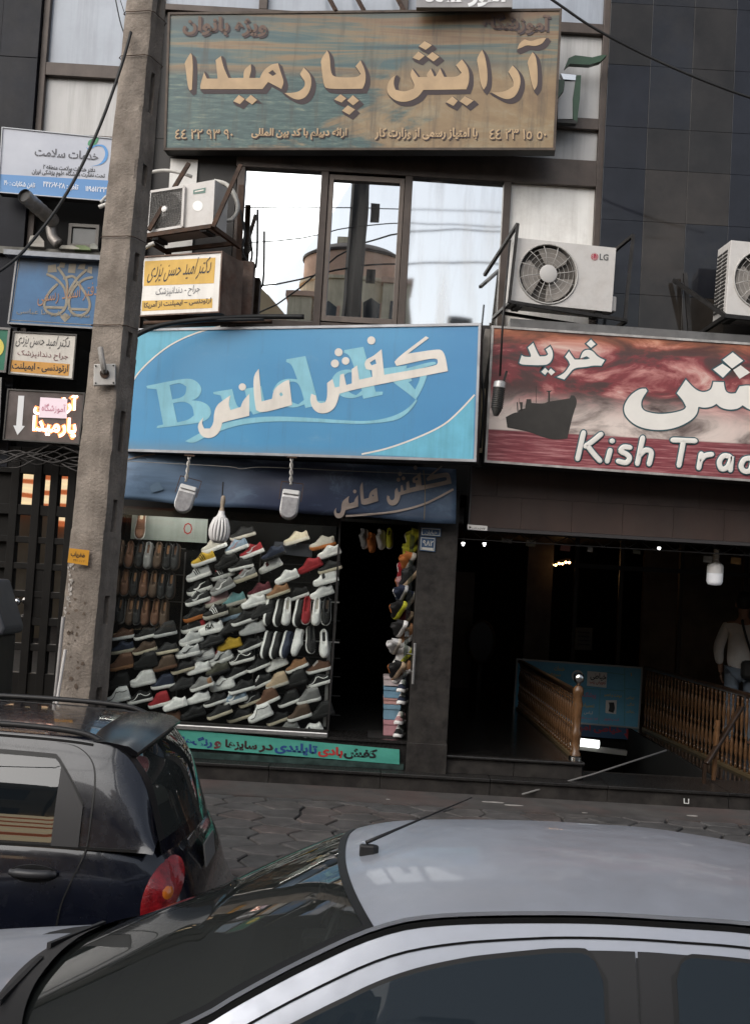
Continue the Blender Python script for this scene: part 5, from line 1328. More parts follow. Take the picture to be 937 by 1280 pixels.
MB().bar(atY(611, 412, 10.5), atY(599, 480, 10.5), .07, .03).build('upper_strip', M_('dirty_pale_steel', (.2,.18,.16), .6, metal=.3, var=.4, vs=7), pst)
MB().bar(atY(604, 486, 10.7), atY(601, 566, 10.7), .05, .03).build('lower_strip', M_('yellowed_strip', (.5,.42,.28), .6), pst)
MB().bar(atY(604, 408, 10.8), atY(600, 585, 10.8), .1, .1).build('dark_post', m_signdark, pst)
cable('thin wire tied around the right end of the tarpaulin', [atY(529,588,10.66), atY(531,610,10.63), atY(530,650,10.66)], .004, M_('straw_wire', (.2,.16,.1), .8))
cable('thin wire looping along the top of the tarpaulin', [atY(150,576,10.62), atY(280,583,10.55), atY(300,586,10.55), atY(330,584,10.55), atY(420,588,10.58), atY(560,594,10.62)], .0035, M_('pale_wire', (.25,.24,.22), .7))
# cables and pole across the street: only met as reflections
PO2 = thing('utility_pole', 'dark pole across the street, seen only mirrored in the casement pane', 'pole', Vector((-.95, -4.6, 0)))
MB().tube([(-.95,-4.6,0), (-.72,-4.6,13)], [.26,.2], 8).build('shaft', M_('dark_pole', (.05,.045,.042), .9), PO2)
MB().box(-.5,-.3,-4.7,-4.5,9.0,9.25).build('bracket', m_steel_dark, PO2); MB().box(-.5,-.3,-4.7,-4.5,10.4,10.8).build('bracket', m_steel_dark, PO2)
for k, (z0, z1, y, r) in enumerate(((9.6, 10.3, -4.4, .014), (8.6, 9.4, -4.5, .02), (7.2, 10.2, -5, .02), (10.6,10.7,-4.5,.012))):
    cable(['lower', 'middle', 'steep', 'upper'][k] + ' cable across the street, seen only as a line mirrored in window panes', [(-30, y, z0-3 if k == 2 else z0+1), (-6, y, z0), (0, y, z1), (8, y, z1+.3), (30, y, z1+1.2)], r)
# dark box at the left edge of the view
a = atY(-30, 700, 9.2)
cb = thing('street_cabinet', 'dark grey sloped box cut off by the left edge beside the street door', 'box', Vector((atY(0,760,9.2).x, 9.2, .35)))
zt, zm = atY(0, 724, 9.2).z, atY(0, 792, 9.2).z
xr, xt = atY(19, 786, 9.2).x, atY(4, 727, 9.2).x
MB().prism([(xt-.5, zt), (xt-.02, zt), (xr, zm+.05), (xr-.02, zm), (xt-.5, zm)], -.25, .25, Matrix.Translation((0, 9.2, 0)) @ Matrix.Rotation(RAD(90), 4, 'X')).build('hood', M_('grey_plastic', (.05,.052,.06), .5, var=.15, vs=10), cb, bevel=.02)
MB().box(xt-.48, xr-.05, 8.98, 9.42, .36, zm).build('body', m_steel_dark, cb, bevel=.02)
# ------------------------------------------------------------------ shoes
HT = {'low': ([0,.05,.12,.25,.38,.5,.58,.66,.78,.9,.97,1], [.014,.03,.04,.046,.064,.09,.1,.084,.062,.066,.078,.062]),
      'run': ([0,.05,.12,.25,.38,.5,.58,.66,.78,.9,.97,1], [.016,.034,.042,.05,.072,.098,.108,.084,.064,.074,.09,.072]),
      'hi':  ([0,.05,.12,.25,.38,.5,.58,.66,.78,.9,.97,1], [.016,.034,.042,.052,.078,.112,.13,.132,.128,.126,.122,.10]),
      'slip':([0,.05,.12,.25,.38,.5,.58,.66,.78,.9,.97,1], [.014,.032,.042,.05,.062,.07,.064,.056,.052,.056,.062,.052])}
WT = ([0,.04,.1,.2,.35,.5,.65,.8,.93,1], [.010,.026,.036,.044,.045,.039,.035,.035,.033,.016])
OPEN = {'low': .57, 'run': .57, 'hi': .6, 'slip': .46}
SL = .275
TS = [0,.025,.06,.1,.16,.24,.32,.4,.47,.53,.575,.62,.7,.8,.9,.96,1.0]
def sect(kind, t):
    h = interp(*HT[kind], t); w = interp(*WT, t); x = (t-.5)*SL; zb = .012*max(0, (.14-t)/.14)**1.5
    top = lerp(.55, .62, t)
    if t >= OPEN[kind] and t < .985:
        cz = lerp(.55, .32, min(1, (t-OPEN[kind])/.12))
        if t > .95: cz = .6
        prof = [(-1,.0),(-1.05,.3),(-.92,.68),(-.70,1.0),(-.52,.97),(-.42,cz),(0,cz*.92)]
    else:
        prof = [(-1,.0),(-1.03,.28),(-.92,.6),(-.74,.82),(-.48,.95),(-.25,.995),(0,1.0)]
    pts = [(a*w, zb+.006+b*h) for a, b in prof]; pts += [(-a, b) for a, b in pts[-2::-1]]
    return [Vector((x, a, b)) for a, b in pts]
UPM, SOM, LIN, LAC = {}, {}, {}, {}
def upper_mesh(kind):
    if kind not in UPM:
        mb = MB(); rows = [sect(kind, t) for t in TS]; mb.grid(rows); mb.poly(rows[0][::-1]); mb.poly(rows[-1])
        me = mb.mesh('upper', None, True); bm = bmesh.new(); bm.from_mesh(me); bmesh.ops.recalc_face_normals(bm, faces=bm.faces); bm.to_mesh(me); bm.free()
        me.materials.append(None); UPM[kind] = me
    return UPM[kind]
def sole_mesh(kind):
    if kind not in SOM:
        th = {'low': .024, 'run': .032, 'hi': .026, 'slip': .012}[kind]; mb = MB()
        def loop(grow, z):
            a = []
            for t in TS:
                w = interp(*WT, t)+grow; tt = (t-.5)*SL*(1+grow*5); zz = z+.012*max(0, (.14-t)/.14)**1.5
                a.append(Vector((tt, -w, zz)))
            b = [Vector((p.x, -p.y, p.z)) for p in a[::-1]]; return a+b
        L_ = [loop(0, -th), loop(.005, -th*.8), loop(.006, 0), loop(.003, .012)]
        mb.grid(L_, close=True); mb.poly(L_[0][::-1]); mb.poly(L_[-1])
        me = mb.mesh('sole', None, True); bm = bmesh.new(); bm.from_mesh(me); bmesh.ops.recalc_face_normals(bm, faces=bm.faces); bm.to_mesh(me); bm.free()
        me.set_sharp_from_angle(angle=RAD(45)); me.materials.append(None); SOM[kind] = me
    return SOM[kind]
def insole_mesh(kind):
    if kind not in LIN:
        o_ = OPEN[kind]; P = []
        for k in range(16):
            a = 2*pi*k/16; t = lerp(o_+.03, .955, .5+.5*cos(a)); P.append((( t-.5)*SL, sin(a)*interp(*WT, t)*.62))
        hh = interp(*HT[kind], .78); mb = MB().prism(P, hh*.42, hh*.5); me = mb.mesh('insole'); me.materials.append(None); LIN[kind] = me
    return LIN[kind]
def lace_mesh(kind):
    if kind not in LAC:
        mb = MB()
        for t in (.34,.39,.44,.49,.535):
            s_ = sect(kind, t); pts = [s_[i]+Vector((0,0,.004)) for i in (3,4,5,6,7,8,9)]; mb.tube(pts, .0035, 5)
        me = mb.mesh('laces', None, True); me.materials.append(None); LAC[kind] = me
    return LAC[kind]
def side_pt(kind, t, s, out=.002):
    P = sect(kind, t)[:5]; n = len(P)-1; f = s*n; i = min(int(f), n-1); p = P[i].lerp(P[i+1], f-i); e = (P[i+1]-P[i])
    nrm = Vector((0, -e.z, e.y)).normalized(); nrm = nrm if nrm.y < 0 else -nrm
    return p+nrm*out
DEC = {'swoosh': ([(.30,.42),(.36,.28),(.44,.22),(.55,.32),(.68,.52),(.82,.75)], [.003,.008,.009,.007,.004,.001]),
       'stripe': ([(.12,.3),(.28,.32),(.42,.55),(.5,.72),(.58,.55),(.75,.45),(.95,.5)], [.0035]*7),
       'bars': None, 'patch': None}
DCM = {}
def decal_mesh(kind, dec):
    k = (kind, dec)
    if k not in DCM:
        mb = MB()
        if dec in ('swoosh', 'stripe'):
            P, R = DEC[dec]
            p2 = spl([Vector((a, b, 0)) for a, b in P], 3); n = len(p2)
            up, dn = [], []
            for i, q in enumerate(p2):
                r = interp(list(range(len(R))), R, i/(n-1)*(len(R)-1)); c = side_pt(kind, q.x, q.y, .0025)
                t_ = (side_pt(kind, p2[min(i+1,n-1)].x, p2[min(i+1,n-1)].y)-side_pt(kind, p2[max(i-1,0)].x, p2[max(i-1,0)].y)).normalized()
                d = t_.cross(Vector((0,-1,.3))).normalized(); up.append(c+d*r); dn.append(c-d*r)
            mb.grid([up, dn])
        elif dec == 'bars':
            for k_ in range(3):
                a = .40+.075*k_; mb.grid([[side_pt(kind, a+.03, .15, .0025), side_pt(kind, a+.0, .5, .0025), side_pt(kind, a-.035, .85, .0025)], [side_pt(kind, a+.065, .15, .0025), side_pt(kind, a+.035, .5, .0025), side_pt(kind, a, .85, .0025)]])
        elif dec == 'patch':
            mb.grid([[side_pt(kind, .42, .3, .0025), side_pt(kind, .42, .75, .0025)], [side_pt(kind, .55, .3, .0025), side_pt(kind, .55, .75, .0025)]])
        elif dec == 'heel':
            mb.grid([[side_pt(kind, t, s, .0022) for s in (.05,.35,.7,.95)] for t in (.82,.88,.94,.985)])
        me = mb.mesh('side_mark', None, True); me.materials.append(None); DCM[k] = me
    return DCM[k]
SC_ = {}
def cmat(c, rough=.7, kind='shoe'):
    k = (kind, tuple(round(x, 3) for x in c), rough)
    if k not in SC_: SC_[k] = M_('%s_%d' % (kind, len(SC_)), c, rough, var=.12, vs=30, bump=.15, bs=260)
    return SC_[k]
def child(name, mesh, mat, parent):
    o = bpy.data.objects.new(name, mesh); COL.objects.link(o); o.parent = parent; MW[o.name] = _mw(parent).copy()
    o.material_slots[0].link = 'OBJECT'; o.material_slots[0].material = mat; return o
C = dict(white=(.82,.80,.78), off=(.5,.46,.4), cream=(.55,.48,.36), black=(.007,.0068,.007), dark=(.015,.0145,.015), grey=(.2,.195,.19), lgrey=(.48,.475,.47), red=(.32,.018,.025),
         dred=(.10,.012,.02), yellow=(.5,.31,.025), tan=(.27,.13,.06), brown=(.12,.055,.03), dbrown=(.075,.045,.028), navy=(.018,.025,.05), olive=(.05,.048,.032), lblue=(.25,.33,.42),
         pink=(.36,.2,.2), teal=(.16,.33,.34), beige=(.45,.33,.22), orange=(.4,.13,.03), neon=(.5,.5,.04), sole=(.80,.78,.75), blue=(.05,.1,.25))
NAME = dict(white='white', off='off-white', cream='cream', black='black', dark='dark grey', grey='grey', lgrey='light grey', red='red', dred='dark red', yellow='yellow', tan='tan', brown='brown', dbrown='dark brown',
            navy='navy', olive='dark olive', lblue='pale blue', pink='dusty pink', teal='teal and grey', beige='beige', orange='orange', neon='neon yellow', blue='blue')
KN = dict(low='low-top sneaker', run='running shoe', hi='high-top sneaker', slip='slip-on shoe')
DN = dict(swoosh='with curved side mark', stripe='with wavy side stripe', bars='with three side bars', patch='with square side patch', heel='with coloured heel')
def shoe(label, M, kind, up, sole='sole', dec=None, dc='white', lace=None, insole=None, group=None, scale=1.0):
    r = thing('shoe', label, 'shoe', M @ Matrix.Scale(scale, 4), group)
    child('upper', upper_mesh(kind), cmat(C[up]), r); child('sole', sole_mesh(kind), cmat(C[sole], .6, 'sole'), r)
    if insole or kind == 'slip': child('insole', insole_mesh(kind), cmat(C[insole or 'dark']), r)
    else: child('insole', insole_mesh(kind), cmat(C['dark']), r)
    if kind != 'slip': child('laces', lace_mesh(kind), cmat(C[lace or up]), r)
    if dec: child('side_mark', decal_mesh(kind, dec), cmat(C[dc]), r)
    return r
ORD = ['leftmost','second from left','third from left','fourth from left','fifth from left','sixth from left','seventh from left','eighth from left','ninth from left','tenth from left','eleventh from left','twelfth from left','thirteenth from left','fourteenth from left']
RNK = ['top','second','third','fourth','fifth','sixth','seventh','eighth','ninth','tenth','eleventh']
# rows from the top: (x, y, kind, upper, sole, mark, mark colour, laces)
ROWS = [
 [(266,680,'run','off','white',None,0,0),(294,681,'run','lblue','white','swoosh','pink','pink'),(302,665,'low','dark','off',None,0,0),(369,671,'low','cream','off',None,0,0),(402,677,'low','off','orange',None,0,0)],
 [(253,697,'run','yellow','white','bars','black','black'),(281,700,'run','black','dark',None,0,0),(313,687,'run','red','white','swoosh','lgrey','white'),(340,690,'low','navy','dark',None,0,0),(386,705,'low','red','red',None,0,0),(410,688,'low','white','white',None,0,0)],
 [(247,715,'run','lgrey','white','bars','black','white'),(276,714,'run','black','white','bars','white','red'),(300,704,'low','black','white',None,0,0),(305,717,'run','grey','cream','swoosh','lgrey','red'),(336,705,'low','white','white','patch','dred',0),(357,719,'low','white','white',None,0,0),(411,707,'low','dark','cream',None,0,0)],
 [(248,732,'run','black','white','swoosh','white',0),(276,731,'run','grey','lgrey','swoosh','white',0),(323,736,'run','dred','white',None,0,'black'),(346,737,'low','tan','cream',None,0,0),(369,741,'low','black','white',None,0,0),(406,722,'hi','white','white','patch','dark',0),(401,738,'low','white','white',None,0,0)],
 [(246,746,'run','dark','white','swoosh','lgrey','white'),(270,747,'run','pink','off',None,0,'grey'),(291,748,'run','teal','off',None,0,'white'),(316,750,'low','white','white',None,0,0)],
 [(243,766,'run','black','orange',None,0,0),(268,763,'run','black','off','bars','white','white'),(288,765,'run','olive','lblue',None,0,0),(304,771,'low','black','white',None,0,0),(325,762,'low','black','dark',None,0,0)],
 [(241,780,'run','black','white','heel','red','white'),(263,783,'run','white','white','patch','black',0),(288,782,'low','dark','dark',None,0,0),(314,783,'run','lgrey','lgrey',None,0,'white')],
 [(152,791,'low','brown','white',None,0,0),(181,790,'low','black','white',None,0,0),(205,787,'hi','dark','lgrey',None,0,0),(238,796,'run','lgrey','white',None,0,'white'),(263,799,'low','dark','dark',None,0,0),(286,803,'low','yellow','yellow',None,0,0),(311,804,'low','black','white',None,0,0)],
 [(152,808,'low','navy','cream',None,0,0),(180,808,'low','dbrown','cream',None,0,0),(207,809,'low','dark','cream',None,0,0),(234,812,'run','lgrey','white','swoosh','dark','white'),(253,816,'run','white','lgrey','swoosh','grey',0),(274,820,'run','lgrey','white','swoosh','black','red'),(301,820,'low','black','white','stripe','white',0),(322,829,'low','black','white',None,0,0),(344,828,'low','white','white',None,0,0),(369,830,'low','tan','white',None,0,0),(397,832,'low','brown','white',None,0,'white')],
 [(151,828,'hi','brown','tan',None,0,0),(181,826,'hi','black','black',None,0,0),(205,829,'hi','dbrown','brown',None,0,0),(228,832,'low','dark','cream',None,0,0),(247,833,'low','white','white',None,0,0),(271,835,'low','olive','dark',None,0,0),(293,839,'low','black','white',None,0,0),(325,850,'low','black','white',None,0,'white'),(345,851,'hi','beige','off',None,0,0),(368,849,'hi','black','black',None,0,0),(397,849,'low','black','white','stripe','white',0)],
 [(146,852,'hi','black','dark',None,0,0),(178,848,'hi','white','white',None,0,0),(203,852,'hi','navy','white',None,0,0),(227,853,'low','dark','dark',None,0,0),(251,853,'low','grey','white','heel','tan',0),(277,853,'run','white','white','swoosh','grey',0),(301,857,'low','black','white',None,0,0),(333,872,'hi','brown','white',None,0,0),(360,873,'hi','black','white',None,0,0),(384,870,'hi','grey','white',None,0,0)],
 [(147,869,'hi','white','white','stripe','black',0),(174,870,'low','black','white','stripe','white',0),(198,875,'hi','red','white',None,0,0),(218,878,'low','white','white',None,0,0),(247,870,'low','white','white',None,0,0),(268,873,'low','black','white',None,0,0),(292,870,'run','lblue','white','swoosh','white','white'),(311,873,'low','dark','cream','swoosh','lgrey',0),(401,888,'hi','black','black',None,0,0)],
 [(212,894,'low','brown','brown',None,0,0),(240,889,'low','black','dark',None,0,0),(273,888,'low','black','cream',None,0,0),(298,892,'low','dark','cream',None,0,0),(324,891,'hi','white','white','stripe','black',0),(346,896,'low','black','cream',None,0,0),(373,891,'hi','dbrown','white',None,0,0),(358,909,'low','grey','lgrey',None,0,0),(387,911,'low','white','white','patch','black',0)],
]
RNK13 = RNK+['twelfth','lowest']
rr = random.Random(17)
for ri, row in enumerate(ROWS):
    order = sorted(range(len(row)), key=lambda i: row[i][0])
    for oi, i in enumerate(order):
        x, y, kind, up, so, dec, dc, lc = row[i]
        left = x < 235
        p = atY(x, y, 11.22+rr.uniform(-.03, .06)+(.03 if not left else 0))
        tilt = rr.uniform(15, 27)+1 if not left else rr.uniform(9, 17)+3.3
        if so == 'white': so = 'sole'
        Mx = Matrix.Translation(p) @ Matrix.Rotation(RAD(-tilt), 4, 'Y') @ Matrix.Rotation(RAD(rr.uniform(-16, 6)), 4, 'Z') @ Matrix.Rotation(RAD(rr.uniform(4, 16)), 4, 'X') @ Matrix.Translation((0, 0, -.04))
        lab = '%s %s%s, %s in %s slanted row' % (NAME[up], KN[kind], (' '+DN[dec]) if dec else '', ORD[oi], RNK13[ri])
        s = shoe(lab, Mx, kind, up, so, dec, dc or 'white', lc or None, None, 'sneakers in the shoe window', rr.uniform(.80, .90))
        if up == 'white' and dec == 'patch' and ri == 6:      # the lettered white runner
            cu = text_mesh('FILA', .05, True); xs = [v.co.x for v in cu.vertices]; x0, x1 = min(xs), max(xs)
            for v in cu.vertices:
                t = lerp(.32, .66, (v.co.x-x0)/(x1-x0)); v.co = side_pt(kind, t, .25+.55*v.co.y/.72, .004)
            for ch in list(s.children):
                if ch.name.startswith('side_mark'): bpy.data.objects.remove(ch)
            link('lettering', cu, cmat(C['black']), s)
# hanging toe-down pairs: loafers left, plimsolls right
def upright(label, x, y, up, so, ins, grp, turn=0, Y=11.25, kind='slip', scale=1.0, lean=0):
    p = atY(x, y, Y)
    R = Matrix(((0,1,0,0),(0,0,-1,0),(1,0,0,0),(0,0,0,1))).to_4x4()     # heel up, opening to the street
    R = Matrix(((0,-1,0),(0,0,-1),(1,0,0))).to_4x4()
    Mx = Matrix.Translation(p) @ Matrix.Rotation(RAD(lean), 4, 'Y') @ Matrix.Rotation(RAD(-18), 4, 'X') @ Matrix.Rotation(RAD(turn), 4, 'Z') @ R
    return shoe(label, Mx, kind, up, so, None, 'white', None, ins, grp, scale)
lo = [[(150,692,'dbrown'),(162,694,'brown'),(175,694,'black'),(186,695,'grey'),(198,695,'dbrown'),(210,696,'black'),(220,697,'dark')],
      [(146.5,728,'dbrown'),(157,729,'brown'),(169,730,'black'),(180.5,731,'brown'),(192.5,731,'dbrown'),(203,732,'black'),(214,733,'dark')],
      [(142,763,'black'),(152,764,'dark'),(163,765,'dbrown'),(172.5,765,'dark'),(183,766,'brown'),(195,766,'brown'),(206,767,'dbrown')]]
for ri, row in enumerate(lo):
    for i, (x, y, up) in enumerate(row):
        upright('%s loafer hanging toe down, %s in %s loafer row' % (NAME[up], ORD[i], ['upper','middle','lower'][ri]), x, y, up, 'grey' if i % 2 else 'dbrown', 'tan' if ri or i in (4,5) else 'brown', 'loafers hanging in the shoe window', rr.uniform(-12, 12), scale=.92)
ri1 = [(334,765,'dark','white',70),(347,766,'black','white',60),(358,765,'white','white',12),(371,766,'black','white',65),(383,764,'red','white',0),(395.5,765,'white','white',0),(408,765,'black','white',0)]
for i, (x, y, up, so, tn) in enumerate(ri1):
    upright('%s plimsoll hanging toe down, %s in upper plimsoll row' % (NAME[up], ORD[i]), x, y, up, 'sole', 'dbrown' if up == 'black' and tn == 0 else ('off' if up == 'white' else 'red' if up == 'red' else 'dark'), 'plimsolls hanging in the shoe window', tn, scale=.95, lean=6 if tn > 50 else 1)
ri2 = [(331,806,'dark',70,'dark'),(343,807,'black',60,'white'),(356,806,'navy',55,'white'),(369,803,'white',72,'white'),(388,800,'dark',20,'dark'),(405,805,'white',4,'white')]
for i, (x, y, up, tn, so) in enumerate(ri2):
    upright('%s plimsoll hanging toe down, %s in lower plimsoll row' % (NAME[up], ORD[i]), x, y, up, 'sole', 'dark', 'plimsolls hanging in the shoe window', tn, scale=.95, lean=8 if tn > 50 else -6)
upright('brown and white shoe hanging alone at the top left corner of shoe window', 176, 657, 'brown', 'sole', 'cream', 'shoes hanging alone', 10, kind='low')
# display rack: rails and uprights
dr = thing('display_rack', 'dark rack of thin rails and pegs holding the shoes behind glass', 'rack', Vector((-1.3, 11.4, .75)))
m_rail = M_('rack_rail', (.16,.155,.15), .35, metal=.7)
for y in (681, 714, 748): MB().bar(atY(140, y, 11.38), atY(232, y+5, 11.38), .008).build('rail', m_rail, dr)
for y in (748, 798): MB().bar(atY(326, y, 11.36), atY(424, y+5, 11.36), .012).build('rail', M_('bright_rail', (.45,.44,.43), .35, metal=.8), dr)
for px in (232, 326, 425): MB().bar(atY(px, 690, 11.42), atY(px-14, 905, 11.42), .012).build('upright', m_rail, dr)
for ri, row in enumerate(ROWS):
    for (x, y, *_r) in row:
        p = atY(x, y+7, 11.27); MB().bar(p+Vector((.0,.0,-.01)), p+Vector((.0,.26,-.03)), .006).build('peg', m_rail, dr)
for ri, y in enumerate((700, 722, 745, 768, 792, 815, 838, 862, 886)):
    MB().bar(atY(238, y, 11.50), atY(425, y+8, 11.50), .01).build('rail', M_('dark_rail', (.012,.012,.012), .5), dr)
# grey price card panel in the upper right
pcd = thing('blank_card', 'bluish grey card standing between shoes at the top right of shoe window', 'card', atY(362, 690, 11.45))
MB().prism([(-.18,-.05),(.2,-.07),(.2,.055),(-.16,.06)], -.01, .01, Matrix.Translation(atY(364, 686, 11.42)) @ Matrix.Rotation(RAD(90), 4, 'X')).build('card', M_('card_blue_grey', (.06,.065,.08), .4), pcd)
# shoes crowding the door jamb, hanging from the right side
JM = [(518,674,'neon',0),(514,690,'neon',10),(512,702,'orange',-5),(508,712,'red',5),(513,722,'dark',20),(507,730,'pink',0),(504,742,'navy',-10),(511,752,'navy',10),(500,763,'black',0),(508,776,'dred',5),(502,786,'dark',-8),(511,797,'tan',30),(496,808,'lgrey',-12),(505,822,'white',20),(498,838,'black',0),(505,842,'tan',40)]
for i, (x, y, up, tn) in enumerate(JM):
    p = atY(x-1, y, 11.12+.12*(i % 2))
    Mx = Matrix.Translation(p) @ Matrix.Rotation(RAD(-60+tn*.5), 4, 'Y') @ Matrix.Rotation(RAD(-50+tn), 4, 'Z') @ Matrix.Rotation(RAD(15), 4, 'X')
    shoe('%s shoe crowded on the right door jamb, %s from the top' % (NAME[up], ['first','second','third','fourth','fifth','sixth','seventh','eighth','ninth','tenth','eleventh','twelfth','thirteenth','fourteenth','fifteenth','sixteenth'][i]), Mx, 'run' if i % 3 else 'low', up, ['white','lgrey','off','neon','beige'][i % 5] if up != 'neon' else 'neon', None, 'white', ['white','black','orange'][i % 3], None, 'shoes on the door jamb', .92)
for i, (x, y, up) in enumerate(((456,668,'grey'),(465,673,'orange'),(477,669,'lgrey'),(487,668,'neon'))):
    upright('%s shoe hanging from the top of doorway, %s' % (NAME[up], ['leftmost of four','second of four','third of four','rightmost of four'][i]), x, y+6, up, 'white' if up != 'orange' else 'orange', 'dark', 'shoes hanging over the doorway', rr.uniform(-40, 40), Y=11.5, kind='run', scale=.7)
for i, (x, y, up, so) in enumerate(((503,862,'navy','white'),(503,877,'navy','white'),(500,902,'pink','white'),(499,918,'black','white'))):
    p = atY(x, y, 11.1); Mx = Matrix.Translation(p) @ Matrix.Rotation(RAD(75), 4, 'Z')
    shoe('%s shoe standing on the boxes in doorway, %s from the top' % (NAME[up], ['first','second','third','fourth'][i]), Mx, 'low', up, 'sole', None, 'white', 'white', None, 'shoes on the boxes by the door', .85)
for i, (c, w, y0, y1, col, lb) in enumerate((((486,0), .09, 919, 899, (.4,.2,.22), 'pink shoebox at the bottom of the stack in doorway'), ((486,0), .09, 899, 880, (.14,.25,.33), 'blue shoebox second from bottom in doorway'), ((486,0), .09, 880, 872, (.4,.22,.2), 'thin pink shoebox in the middle of doorway stack'), ((487,0), .1, 872, 858, (.13,.24,.33), 'blue shoebox second from top in doorway'), ((487,0), .1, 857, 845, (.45,.38,.38), 'pale pink shoebox on top of the stack in doorway'))):
    z0, z1 = atY(490, y0, 11.3).z, atY(490, y1, 11.3).z; xx = atY(c[0], (y0+y1)/2, 11.3).x
    sb = thing('shoebox', lb, 'box', Vector((xx, 11.4, z0)), 'shoeboxes in the doorway')
    MB().box(xx-w*.55, xx+w*1.1, 11.25, 11.55, z0+.002, z0+(z1-z0)*.7).build('base', M_('box_%d' % i, col, .7, var=.15, vs=20), sb)
    MB().box(xx-w*.6, xx+w*1.15, 11.24, 11.56, z0+(z1-z0)*.7, z1-.002).build('lid', M_('box_%d' % i, col, .7), sb)
# stand for the boxes
bs = thing('box_stand', 'low dark stand under the shoeboxes in doorway', 'stand', Vector((.2, 11.4, .765)))
MB().box(.05, .38, 11.05, 11.6, .766, atY(490, 919, 11.3).z-.001).build('stand', m_dark, bs, bevel=.01)
# faint shelves with shoes at the back of the shop
sh = thing('back_shelf', 'dim shelves along the back of the shoe shop', 'shelf', Vector((0, 15.3, .75)))
for k in range(6): MB().box(-1.6, .38, 15.1, 15.48, 1.0+.3*k, 1.02+.3*k).build('board', m_darkwall, sh)

# fill tubes added to brighten the shoes, unseen behind the tarpaulin
for i, (x0, x1) in enumerate(((-2.25, -1.15), (-1.05, -.4))):
    dl_ = thing('display_lamp', ['lit tube lamp at the top of shoe window, left half', 'lit tube lamp at the top of shoe window, right half'][i], 'lamp', Vector(((x0+x1)/2, 11.06, 2.7)))
    MB().tube([(x0, 11.06, 2.69), (x1, 11.06, 2.69)], .016, 10).build('tube', M_('display_glow', (.9,.9,.9), .4, emit=(1,.96,.9), estr=13.0), dl_, smooth=True, split=50)
    MB().box(x0-.03, x1+.03, 11.03, 11.09, 2.712, 2.745).build('fitting', m_steel_dark, dl_)
# ------------------------------------------------------------------ in the passage
m_wood = M_('varnished_wood', (.10,.05,.022), .25, var=.35, vs=14); m_wdark = M_('dark_rail_wood', (.028,.016,.01), .3, var=.3, vs=10)
def baluster_mesh(h):
    p = [(.019,0),(.019,.06),(.009,.075),(.023,.1),(.009,.125),(.02,.17),(.028,.26),(.02,.36),(.010,.42),(.024,.45),(.010,.48),(.016,.55),(.026,.68),(.018,.8),(.009,.85),(.022,.88),(.009,.91),(.019,.94),(.019,1.0)]
    me = MB().lathe([(r*.82, z*h) for r, z in p], 8).mesh('baluster', None, True); me.materials.append(m_wood); return me
def balustrade(label, x, y0, y1, z, h, n, newel=True, turn=0):
    r = thing('balustrade', label, 'railing', Matrix.Translation((x, y0, z)) @ Matrix.Rotation(RAD(turn), 4, 'Z'))
    bm_ = baluster_mesh(h-.05)
    for k in range(n):
        o = bpy.data.objects.new('baluster', bm_); COL.objects.link(o); o.parent = r; o.location = (0, (y1-y0)*k/(n-1), .03); MW[o.name] = _mw(r)
    MB().box(-.035,.035,-.05,(y1-y0)+.05,h-.02,h+.025).build('handrail', m_wdark, r, local=True, bevel=.012)
    MB().box(-.03,.03,-.03,(y1-y0)+.03,.0,.03).build('foot_rail', M_('brass_foot', (.3,.22,.12), .35, metal=.6), r, local=True)
    if newel:
        MB().lathe([(.05,0),(.05,.05),(.036,.07),(.044,.2),(.05,.24),(.034,.27),(.04,.4),(.048,.5),(.036,.56),(.05,.6),(.05,.64),(.03,.67)], 14, Matrix.Translation((0,-.08,0))).build('newel_post', m_wood, r, local=True, smooth=True, split=45)
        MB().lathe([(.012,.66),(.02,.69),(.042,.71),(.05,.74),(.042,.775),(.015,.79)], 14, Matrix.Translation((0,-.08,0))).build('finial', M_('polished_steel', (.55,.54,.52), .2, metal=1), r, local=True, smooth=True)
        MB().lathe([(.06,0),(.06,.02),(.05,.03)], 14, Matrix.Translation((0,-.08,0))).build('post_shoe', MATS['polished_steel'], r, local=True, smooth=True, split=40)
    return r
balustrade('varnished wood balustrade with steel ball on its post, left of the stairs', 1.97, 11.25, 15.4, .665, .6, 30)
balustrade('varnished wood balustrade at the right of the stairs, before the person', 3.80, 11.4, 15.4, .5, .78, 32, False, 3.1)
hb = thing('stair_handrail', 'dark slanted handrail beside the right balustrade', 'handrail', atY(880, 965, 11.4))
MB().bar(atY(926, 884, 11.5), atY(882, 955, 11.2), .05, .04).build('rail', m_wdark, hb, bevel=.01); MB().bar(atY(880, 955, 11.2), Vector((atY(880, 955, 11.2).x, 11.2, .5)), .03).build('post', m_wdark, hb)
MB().tube([atY(891, 975, 11.3), atY(897, 900, 11.3)], .022, 8).build('turned_post', m_wood, hb)
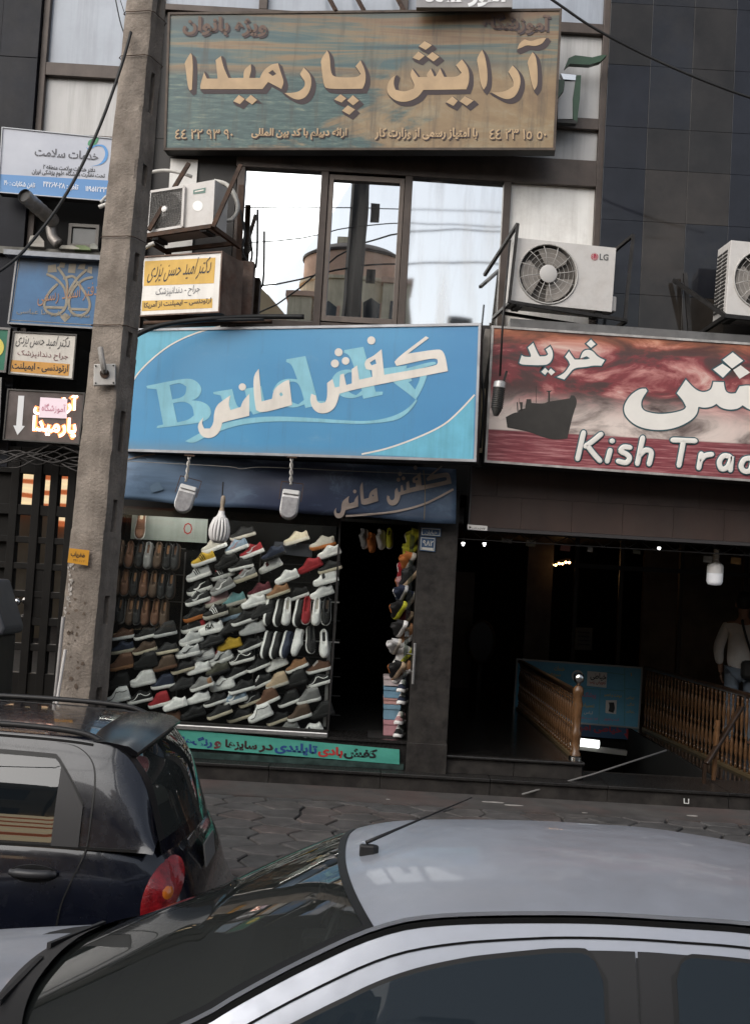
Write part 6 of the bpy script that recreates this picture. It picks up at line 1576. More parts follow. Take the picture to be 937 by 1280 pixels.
# blue notice board closing the stairwell
P = Plane(730, 866, 15.5, 0)
t = NT('blue_board_print', .35); n1 = t.noise((4, 3, 1), 4); m_bb = t.done(t.ramp(n1, [(.3, (.08,.26,.40)), (.7, (.12,.34,.48))]))
S, f = sign('notice_board', 'blue tailor notice board behind the left balustrade in the passage', P, [(645,823),(803,834),(798,911),(640,898)], .06, m_bb, .02, M_('board_frame', (.3,.3,.3), .4, metal=.6))
CN = (640, 810, 4.93)
m_y = M_('board_yellow', (.5,.35,.06), .5); m_p = M_('board_pink', (.5,.12,.18), .5); m_w2 = M_('board_card', (.6,.56,.52), .6); m_line = M_('board_line', (.1,.25,.22), .5)
shapes(S, P, [[(462,142),(582,152),(578,245),(458,232)]], m_w2, z=.002, crop=CN, name='card'); write(S, P, 'خیاطی', (737,850), (757,852), 10, m_bk, .02, z=.004); write(S, P, 'تعویض زیپ', (736,855.5), (756,857.5), 6, MATS['red_print'], .02, z=.004)
for L_ in ([(355,240),(690,265)], [(540,255),(530,470)], [(690,120),(690,475)], [(690,250),(760,255)], [(582,150),(690,165)]): strokes(S, P, [L_], .8, m_line, z=.003, crop=CN, name='border_print', smooth=False)
shapes(S, P, [circle_pts(400, 172, 36, 20), circle_pts(400, 172, 26, 20)], m_w2, z=.0025, crop=CN, name='emblem_print'); write(S, P, 'اتحادیه', (717,846), (726,847), 5, m_bk, 0, z=.003)
for s, L_, R_, h, mt in (('پوشاک', (728,873), (744,874), 8, m_p), ('تعمیرات', (725,884), (742,886), 6, m_y), ('لباس', (729,893), (740,894), 5, m_w2), ('انواع زیپ و دکمه', (724,899), (746,901), 4, m_p), ('دوخت و تعمیر', (754,871), (776,873), 5, m_y), ('کت و شلوار', (754,901), (773,902), 4, m_p), ('۱', (787,845), (789,845), 4, m_y), ('کوتاهی', (782,874), (792,875), 4, m_y), ('تنگی', (783,882), (792,883), 4, m_y), ('رفوگری', (782,891), (792,892), 4, m_y), ('خدمات', (692,838), (705,839), 6, m_y), ('سریع', (687,846), (700,848), 5, m_y)):
    write(S, P, s, L_, R_, h, mt, .02, z=.003)
shapes(S, P, [[(575,322),(642,322),(638,408),(572,400)]], m_w2, z=.0025, crop=CN, name='photo_print'); shapes(S, P, [[(592,335),(625,335),(632,375),(620,400),(590,390),(598,360)]], m_bk, z=.004, crop=CN, name='photo_print')
P2_ = Plane(760, 915, 15.52, 0)
S2_, f = sign('arrow_banner', 'narrow dark blue banner with red lettering below the notice board', P2_, [(640,897),(795,910),(793,925),(640,914)], .03, M_('banner_blue', (.02,.06,.12), .5), 0)
write(S2_, P2_, 'خیاطی امید', (716,914), (776,919), 11, M_('banner_red', (.26,.02,.03), .5), .03, z=.003)
shapes(S2_, P2_, [[(782,911),(787,912),(786,918),(790,918),(784,924),(779,917),(782,917)]], MATS['banner_red'], z=.003, name='arrow_print')
# lit things
tb = thing('tube_lamp', 'lit white tube lamp low in the stairwell beside balustrade post', 'lamp', atY(725, 930, 14.8))
a, b = atY(713, 926.5, 14.8), atY(748, 930.5, 14.8)
MB().tube([a, b], .05, 10).build('tube', M_('tube_glow', (.9,.9,.9), .4, emit=(.95,1,.97), estr=1.4), tb, smooth=True, split=50)
MB().bar(a+Vector((-.05,.06,-.06)), b+Vector((.35,.06,-.09)), .1, .06).build('fitting', M_('fitting_grey', (.25,.24,.22), .5), tb)
gs = thing('light_string', 'string of small warm lamps glowing deep in the passage', 'lights', atY(690, 705, 18))
for k in range(14):
    t_ = k/13; p = atY(lerp(660,711,t_**1.1), lerp(711.5,702,t_**1.1)+(k % 2)*1.2, 19-2*t_)
    MB().lathe([(.003,-.018),(.018,-.008),(.018,.008),(.003,.018)], 8, Matrix.Translation(p)).build('lamp', M_('warm_glow', (.9,.6,.3), .5, emit=(1,.52,.2), estr=[8,22][k > 4]), gs, smooth=True)
MB().bar(atY(655, 709, 19.1), atY(713, 698, 17), .02).build('rail', m_wdark, gs)
for i, (x, y) in enumerate(((578.5,681),(605,681.5),(823,687))):
    sp = thing('spot_lamp', ['tiny lit ceiling lamp beside the dark pillar', 'tiny lit ceiling lamp second from the dark pillar', 'small lit ceiling lamp left of the jar bulb'][i], 'lamp', atY(x, y, 14.5))
    p = atY(x, y, 14.5); MB().lathe([(.006,-.014),(.013,-.006),(.013,.006),(.02,.012),(.02,.03)], 10, Matrix.Translation(p)).build('lamp', M_('cold_glow', (.9,.9,.9), .5, emit=(1,1,1), estr=3.0), sp, smooth=True)
    MB().tube([p+Vector((0,0,.05)), p+Vector((0,0,2.93-p.z))], .006, 5).build('stem', m_steel_dark, sp)
# tags dangling under the lintel
for i, (x, y, w, h, c, s_) in enumerate(((633,676,.1,.04,(.2,.2,.18),'pale grey tag'), (663,679,.09,.06,(.28,.26,.2),'cream tag'), (706,685,.09,.055,(.3,.13,.12),'red and white tag'), (737,687,.05,.045,(.4,.38,.36),'small white tag'), (795,690,.07,.035,(.14,.14,.11),'olive tag'), (884,699,.08,.06,(.3,.3,.28),'lined white tag'), (919,701,.09,.06,(.3,.17,.06),'orange tag'))):
    p = atY(x, y, 11.2); tg = thing('hanging_tag', s_+' dangling under the brown lintel of the passage', 'tag', p)
    MB().box(-w/2,w/2,-.002,.002,-h/2,h/2, Matrix.Translation(p) @ Matrix.Rotation(RAD(4), 4, 'Y')).build('card', M_('tag_%d' % i, c, .7), tg); MB().tube([p+Vector((0,0,h/2)), p+Vector((0,0,2.8-p.z))], .002, 4).build('string', m_cable, tg)
# faint furnishings
ov = thing('oval_mirror', 'dim oval wooden frame standing at the back left of the passage', 'mirror', atY(600, 822, 17.5))
c = atY(601, 802, 17.5); MB().tube([(c.x+.19*cos(2*pi*k/28), 17.5, c.z+.3*sin(2*pi*k/28)) for k in range(29)], .022, 6, False).build('frame', M_('dim_wood', (.07,.04,.02), .5), ov, smooth=True)
MB().prism([(.18*cos(2*pi*k/28), .29*sin(2*pi*k/28)) for k in range(28)], -.01, .01, Matrix.Translation(c) @ Matrix.Rotation(RAD(90), 4, 'X')).build('glass', M_('dim_mirror', (.05,.04,.035), .3), ov)
MB().bar(c+Vector((0,.02,-.3)), Vector((c.x, 17.52, .67)), .05).build('stand', m_wdark, ov)
nt = thing('paper_notice', 'pale paper notice on the partition deep in the passage', 'notice', atY(728, 798, 17.3))
PN = Plane(728, 798, 17.37, 0); c = [PN.uv(*q) for q in ((718,784),(740,785),(739,813),(717,812))]
o = MB().prism(c, -.01, 0, PN.M).build('sheet', M_('notice_paper', (.28,.28,.27), .7), nt)
for k in range(4): MB().bar(PN.W(*PN.uv(721,790+k*5), .003), PN.W(*PN.uv(736,791+k*5), .003), .006, .02).build('print_line', m_gy, nt)
rp = thing('tow_rope', 'thin grey cord stretched from the pavement up into the stairwell', 'cord', atY(652, 993, 10.72))
MB().tube([atY(652,993,10.72), atY(740,968,11.0), atY(832,938,11.35)], .009, 6).build('cord', M_('grey_cord', (.14,.135,.13), .6), rp, smooth=True)
ub = thing('metal_staple', 'small white metal loop fixed on the step at the right', 'loop', atY(857, 1002, 10.74))
MB().tube([atY(854.5,998,10.74), atY(854.5,1004,10.74), atY(860,1004.5,10.74), atY(860,998.5,10.74)], .006, 6).build('loop', M_('white_loop', (.6,.6,.58), .4), ub)

# ------------------------------------------------------------------ the person
def skin(name, verts, edges, radii, mat, parent, root=0, sub=2):
    me = bpy.data.meshes.new(name); me.from_pydata([tuple(v) for v in verts], edges, []); me.update()
    o = link(name, me, mat, parent)
    sk = o.modifiers.new('skin', 'SKIN'); sk.use_smooth_shade = True; sk.branch_smoothing = .4
    for i, v in enumerate(me.skin_vertices[0].data):
        r = radii[i]; v.radius = (r if isinstance(r, tuple) else (r, r)); v.use_root = (i == root)
    su = o.modifiers.new('sub', 'SUBSURF'); su.levels = su.render_levels = sub
    return o
px0 = atY(920, 850, 14.0)
PE = thing('person', 'person in a pale grey sweatshirt and jeans with black shoulder bag, seen from behind', 'person', Matrix.Translation((px0.x+.05, 14.0, .5)) @ Matrix.Rotation(RAD(-14), 4, 'Z'))
m_skin = M_('skin', (.36,.21,.15), .55); m_swt = M_('grey_sweatshirt', (.8,.77,.74), .9, var=.1, vs=8, bump=.2, bs=140); m_jean = M_('pale_jeans', (.17,.21,.26), .85, var=.2, vs=10); m_hair = M_('dark_hair', (.012,.01,.009), .6, bump=.5, bs=150)
V = [(0,0,.95),(0,0,1.1),(0,.01,1.25),(0,0,1.42),(0,-.0,1.52),(0,.02,1.60),(0,.02,1.72)] + [(-.1,0,.9),(-.11,0,.5),(-.11,-.02,.1),(-.11,.1,.05)] + [(.1,0,.9),(.11,0,.5),(.11,-.02,.1),(.11,.1,.05)] + [(-.19,0,1.42),(-.25,-.02,1.14),(-.23,.12,.92),(-.22,.16,.85)] + [(.19,0,1.42),(.25,-.02,1.14),(.23,.12,.92),(.22,.16,.85)]
Eg = [(0,1),(1,2),(2,3),(3,4),(4,5),(5,6),(0,7),(7,8),(8,9),(9,10),(0,11),(11,12),(12,13),(13,14),(3,15),(15,16),(16,17),(17,18),(3,19),(19,20),(20,21),(21,22)]
Rr = [(.15,.11),(.13,.1),(.14,.1),(.12,.09),.05,(.075,.09),(.07,.085), .085,.06,.045,.04, .085,.06,.045,.04, .05,.042,.032,.03, .05,.042,.032,.03]
body = skin('body', V, Eg, Rr, m_skin, PE)
SV = [(0,0,.85),(0,0,1.1),(0,.01,1.26),(0,0,1.42),(0,0,1.49),(-.185,0,1.405),(-.27,-.02,1.15),(-.24,.1,.95),(.185,0,1.405),(.27,-.02,1.15),(.24,.1,.95)]
skin('sweatshirt', SV, [(0,1),(1,2),(2,3),(3,4),(3,5),(5,6),(6,7),(3,8),(8,9),(9,10)], [(.185,.13),(.185,.135),(.185,.135),(.15,.11),.075,.075,.068,.05,.075,.068,.05], m_swt, PE)
skin('trousers', [(0,0,.96),(-.1,0,.86),(-.115,0,.48),(-.115,-.02,.08),(.1,0,.86),(.115,0,.48),(.115,-.02,.08)], [(0,1),(1,2),(2,3),(0,4),(4,5),(5,6)], [(.17,.125),.1,.075,.065,.1,.075,.065], m_jean, PE)
MB().lathe([(.02,-.1),(.075,-.06),(.098,.02),(.09,.08),(.05,.12),(.01,.13)], 18, Matrix.Translation((0,-.005,1.69)) @ Matrix.Scale(1.08, 4, (0,1,0))).build('hair', m_hair, PE, local=True, smooth=True)
for s in (-1, 1):
    MB().lathe([(.01,-.03),(.012,.0),(.01,.03)], 8, Matrix.Translation((s*.085,.02,1.66))).build('ear', m_skin, PE, local=True, smooth=True)
    MB().prism([(-.045,-.1),(.045,-.1),(.05,.1),(.03,.17),(-.03,.17),(-.05,.1)], 0, .07, Matrix.Translation((s*.11, .02, .0))).build('shoe', m_dark, PE, local=True, bevel=.015)
    hd = [Vector((s*.22,.17,.85)), Vector((s*.215,.19,.78))]
    for f_ in range(4):
        b0 = hd[1]+Vector((s*0,-.03+.02*f_,0)); MB().tube([hd[0]+Vector((0,-.025+.017*f_,-.03)), b0, b0+Vector((-s*.012,.004,-.03)), b0+Vector((-s*.03,.006,-.055+.006*abs(f_-1.5)))], [.011,.010,.009,.007], 8).build('finger', m_skin, PE, local=True, smooth=True)
    MB().tube([hd[0]+Vector((0,.03,-.01)), hd[0]+Vector((-s*.01,.05,-.045)), hd[0]+Vector((-s*.02,.05,-.075))], [.012,.011,.008], 8).build('thumb', m_skin, PE, local=True, smooth=True)
bag = thing('shoulder_bag', 'black shoulder bag on a diagonal strap worn by the person', 'bag', MW[PE.name] @ Matrix.Translation((.12,-.19,.93)))
MB().box(-.14,.14,-.05,.04,-.12,.1).build('pouch', M_('black_leather', (.01,.01,.01), .5), bag, local=True, bevel=.05)
st = [(-.13,.06,.565),(-.14,.01,.568),(-.125,.02,.50),(-.09,.02,.38),(-.04,.01,.24),(0,.0,.12),(.04,-.0,.06)]
MB().tube(spl([Vector((x-.0,y+.025 if i < 3 else y+.02,z-.02)) for i,(x,y,z) in enumerate(st)], 4), .014, 6).build('strap', MATS['black_leather'], bag, local=True, smooth=True)
# ------------------------------------------------------------------ cars
m_tyre = M_('tyre', (.015,.015,.015), .85); m_rim = M_('wheel_rim', (.35,.35,.35), .35, metal=.8)
m_trim = M_('black_trim', (.015,.0145,.015), .45); m_seal = M_('rubber_seal', (.006,.006,.006), .5)
def car_paint(name, col, metal, rough, coat=1.0, dust=.10):
    m = M_(name, col, rough, metal=metal, coat=coat, var=.04, vs=6, dirt=(.2,.19,.18), damt=dust, dscale=2.5, rvar=.08); b = m.node_tree.nodes['Principled BSDF']; b.inputs['Coat Roughness'].default_value = .05; b.inputs['Coat IOR'].default_value = 1.4; return m
class Car:
    """x to the rear (right in the picture), y across (near side negative), z up; rail = edge of roof from cowl to tail"""
    def __init__(s, name, label, loc, rail, belt, rings, paint):
        s.root = thing(name, label, 'car', Matrix.Translation(loc)); s.rail = [Vector(p) for p in spl([Vector(p) for p in rail], 8)]
        s.belt = belt; s.paint = paint; s.rings = rings
        s.rx = [p.x for p in s.rail]
    pw = 2.3
    def R(s, x):
        return Vector((x, interp(s.rx, [p.y for p in s.rail], x), interp(s.rx, [p.z for p in s.rail], x)))
    def side(s, x, z, out=0.0, sg=-1):
        r = s.R(x); yb, zb = s.belt(x); t = (z-zb)/max(.02, r.z-zb); t = max(-.5, min(1.3, t))
        y = lerp(yb, r.y, t) + .018*sin(pi*max(0, min(1, t)))
        return Vector((x, sg*(y+out), z))
    def top(s, i, t, crown, bow):
        p = s.rail[i]; k = 1-abs(t)**s.pw
        return Vector((p.x+bow(p.x)*k, t*p.y, p.z+crown(p.x)*k))
    def top_part(s, name, mat, x0, x1, crown, bow, t0=-1, t1=1, lift=0.0, nt=24, parent=None):
        idx = [i for i, x in enumerate(s.rx) if x0-1e-6 <= x <= x1+1e-6]
        rows = [[s.top(i, lerp(t0, t1, k/nt), crown, bow)+Vector((0,0,lift)) for k in range(nt+1)] for i in idx]
        o = MB().grid(rows).build(name, mat, parent or s.root, smooth=True, local=True, fix=False)
        if sum(p.normal.z for p in o.data.polygons) < 0: o.data.flip_normals()
        return o
    def side_patch(s, name, mat, x0, x1, zl, zh, out, sg=-1, nx=28, nz=8, parent=None):
        rows = []
        for i in range(nx+1):
            x = lerp(x0, x1, i/nx); rows.append([s.side(x, lerp(zl(x), zh(x), k/nz), out, sg) for k in range(nz+1)])
        o = MB().grid(rows).build(name, mat, parent or s.root, smooth=True, local=True, fix=False)
        if sum(p.normal.y for p in o.data.polygons)*sg < 0: o.data.flip_normals()
        return o
    def line(s, name, mat, pts, w, out, sg=-1, parent=None, flat=True):
        P = [s.side(x, z, out, sg) for x, z in pts]; a, b = [], []
        for i, p in enumerate(P):
            t_ = (P[min(i+1,len(P)-1)]-P[max(i-1,0)]).normalized(); n_ = Vector((-t_.z, 0, t_.x))*w/2; a.append(p+n_); b.append(p-n_)
        o = MB().grid([a, b]).build(name, mat, parent or s.root, smooth=True, local=True, fix=False)
        if sum(p.normal.y for p in o.data.polygons)*sg < 0: o.data.flip_normals()
        return o
    def lower(s, name='lower_body'):
        rows = []
        for (z, xf, xr, w, n) in s.rings:
            r = []
            for k in range(72):
                a = 2*pi*k/72; c, si = cos(a), sin(a); cx, ax = (xf+xr)/2, (xr-xf)/2
                r.append(Vector((cx+ax*math.copysign(abs(c)**(2/n), c), w*math.copysign(abs(si)**(2/n), si), z)))
            rows.append(r)
        MB().poly(rows[-1]).build('cabin_deck', m_trim, s.root, local=True)
        mb = MB().grid(rows, close=True); mb.poly(rows[0][::-1])
        return mb.build(name, s.paint, s.root, smooth=True, local=True, split=40)
    def wheel(s, x, y, r=.29, w=.18):
        sg = -1 if y < 0 else 1; T = Matrix.Translation((x, y, r)) @ Matrix.Rotation(RAD(90), 4, 'X')
        prof = [(r*.62,-w/2),(r*.9,-w/2),(r,-w*.35),(r,w*.35),(r*.9,w/2),(r*.62,w/2)]
        t_ = MB().lathe(prof, 28, T, cap=False).build('tyre', m_tyre, None, smooth=True, local=True, split=50)
        wh = bpy.data.objects.new('wheel', MB().lathe([(r*.16,-w*.4),(r*.2,-w*.42),(r*.2,w*.42),(r*.16,w*.4)], 16, T).mesh('wheel', None, True)); COL.objects.link(wh); wh.data.materials.append(m_rim); wh.parent = s.root; MW[wh.name] = _mw(s.root)
        t_.parent = wh; MW[t_.name] = _mw(s.root)
        rm = MB()
        rm.lathe([(r*.63,-w*.48),(r*.63,w*.48)], 28, T, cap=False); rm.lathe([(.005,sg*-w*.3),(r*.62,sg*-w*.3)], 28, T, cap=False)
        for k in range(5):
            a = 2*pi*k/5; rm.bar(T @ Vector((r*.15*cos(a), r*.15*sin(a), -sg*w*.36)), T @ Vector((r*.62*cos(a), r*.62*sin(a), -sg*w*.4)), .05, .03)
        rm.build('rim', m_rim, wh, local=True)

# ---- silver saloon in front ---------------------------------------------------
silver = car_paint('silver_paint', (.40,.42,.47), .5, .42, .3)
SV_ = Car('silver_saloon', 'silver saloon car in the foreground seen over its roof', Vector((0, 3.65, 0)),
          [(-.85,.74,.90),(-.6,.725,1.01),(-.36,.70,1.12),(-.257,.685,1.182),(-.108,.655,1.262),(.06,.625,1.338),(.22,.605,1.372),(.54,.59,1.392),(.8,.59,1.395),(1.05,.592,1.388),(1.4,.60,1.34),(1.65,.62,1.24),(2.0,.66,1.03),(2.15,.67,.97)],
          lambda x: (.80, .92), [(.2,-1.98,2.45,.70,7),(.3,-2.08,2.52,.80,7),(.5,-2.12,2.55,.84,7),(.68,-2.06,2.52,.845,7),(.82,-1.75,2.48,.835,6),(.9,-1.35,2.42,.81,5),(.93,-1.1,2.35,.78,5)], silver)
SV_.lower()
crown = lambda x: interp([-.85,-.2,.06,.5,1.2,2.0,2.15], [.05,.05,.055,.06,.055,.04,.03], x)
bow = lambda x: interp([-.85,-.3,.06,.35,1.0,1.4,2.15], [-.12,-.12,-.09,-.02,.0,.06,.2], x)
m_wsg = glass_mat('windscreen_glass', (.70,.76,.73), .34, (.045,.05,.047), .02)
m_sideglass = glass_mat('tinted_side_glass', (.45,.5,.54), .6, (.03,.042,.054), .0, fmul=.3)
m_sideglass2 = glass_mat('hatchback_side_glass', (.3,.33,.35), .5, (.012,.016,.02), .02, fmul=1.2)
SV_.top_part('roof', silver, .05, 1.42, crown, bow)
ws = SV_.top_part('windscreen', m_wsg, -.85, .045, crown, bow, -.96, .96)
SV_.top_part('windscreen_header', m_seal, .035, .068, crown, bow, -.99, .99, .002, parent=ws)
for a, b in ((-1.0,-.945),(.945,1.0)): SV_.top_part('windscreen_edge', m_seal, -.85, .06, crown, bow, a, b, .002, 4, parent=ws)
SV_.top_part('rear_screen', m_wsg, 1.42, 2.15, crown, bow)
# painted sides: roof rail and door frames (near and far)
for sg in (-1, 1):
    SV_.side_patch('roof_side', silver, -.84, 2.12, lambda x: .9, lambda x: SV_.R(x).z-.012, -.004, sg, 80, 8)
    off = lambda x: interp([-.85,-.36,.0,.13,.3,.5,.75,1.1,1.5,2.1], [.125,.125,.125,.115,.095,.08,.076,.082,.1,.12], x)
    P = [(x, SV_.R(x).z-.012) for x in [lerp(-.82, 1.9, k/60) for k in range(61)]]
    SV_.line('gutter_strip', m_seal, P, .014, .002, sg)
    if sg < 0: SV_.line('roof_seam', silver, [(x, z+.016) for x, z in P], .010, .003, sg)
    SV_.line('door_gap', m_seal, [(x, SV_.R(x).z-.012-off(x)*.46) for x in [lerp(-.80, 1.55, k/60) for k in range(61)]], .006, .001, sg)
    zt = lambda x: SV_.R(x).z-off(x)
    def zf(x):
        z = zt(x); r = .06
        if x > .62-r: z -= r-math.sqrt(max(0, r*r-(x-(.62-r))**2))
        return max(.925, z)
    def zr_(x):
        z = zt(x); r = .05
        if x < .80+r: z -= r-math.sqrt(max(0, r*r-((.80+r)-x)**2))
        return max(.925, z)
    SV_.side_patch('door_pillar', m_trim, .575, .703, lambda x: .93, lambda x: zt(x)+.004, .001, sg, 6, 6)
    SV_.side_patch('door_pillar', m_trim, .709, .86, lambda x: .93, lambda x: zt(x)+.004, .001, sg, 6, 6)
    fs = SV_.side_patch('front_side_seal', m_seal, -.60, .632, lambda x: .922, lambda x: min(zf(x)+.012, zt(x)+.01) if x < .6 else zf(min(x,.62))+.006, .002, sg, 70, 4)
    SV_.side_patch('front_side_window', m_sideglass, -.585, .62, lambda x: .925, zf, .004, sg, 70, 6)
    SV_.side_patch('rear_side_seal', m_seal, .787, 1.50, lambda x: .922, lambda x: zr_(max(x,.80))+.008, .002, sg, 50, 4)
    SV_.side_patch('rear_side_window', m_sideglass, .80, 1.48, lambda x: .925, zr_, .004, sg, 50, 6)
    SV_.line('door_seam', m_seal, [(.706, z) for z in (.5,.7,.9,1.1,1.25,1.31)], .006, .003, sg)
    MB().box(-.74,-.6,min(sg*.83,sg*.97),max(sg*.83,sg*.97),.78,.90).build('door_mirror', m_trim, SV_.root, local=True, bevel=.04)
# bonnet and cowl
rows = []
for i in range(19):
    u = i/18; rr_ = []
    for k in range(25):
        t_ = lerp(-1, 1, k/24); kk = 1-abs(t_)**2.3
        xc_ = lerp(-.80, -2.0, u)-(.14*kk)*(1-u)+-.08*kk*u; w = lerp(.75, .70, u); z = lerp(.905, .74, u**1.8)+.055*kk
        rr_.append(Vector((xc_, t_*w, z)))
    rows.append(rr_)
bn = MB().grid(rows).build('bonnet', silver, SV_.root, smooth=True, local=True, fix=False)
if sum(p.normal.z for p in bn.data.polygons) < 0: bn.data.flip_normals()
cw_ = SV_.top_part('cowl', m_trim, -.85, -.74, crown, lambda x: bow(x)-.03, -.97, .97, .008)
for k, (t0_, sp_) in enumerate(((-.35, .62), (.35, .62))):
    a = SV_.top(0, t0_, crown, bow)+Vector((-.0,0,.03)); b = SV_.top(2, t0_+.5, crown, bow)+Vector((-.02,0,.012)); MB().bar(a, b, .014, .02).build('wiper', m_trim, SV_.root, local=True)
ant = atZ(458, 1058, 1.43); an = MB()
inv = MW[SV_.root.name].inverted(); a = inv @ ant
MB().prism([(-.02,-.012),(.02,-.013),(.038,0),(.02,.013),(-.02,.012)], -.03, .006, Matrix.Translation(a)).build("antenna_base", m_trim, SV_.root, local=True, bevel=.006)
MB().tube([a+Vector((0,0,.012)), a+Vector((.10,.12,.035)), a+Vector((.34,.47,.075))], [.006,.004,.002], 8).build('antenna', m_trim, SV_.root, local=True, smooth=True)
for x in (-1.3, 1.35):
    for y in (-.76, .76): SV_.wheel(x, y)
for y in (-.6, .6):
    MB().lathe([(.02,-.02),(.11,0),(.12,.04)], 18, Matrix.Translation((-2.0, y, .66)) @ Matrix.Rotation(RAD(-90), 4, 'Y')).build('headlight', M_('lamp_clear', (.6,.62,.65), .1), SV_.root, local=True, smooth=True)
    MB().box(2.44,2.5,y-.14,y+.14,.66,.82).build('tail_light', M_('tail_red', (.35,.012,.012), .12, coat=.6), SV_.root, local=True, bevel=.02)
MB().prism([(-.78,.90),(-.62,.965),(-.32,.985),(-.2,.95),(-.2,.75),(-.78,.75)], -.66, .66, Matrix.Rotation(RAD(90), 4, 'X')).build('dashboard', m_trim, SV_.root, local=True, bevel=.02)
MB().tube([Vector((-.10+.07*sin(a), .36+.18*cos(a), 1.0+.16*sin(a))) for a in [2*pi*k/24 for k in range(25)]], .014, 8, False).build('steering_wheel', m_trim, SV_.root, local=True, smooth=True)
MB().box(-.16,-.04,.30,.42,.94,1.04).build('wheel_boss', m_trim, SV_.root, local=True, bevel=.02)
MB().box(2.14,2.42,-.7,.7,.925,.95).build('boot_lid', silver, SV_.root, local=True, bevel=.01)
MB().box(1.35,1.5,-.6,.6,.5,1.12).build('rear_seat', M_('grey_seat', (.1,.1,.105), .9), SV_.root, local=True, bevel=.05)
MB().box(-.10,-.08,-.11,.11,1.265,1.32).build('rear_view_mirror', m_trim, SV_.root, local=True, bevel=.01)
MB().tube([(.02,.0,1.36),(-.08,.0,1.3)], .008, 6).build('mirror_stem', m_trim, SV_.root, local=True)
for y in (-.36, .36):
    MB().box(.35,.5,y-.24,y+.24,.5,1.08).build('front_seat', M_('grey_seat', (.1,.1,.105), .9), SV_.root, local=True, bevel=.05); MB().box(.40,.48,y-.12,y+.12,1.1,1.26).build('headrest', MATS['grey_seat'], SV_.root, local=True, bevel=.04)

# ---- black hatchback behind it -------------------------------------------------
blackp = car_paint('black_paint', (.004,.0052,.011), .0, .25, 1.0, .012)
BK = Car('black_hatchback', 'black hatchback parked at the left behind the silver car', Vector((0, 6.05, 0)),
         [(-3.85,.66,.96),(-3.4,.625,1.2),(-3.0,.605,1.335),(-2.6,.60,1.40),(-2.0,.60,1.425),(-1.6,.60,1.422),(-1.25,.602,1.408),(-1.09,.605,1.375),(-1.005,.612,1.305),(-.94,.625,1.2),(-.885,.64,1.03),(-.855,.65,.93)],
         lambda x: (.738, .965), [(.2,-4.15,-.72,.64,7),(.28,-4.22,-.66,.72,7),(.42,-4.26,-.62,.755,7),(.56,-4.24,-.63,.768,7),(.66,-4.18,-.69,.772,8),(.80,-4.0,-.735,.765,8),(.9,-3.9,-.79,.752,8),(.965,-3.8,-.835,.738,8),(.985,-3.75,-.87,.72,8)], blackp)
BK.pw = 2.0
BK.lower()
bcrown = lambda x: interp([-3.85,-2.6,-1.3,-1.0,-.87], [.04,.05,.045,.03,.03], x)
bbow = lambda x: interp([-3.85,-2.6,-1.35,-1.09,-.96,-.855], [-.15,-.05,.0,.03,.07,.09], x)
m_hatchg = glass_mat('hatch_glass', (.62,.66,.63), .42, (.075,.082,.078), .03)
BK.top_part('roof', blackp, -2.75, -1.06, bcrown, bbow)
BK.top_part('windscreen', m_wsg, -3.85, -2.75, bcrown, bbow)
hg = BK.top_part('hatch_glass', m_hatchg, -1.07, -.87, bcrown, bbow, -.92, .92)
for a, b in ((-1.0,-.905),(.905,1.0)): BK.top_part('hatch_pillar', m_trim, -1.08, -.855, bcrown, bbow, a, b, .002, 5)
BK.top_part('hatch_seal', blackp, -.874, -.853, bcrown, bbow, -.99, .99, .004)
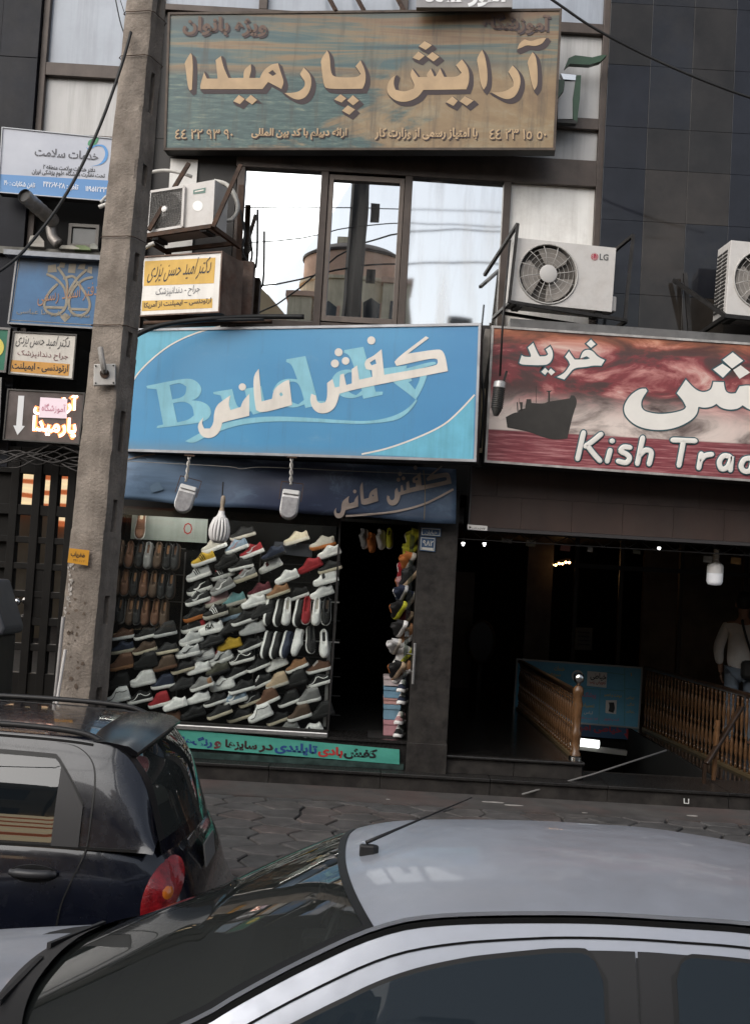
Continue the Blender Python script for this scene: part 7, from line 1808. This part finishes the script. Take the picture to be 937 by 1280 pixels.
for sg in (-1, 1):
    BK.side_patch('side_panel', blackp, -3.75, -.875, lambda x: .955, lambda x: BK.R(x).z+.002, -.002, sg, 80, 10)
    BK.line('drip_rail', m_seal, [(x, BK.R(x).z-.012) for x in [lerp(-3.4, -1.2, k/40) for k in range(41)]], .012, .002, sg)
    zt_ = lambda x: BK.R(x).z-.085
    def zw(x):
        z = zt_(x); z = min(z, 1.365-max(0, (x+1.42))**2*3)
        if x > -1.37: z = min(z, 1.35-(x+1.37)*1.15-((x+1.37)*4)**3*.1)
        return z
    BK.side_patch('door_window_seal', m_seal, -2.35, -1.205, lambda x: .968, lambda x: zw(x)+.016, .0015, sg, 60, 5)
    def zg(x): return zw(x) if x < -1.335 else max(.985, zw(-1.335)-(x+1.335)*26*.2)
    BK.side_patch('rear_door_window', m_sideglass2, -2.1, -1.318, lambda x: .978, lambda x: zw(x)-.004, .004, sg, 60, 6)
    BK.side_patch('front_door_window', m_sideglass2, -3.2, -2.2, lambda x: .978, lambda x: BK.R(x).z-.08, .004, sg, 40, 6)
    # grey corner trim behind the window
    BK.side_patch('corner_trim', M_('grey_corner_trim', (.03,.029,.03), .55), -1.325, -1.205, lambda x: .966, lambda x: zw(x)+.004, .007, sg, 14, 6)
    seam = [(-1.36,1.395),(-1.27,1.38),(-1.2,1.33),(-1.17,1.25),(-1.165,1.1),(-1.17,.97),(-1.19,.9),(-1.23,.8),(-1.26,.7),(-1.27,.55),(-1.25,.4)]
    sp = [tuple(p) for p in spl([Vector((a, b)) for a, b in seam], 5)]
    def low_y(z): return interp([.2,.28,.42,.56,.66,.80,.9,.965], [.64,.72,.755,.768,.772,.765,.752,.738], z)
    P = [Vector((x, sg*(low_y(z)+.0035), z)) if z < .965 else BK.side(x, z, .0025, sg) for x, z in sp]
    a, b = [p+Vector((-.0035,0,0)) for p in P], [p+Vector((.0035,0,0)) for p in P]
    MB().grid([a, b]).build('door_seam', m_seal, BK.root, smooth=True, local=True)
    MB().box(-3.6,-.95,sg*.736-.006,sg*.736+.006,.957,.969).build('belt_moulding', m_seal, BK.root, local=True)
    # handle in its cup
    hb_ = MB(); c = Vector((-1.385, sg*(low_y(.845)+.004), .848)); T = Matrix.Translation(c) @ Matrix.Rotation(RAD(90), 4, 'X')
    MB().prism([(.105*cos(q)*1.0, .038*sin(q)) for q in [2*pi*k/24 for k in range(24)]], -.004, .004, T).build('handle_cup', M_('cup_black', (.01,.01,.011), .3), BK.root, local=True)
    MB().tube(spl([c+Vector((x, sg*(.010+.022*(1-(x/.1)**2)), .004)) for x in (-.1,-.06,0,.06,.1)], 4), [.014]*3+[.02]*11+[.014]*3, 10).build('door_handle', M_('handle_grey', (.03,.03,.033), .4), BK.root, local=True, smooth=True)
    # roof rail
    rl = spl([Vector((-2.5, sg*.54, 1.385)), Vector((-2.35, sg*.545, 1.44)), Vector((-2.0, sg*.55, 1.455)), Vector((-1.55, sg*.55, 1.452)), Vector((-1.3, sg*.55, 1.437)), Vector((-1.2, sg*.552, 1.41)), Vector((-1.13, sg*.555, 1.365))], 5)
    MB().tube(rl, [.014+.018*(abs(i/(len(rl)-1)-.5)*2)**6 for i in range(len(rl))], 10).build('roof_rail', m_trim, BK.root, local=True, smooth=True)
    # tail light wrapping the corner
    zc_, xc_ = .775, (-.838 if sg < 0 else -.90)
    def surf(x, z):
        xr = interp([.56,.66,.8,.9,.965], [-.63,-.69,-.735,-.79,-.835], z); xf = -4.1; cx, ax = (xf+xr)/2, (xr-xf)/2
        q = min(.985, abs((x-cx)/ax)); return low_y(z)*(1-q**8)**(1/8)
    def lens_grid(cx, cz, ra, rb, slant, bulge, base):
        rows = []
        for i in range(7):
            r = i/6; row = []
            for k in range(28):
                q = 2*pi*k/28; u, v = r*cos(q), r*sin(q); x = cx+u*ra+v*rb*slant; z = cz+v*rb
                row.append(Vector((x+(bulge*.5)*(1-r*r), sg*(surf(x, z)+base+bulge*(1-r*r)), z)))
            rows.append(row)
        return rows
    tlm = MB().grid(lens_grid(xc_, zc_, .075, .145, .22, .012, .005), close=True).build('tail_light', M_('tail_red_lens', (.17,.006,.009), .1, coat=.6, var=.5, vs=22, bump=.3, bs=70), BK.root, smooth=True, local=True)
    MB().grid(lens_grid(xc_+.022, zc_+.005, .026, .034, 0, .006, .0165), close=True).build('indicator', M_('amber_lens', (.45,.12,.015), .15, coat=.6), tlm, local=True, smooth=True)
# spoiler at the end of the roof
rows = []
for k in range(25):
    t_ = lerp(-1, 1, k/24); y = t_*.60; kk = 1-abs(t_)**2.3; z = 1.372+.045*kk
    xo = .03*kk-.022
    rows.append([Vector((-1.22+xo, y, z+.03)), Vector((-1.12+xo, y*1.01, z+.035)), Vector((-1.02+xo, y*1.01, z+.02)), Vector((-.965+xo*1.6, y*1.0, z-.005)), Vector((-.97+xo*1.6, y*.99, z-.022)), Vector((-1.08+xo, y*.97, z-.03))])
mb = MB().grid(rows); mb.poly(rows[0]); mb.poly(rows[-1]); mb.build('spoiler', M_('spoiler_black', (.010,.010,.012), .22, spec=.5, var=.2, vs=8), BK.root, smooth=True, local=True, split=50)
# number plate, plain; chrome letters; rear wiper; bumper lip
MB().box(-.004,.004,-.16,.16,-.055,.055, Matrix.Translation((-.722, -.02, .83)) @ Matrix.Rotation(RAD(-9), 4, 'Y')).build('number_plate', M_('blank_plate', (.16,.155,.15), .6, var=.1, vs=6), BK.root, local=True)
for k in range(6): MB().box(-.004,.004,-.012,.012,-.02,.02, Matrix.Translation((-.78+.0, -.34+.034*k, .925)) @ Matrix.Rotation(RAD(-20), 4, 'Y')).build('chrome_letter', MATS['chrome'], BK.root, local=True, bevel=.004)
MB().box(-.66,-.60,-.55,.55,.44,.50).build('bumper_strip', m_trim, BK.root, local=True, bevel=.02)
MB().bar((-.785, .0, .99), (-.89, .25, 1.24), .012, .018).build('rear_wiper', m_trim, BK.root, local=True)
MB().box(-1.9,-1.0,-.6,.6,.90,.93).build('parcel_shelf', M_('shelf_grey', (.09,.085,.08), .9), BK.root, local=True)
MB().tube([(-1.10,.10,1.0),(-1.06,.35,1.0)], .065, 14).build('rolled_cushion', M_('beige_cloth', (.38,.34,.28), .9), BK.root, local=True, smooth=True, split=50)
MB().lathe([(.01,0),(.07,.03),(.05,.08),(.01,.1)], 12, Matrix.Translation((-1.06,-.05,.93))).build('dashboard_toy', M_('cream_cloth', (.36,.28,.18), .9), BK.root, local=True, smooth=True) if False else None
for y in (-.33, .33): MB().box(-1.95,-1.75,y-.25,y+.25,.5,1.12).build('rear_seat', MATS['grey_seat'], BK.root, local=True, bevel=.06)
for x in (-3.5, -1.25):
    for y in (-.69, .69): BK.wheel(x, y, .27, .16)
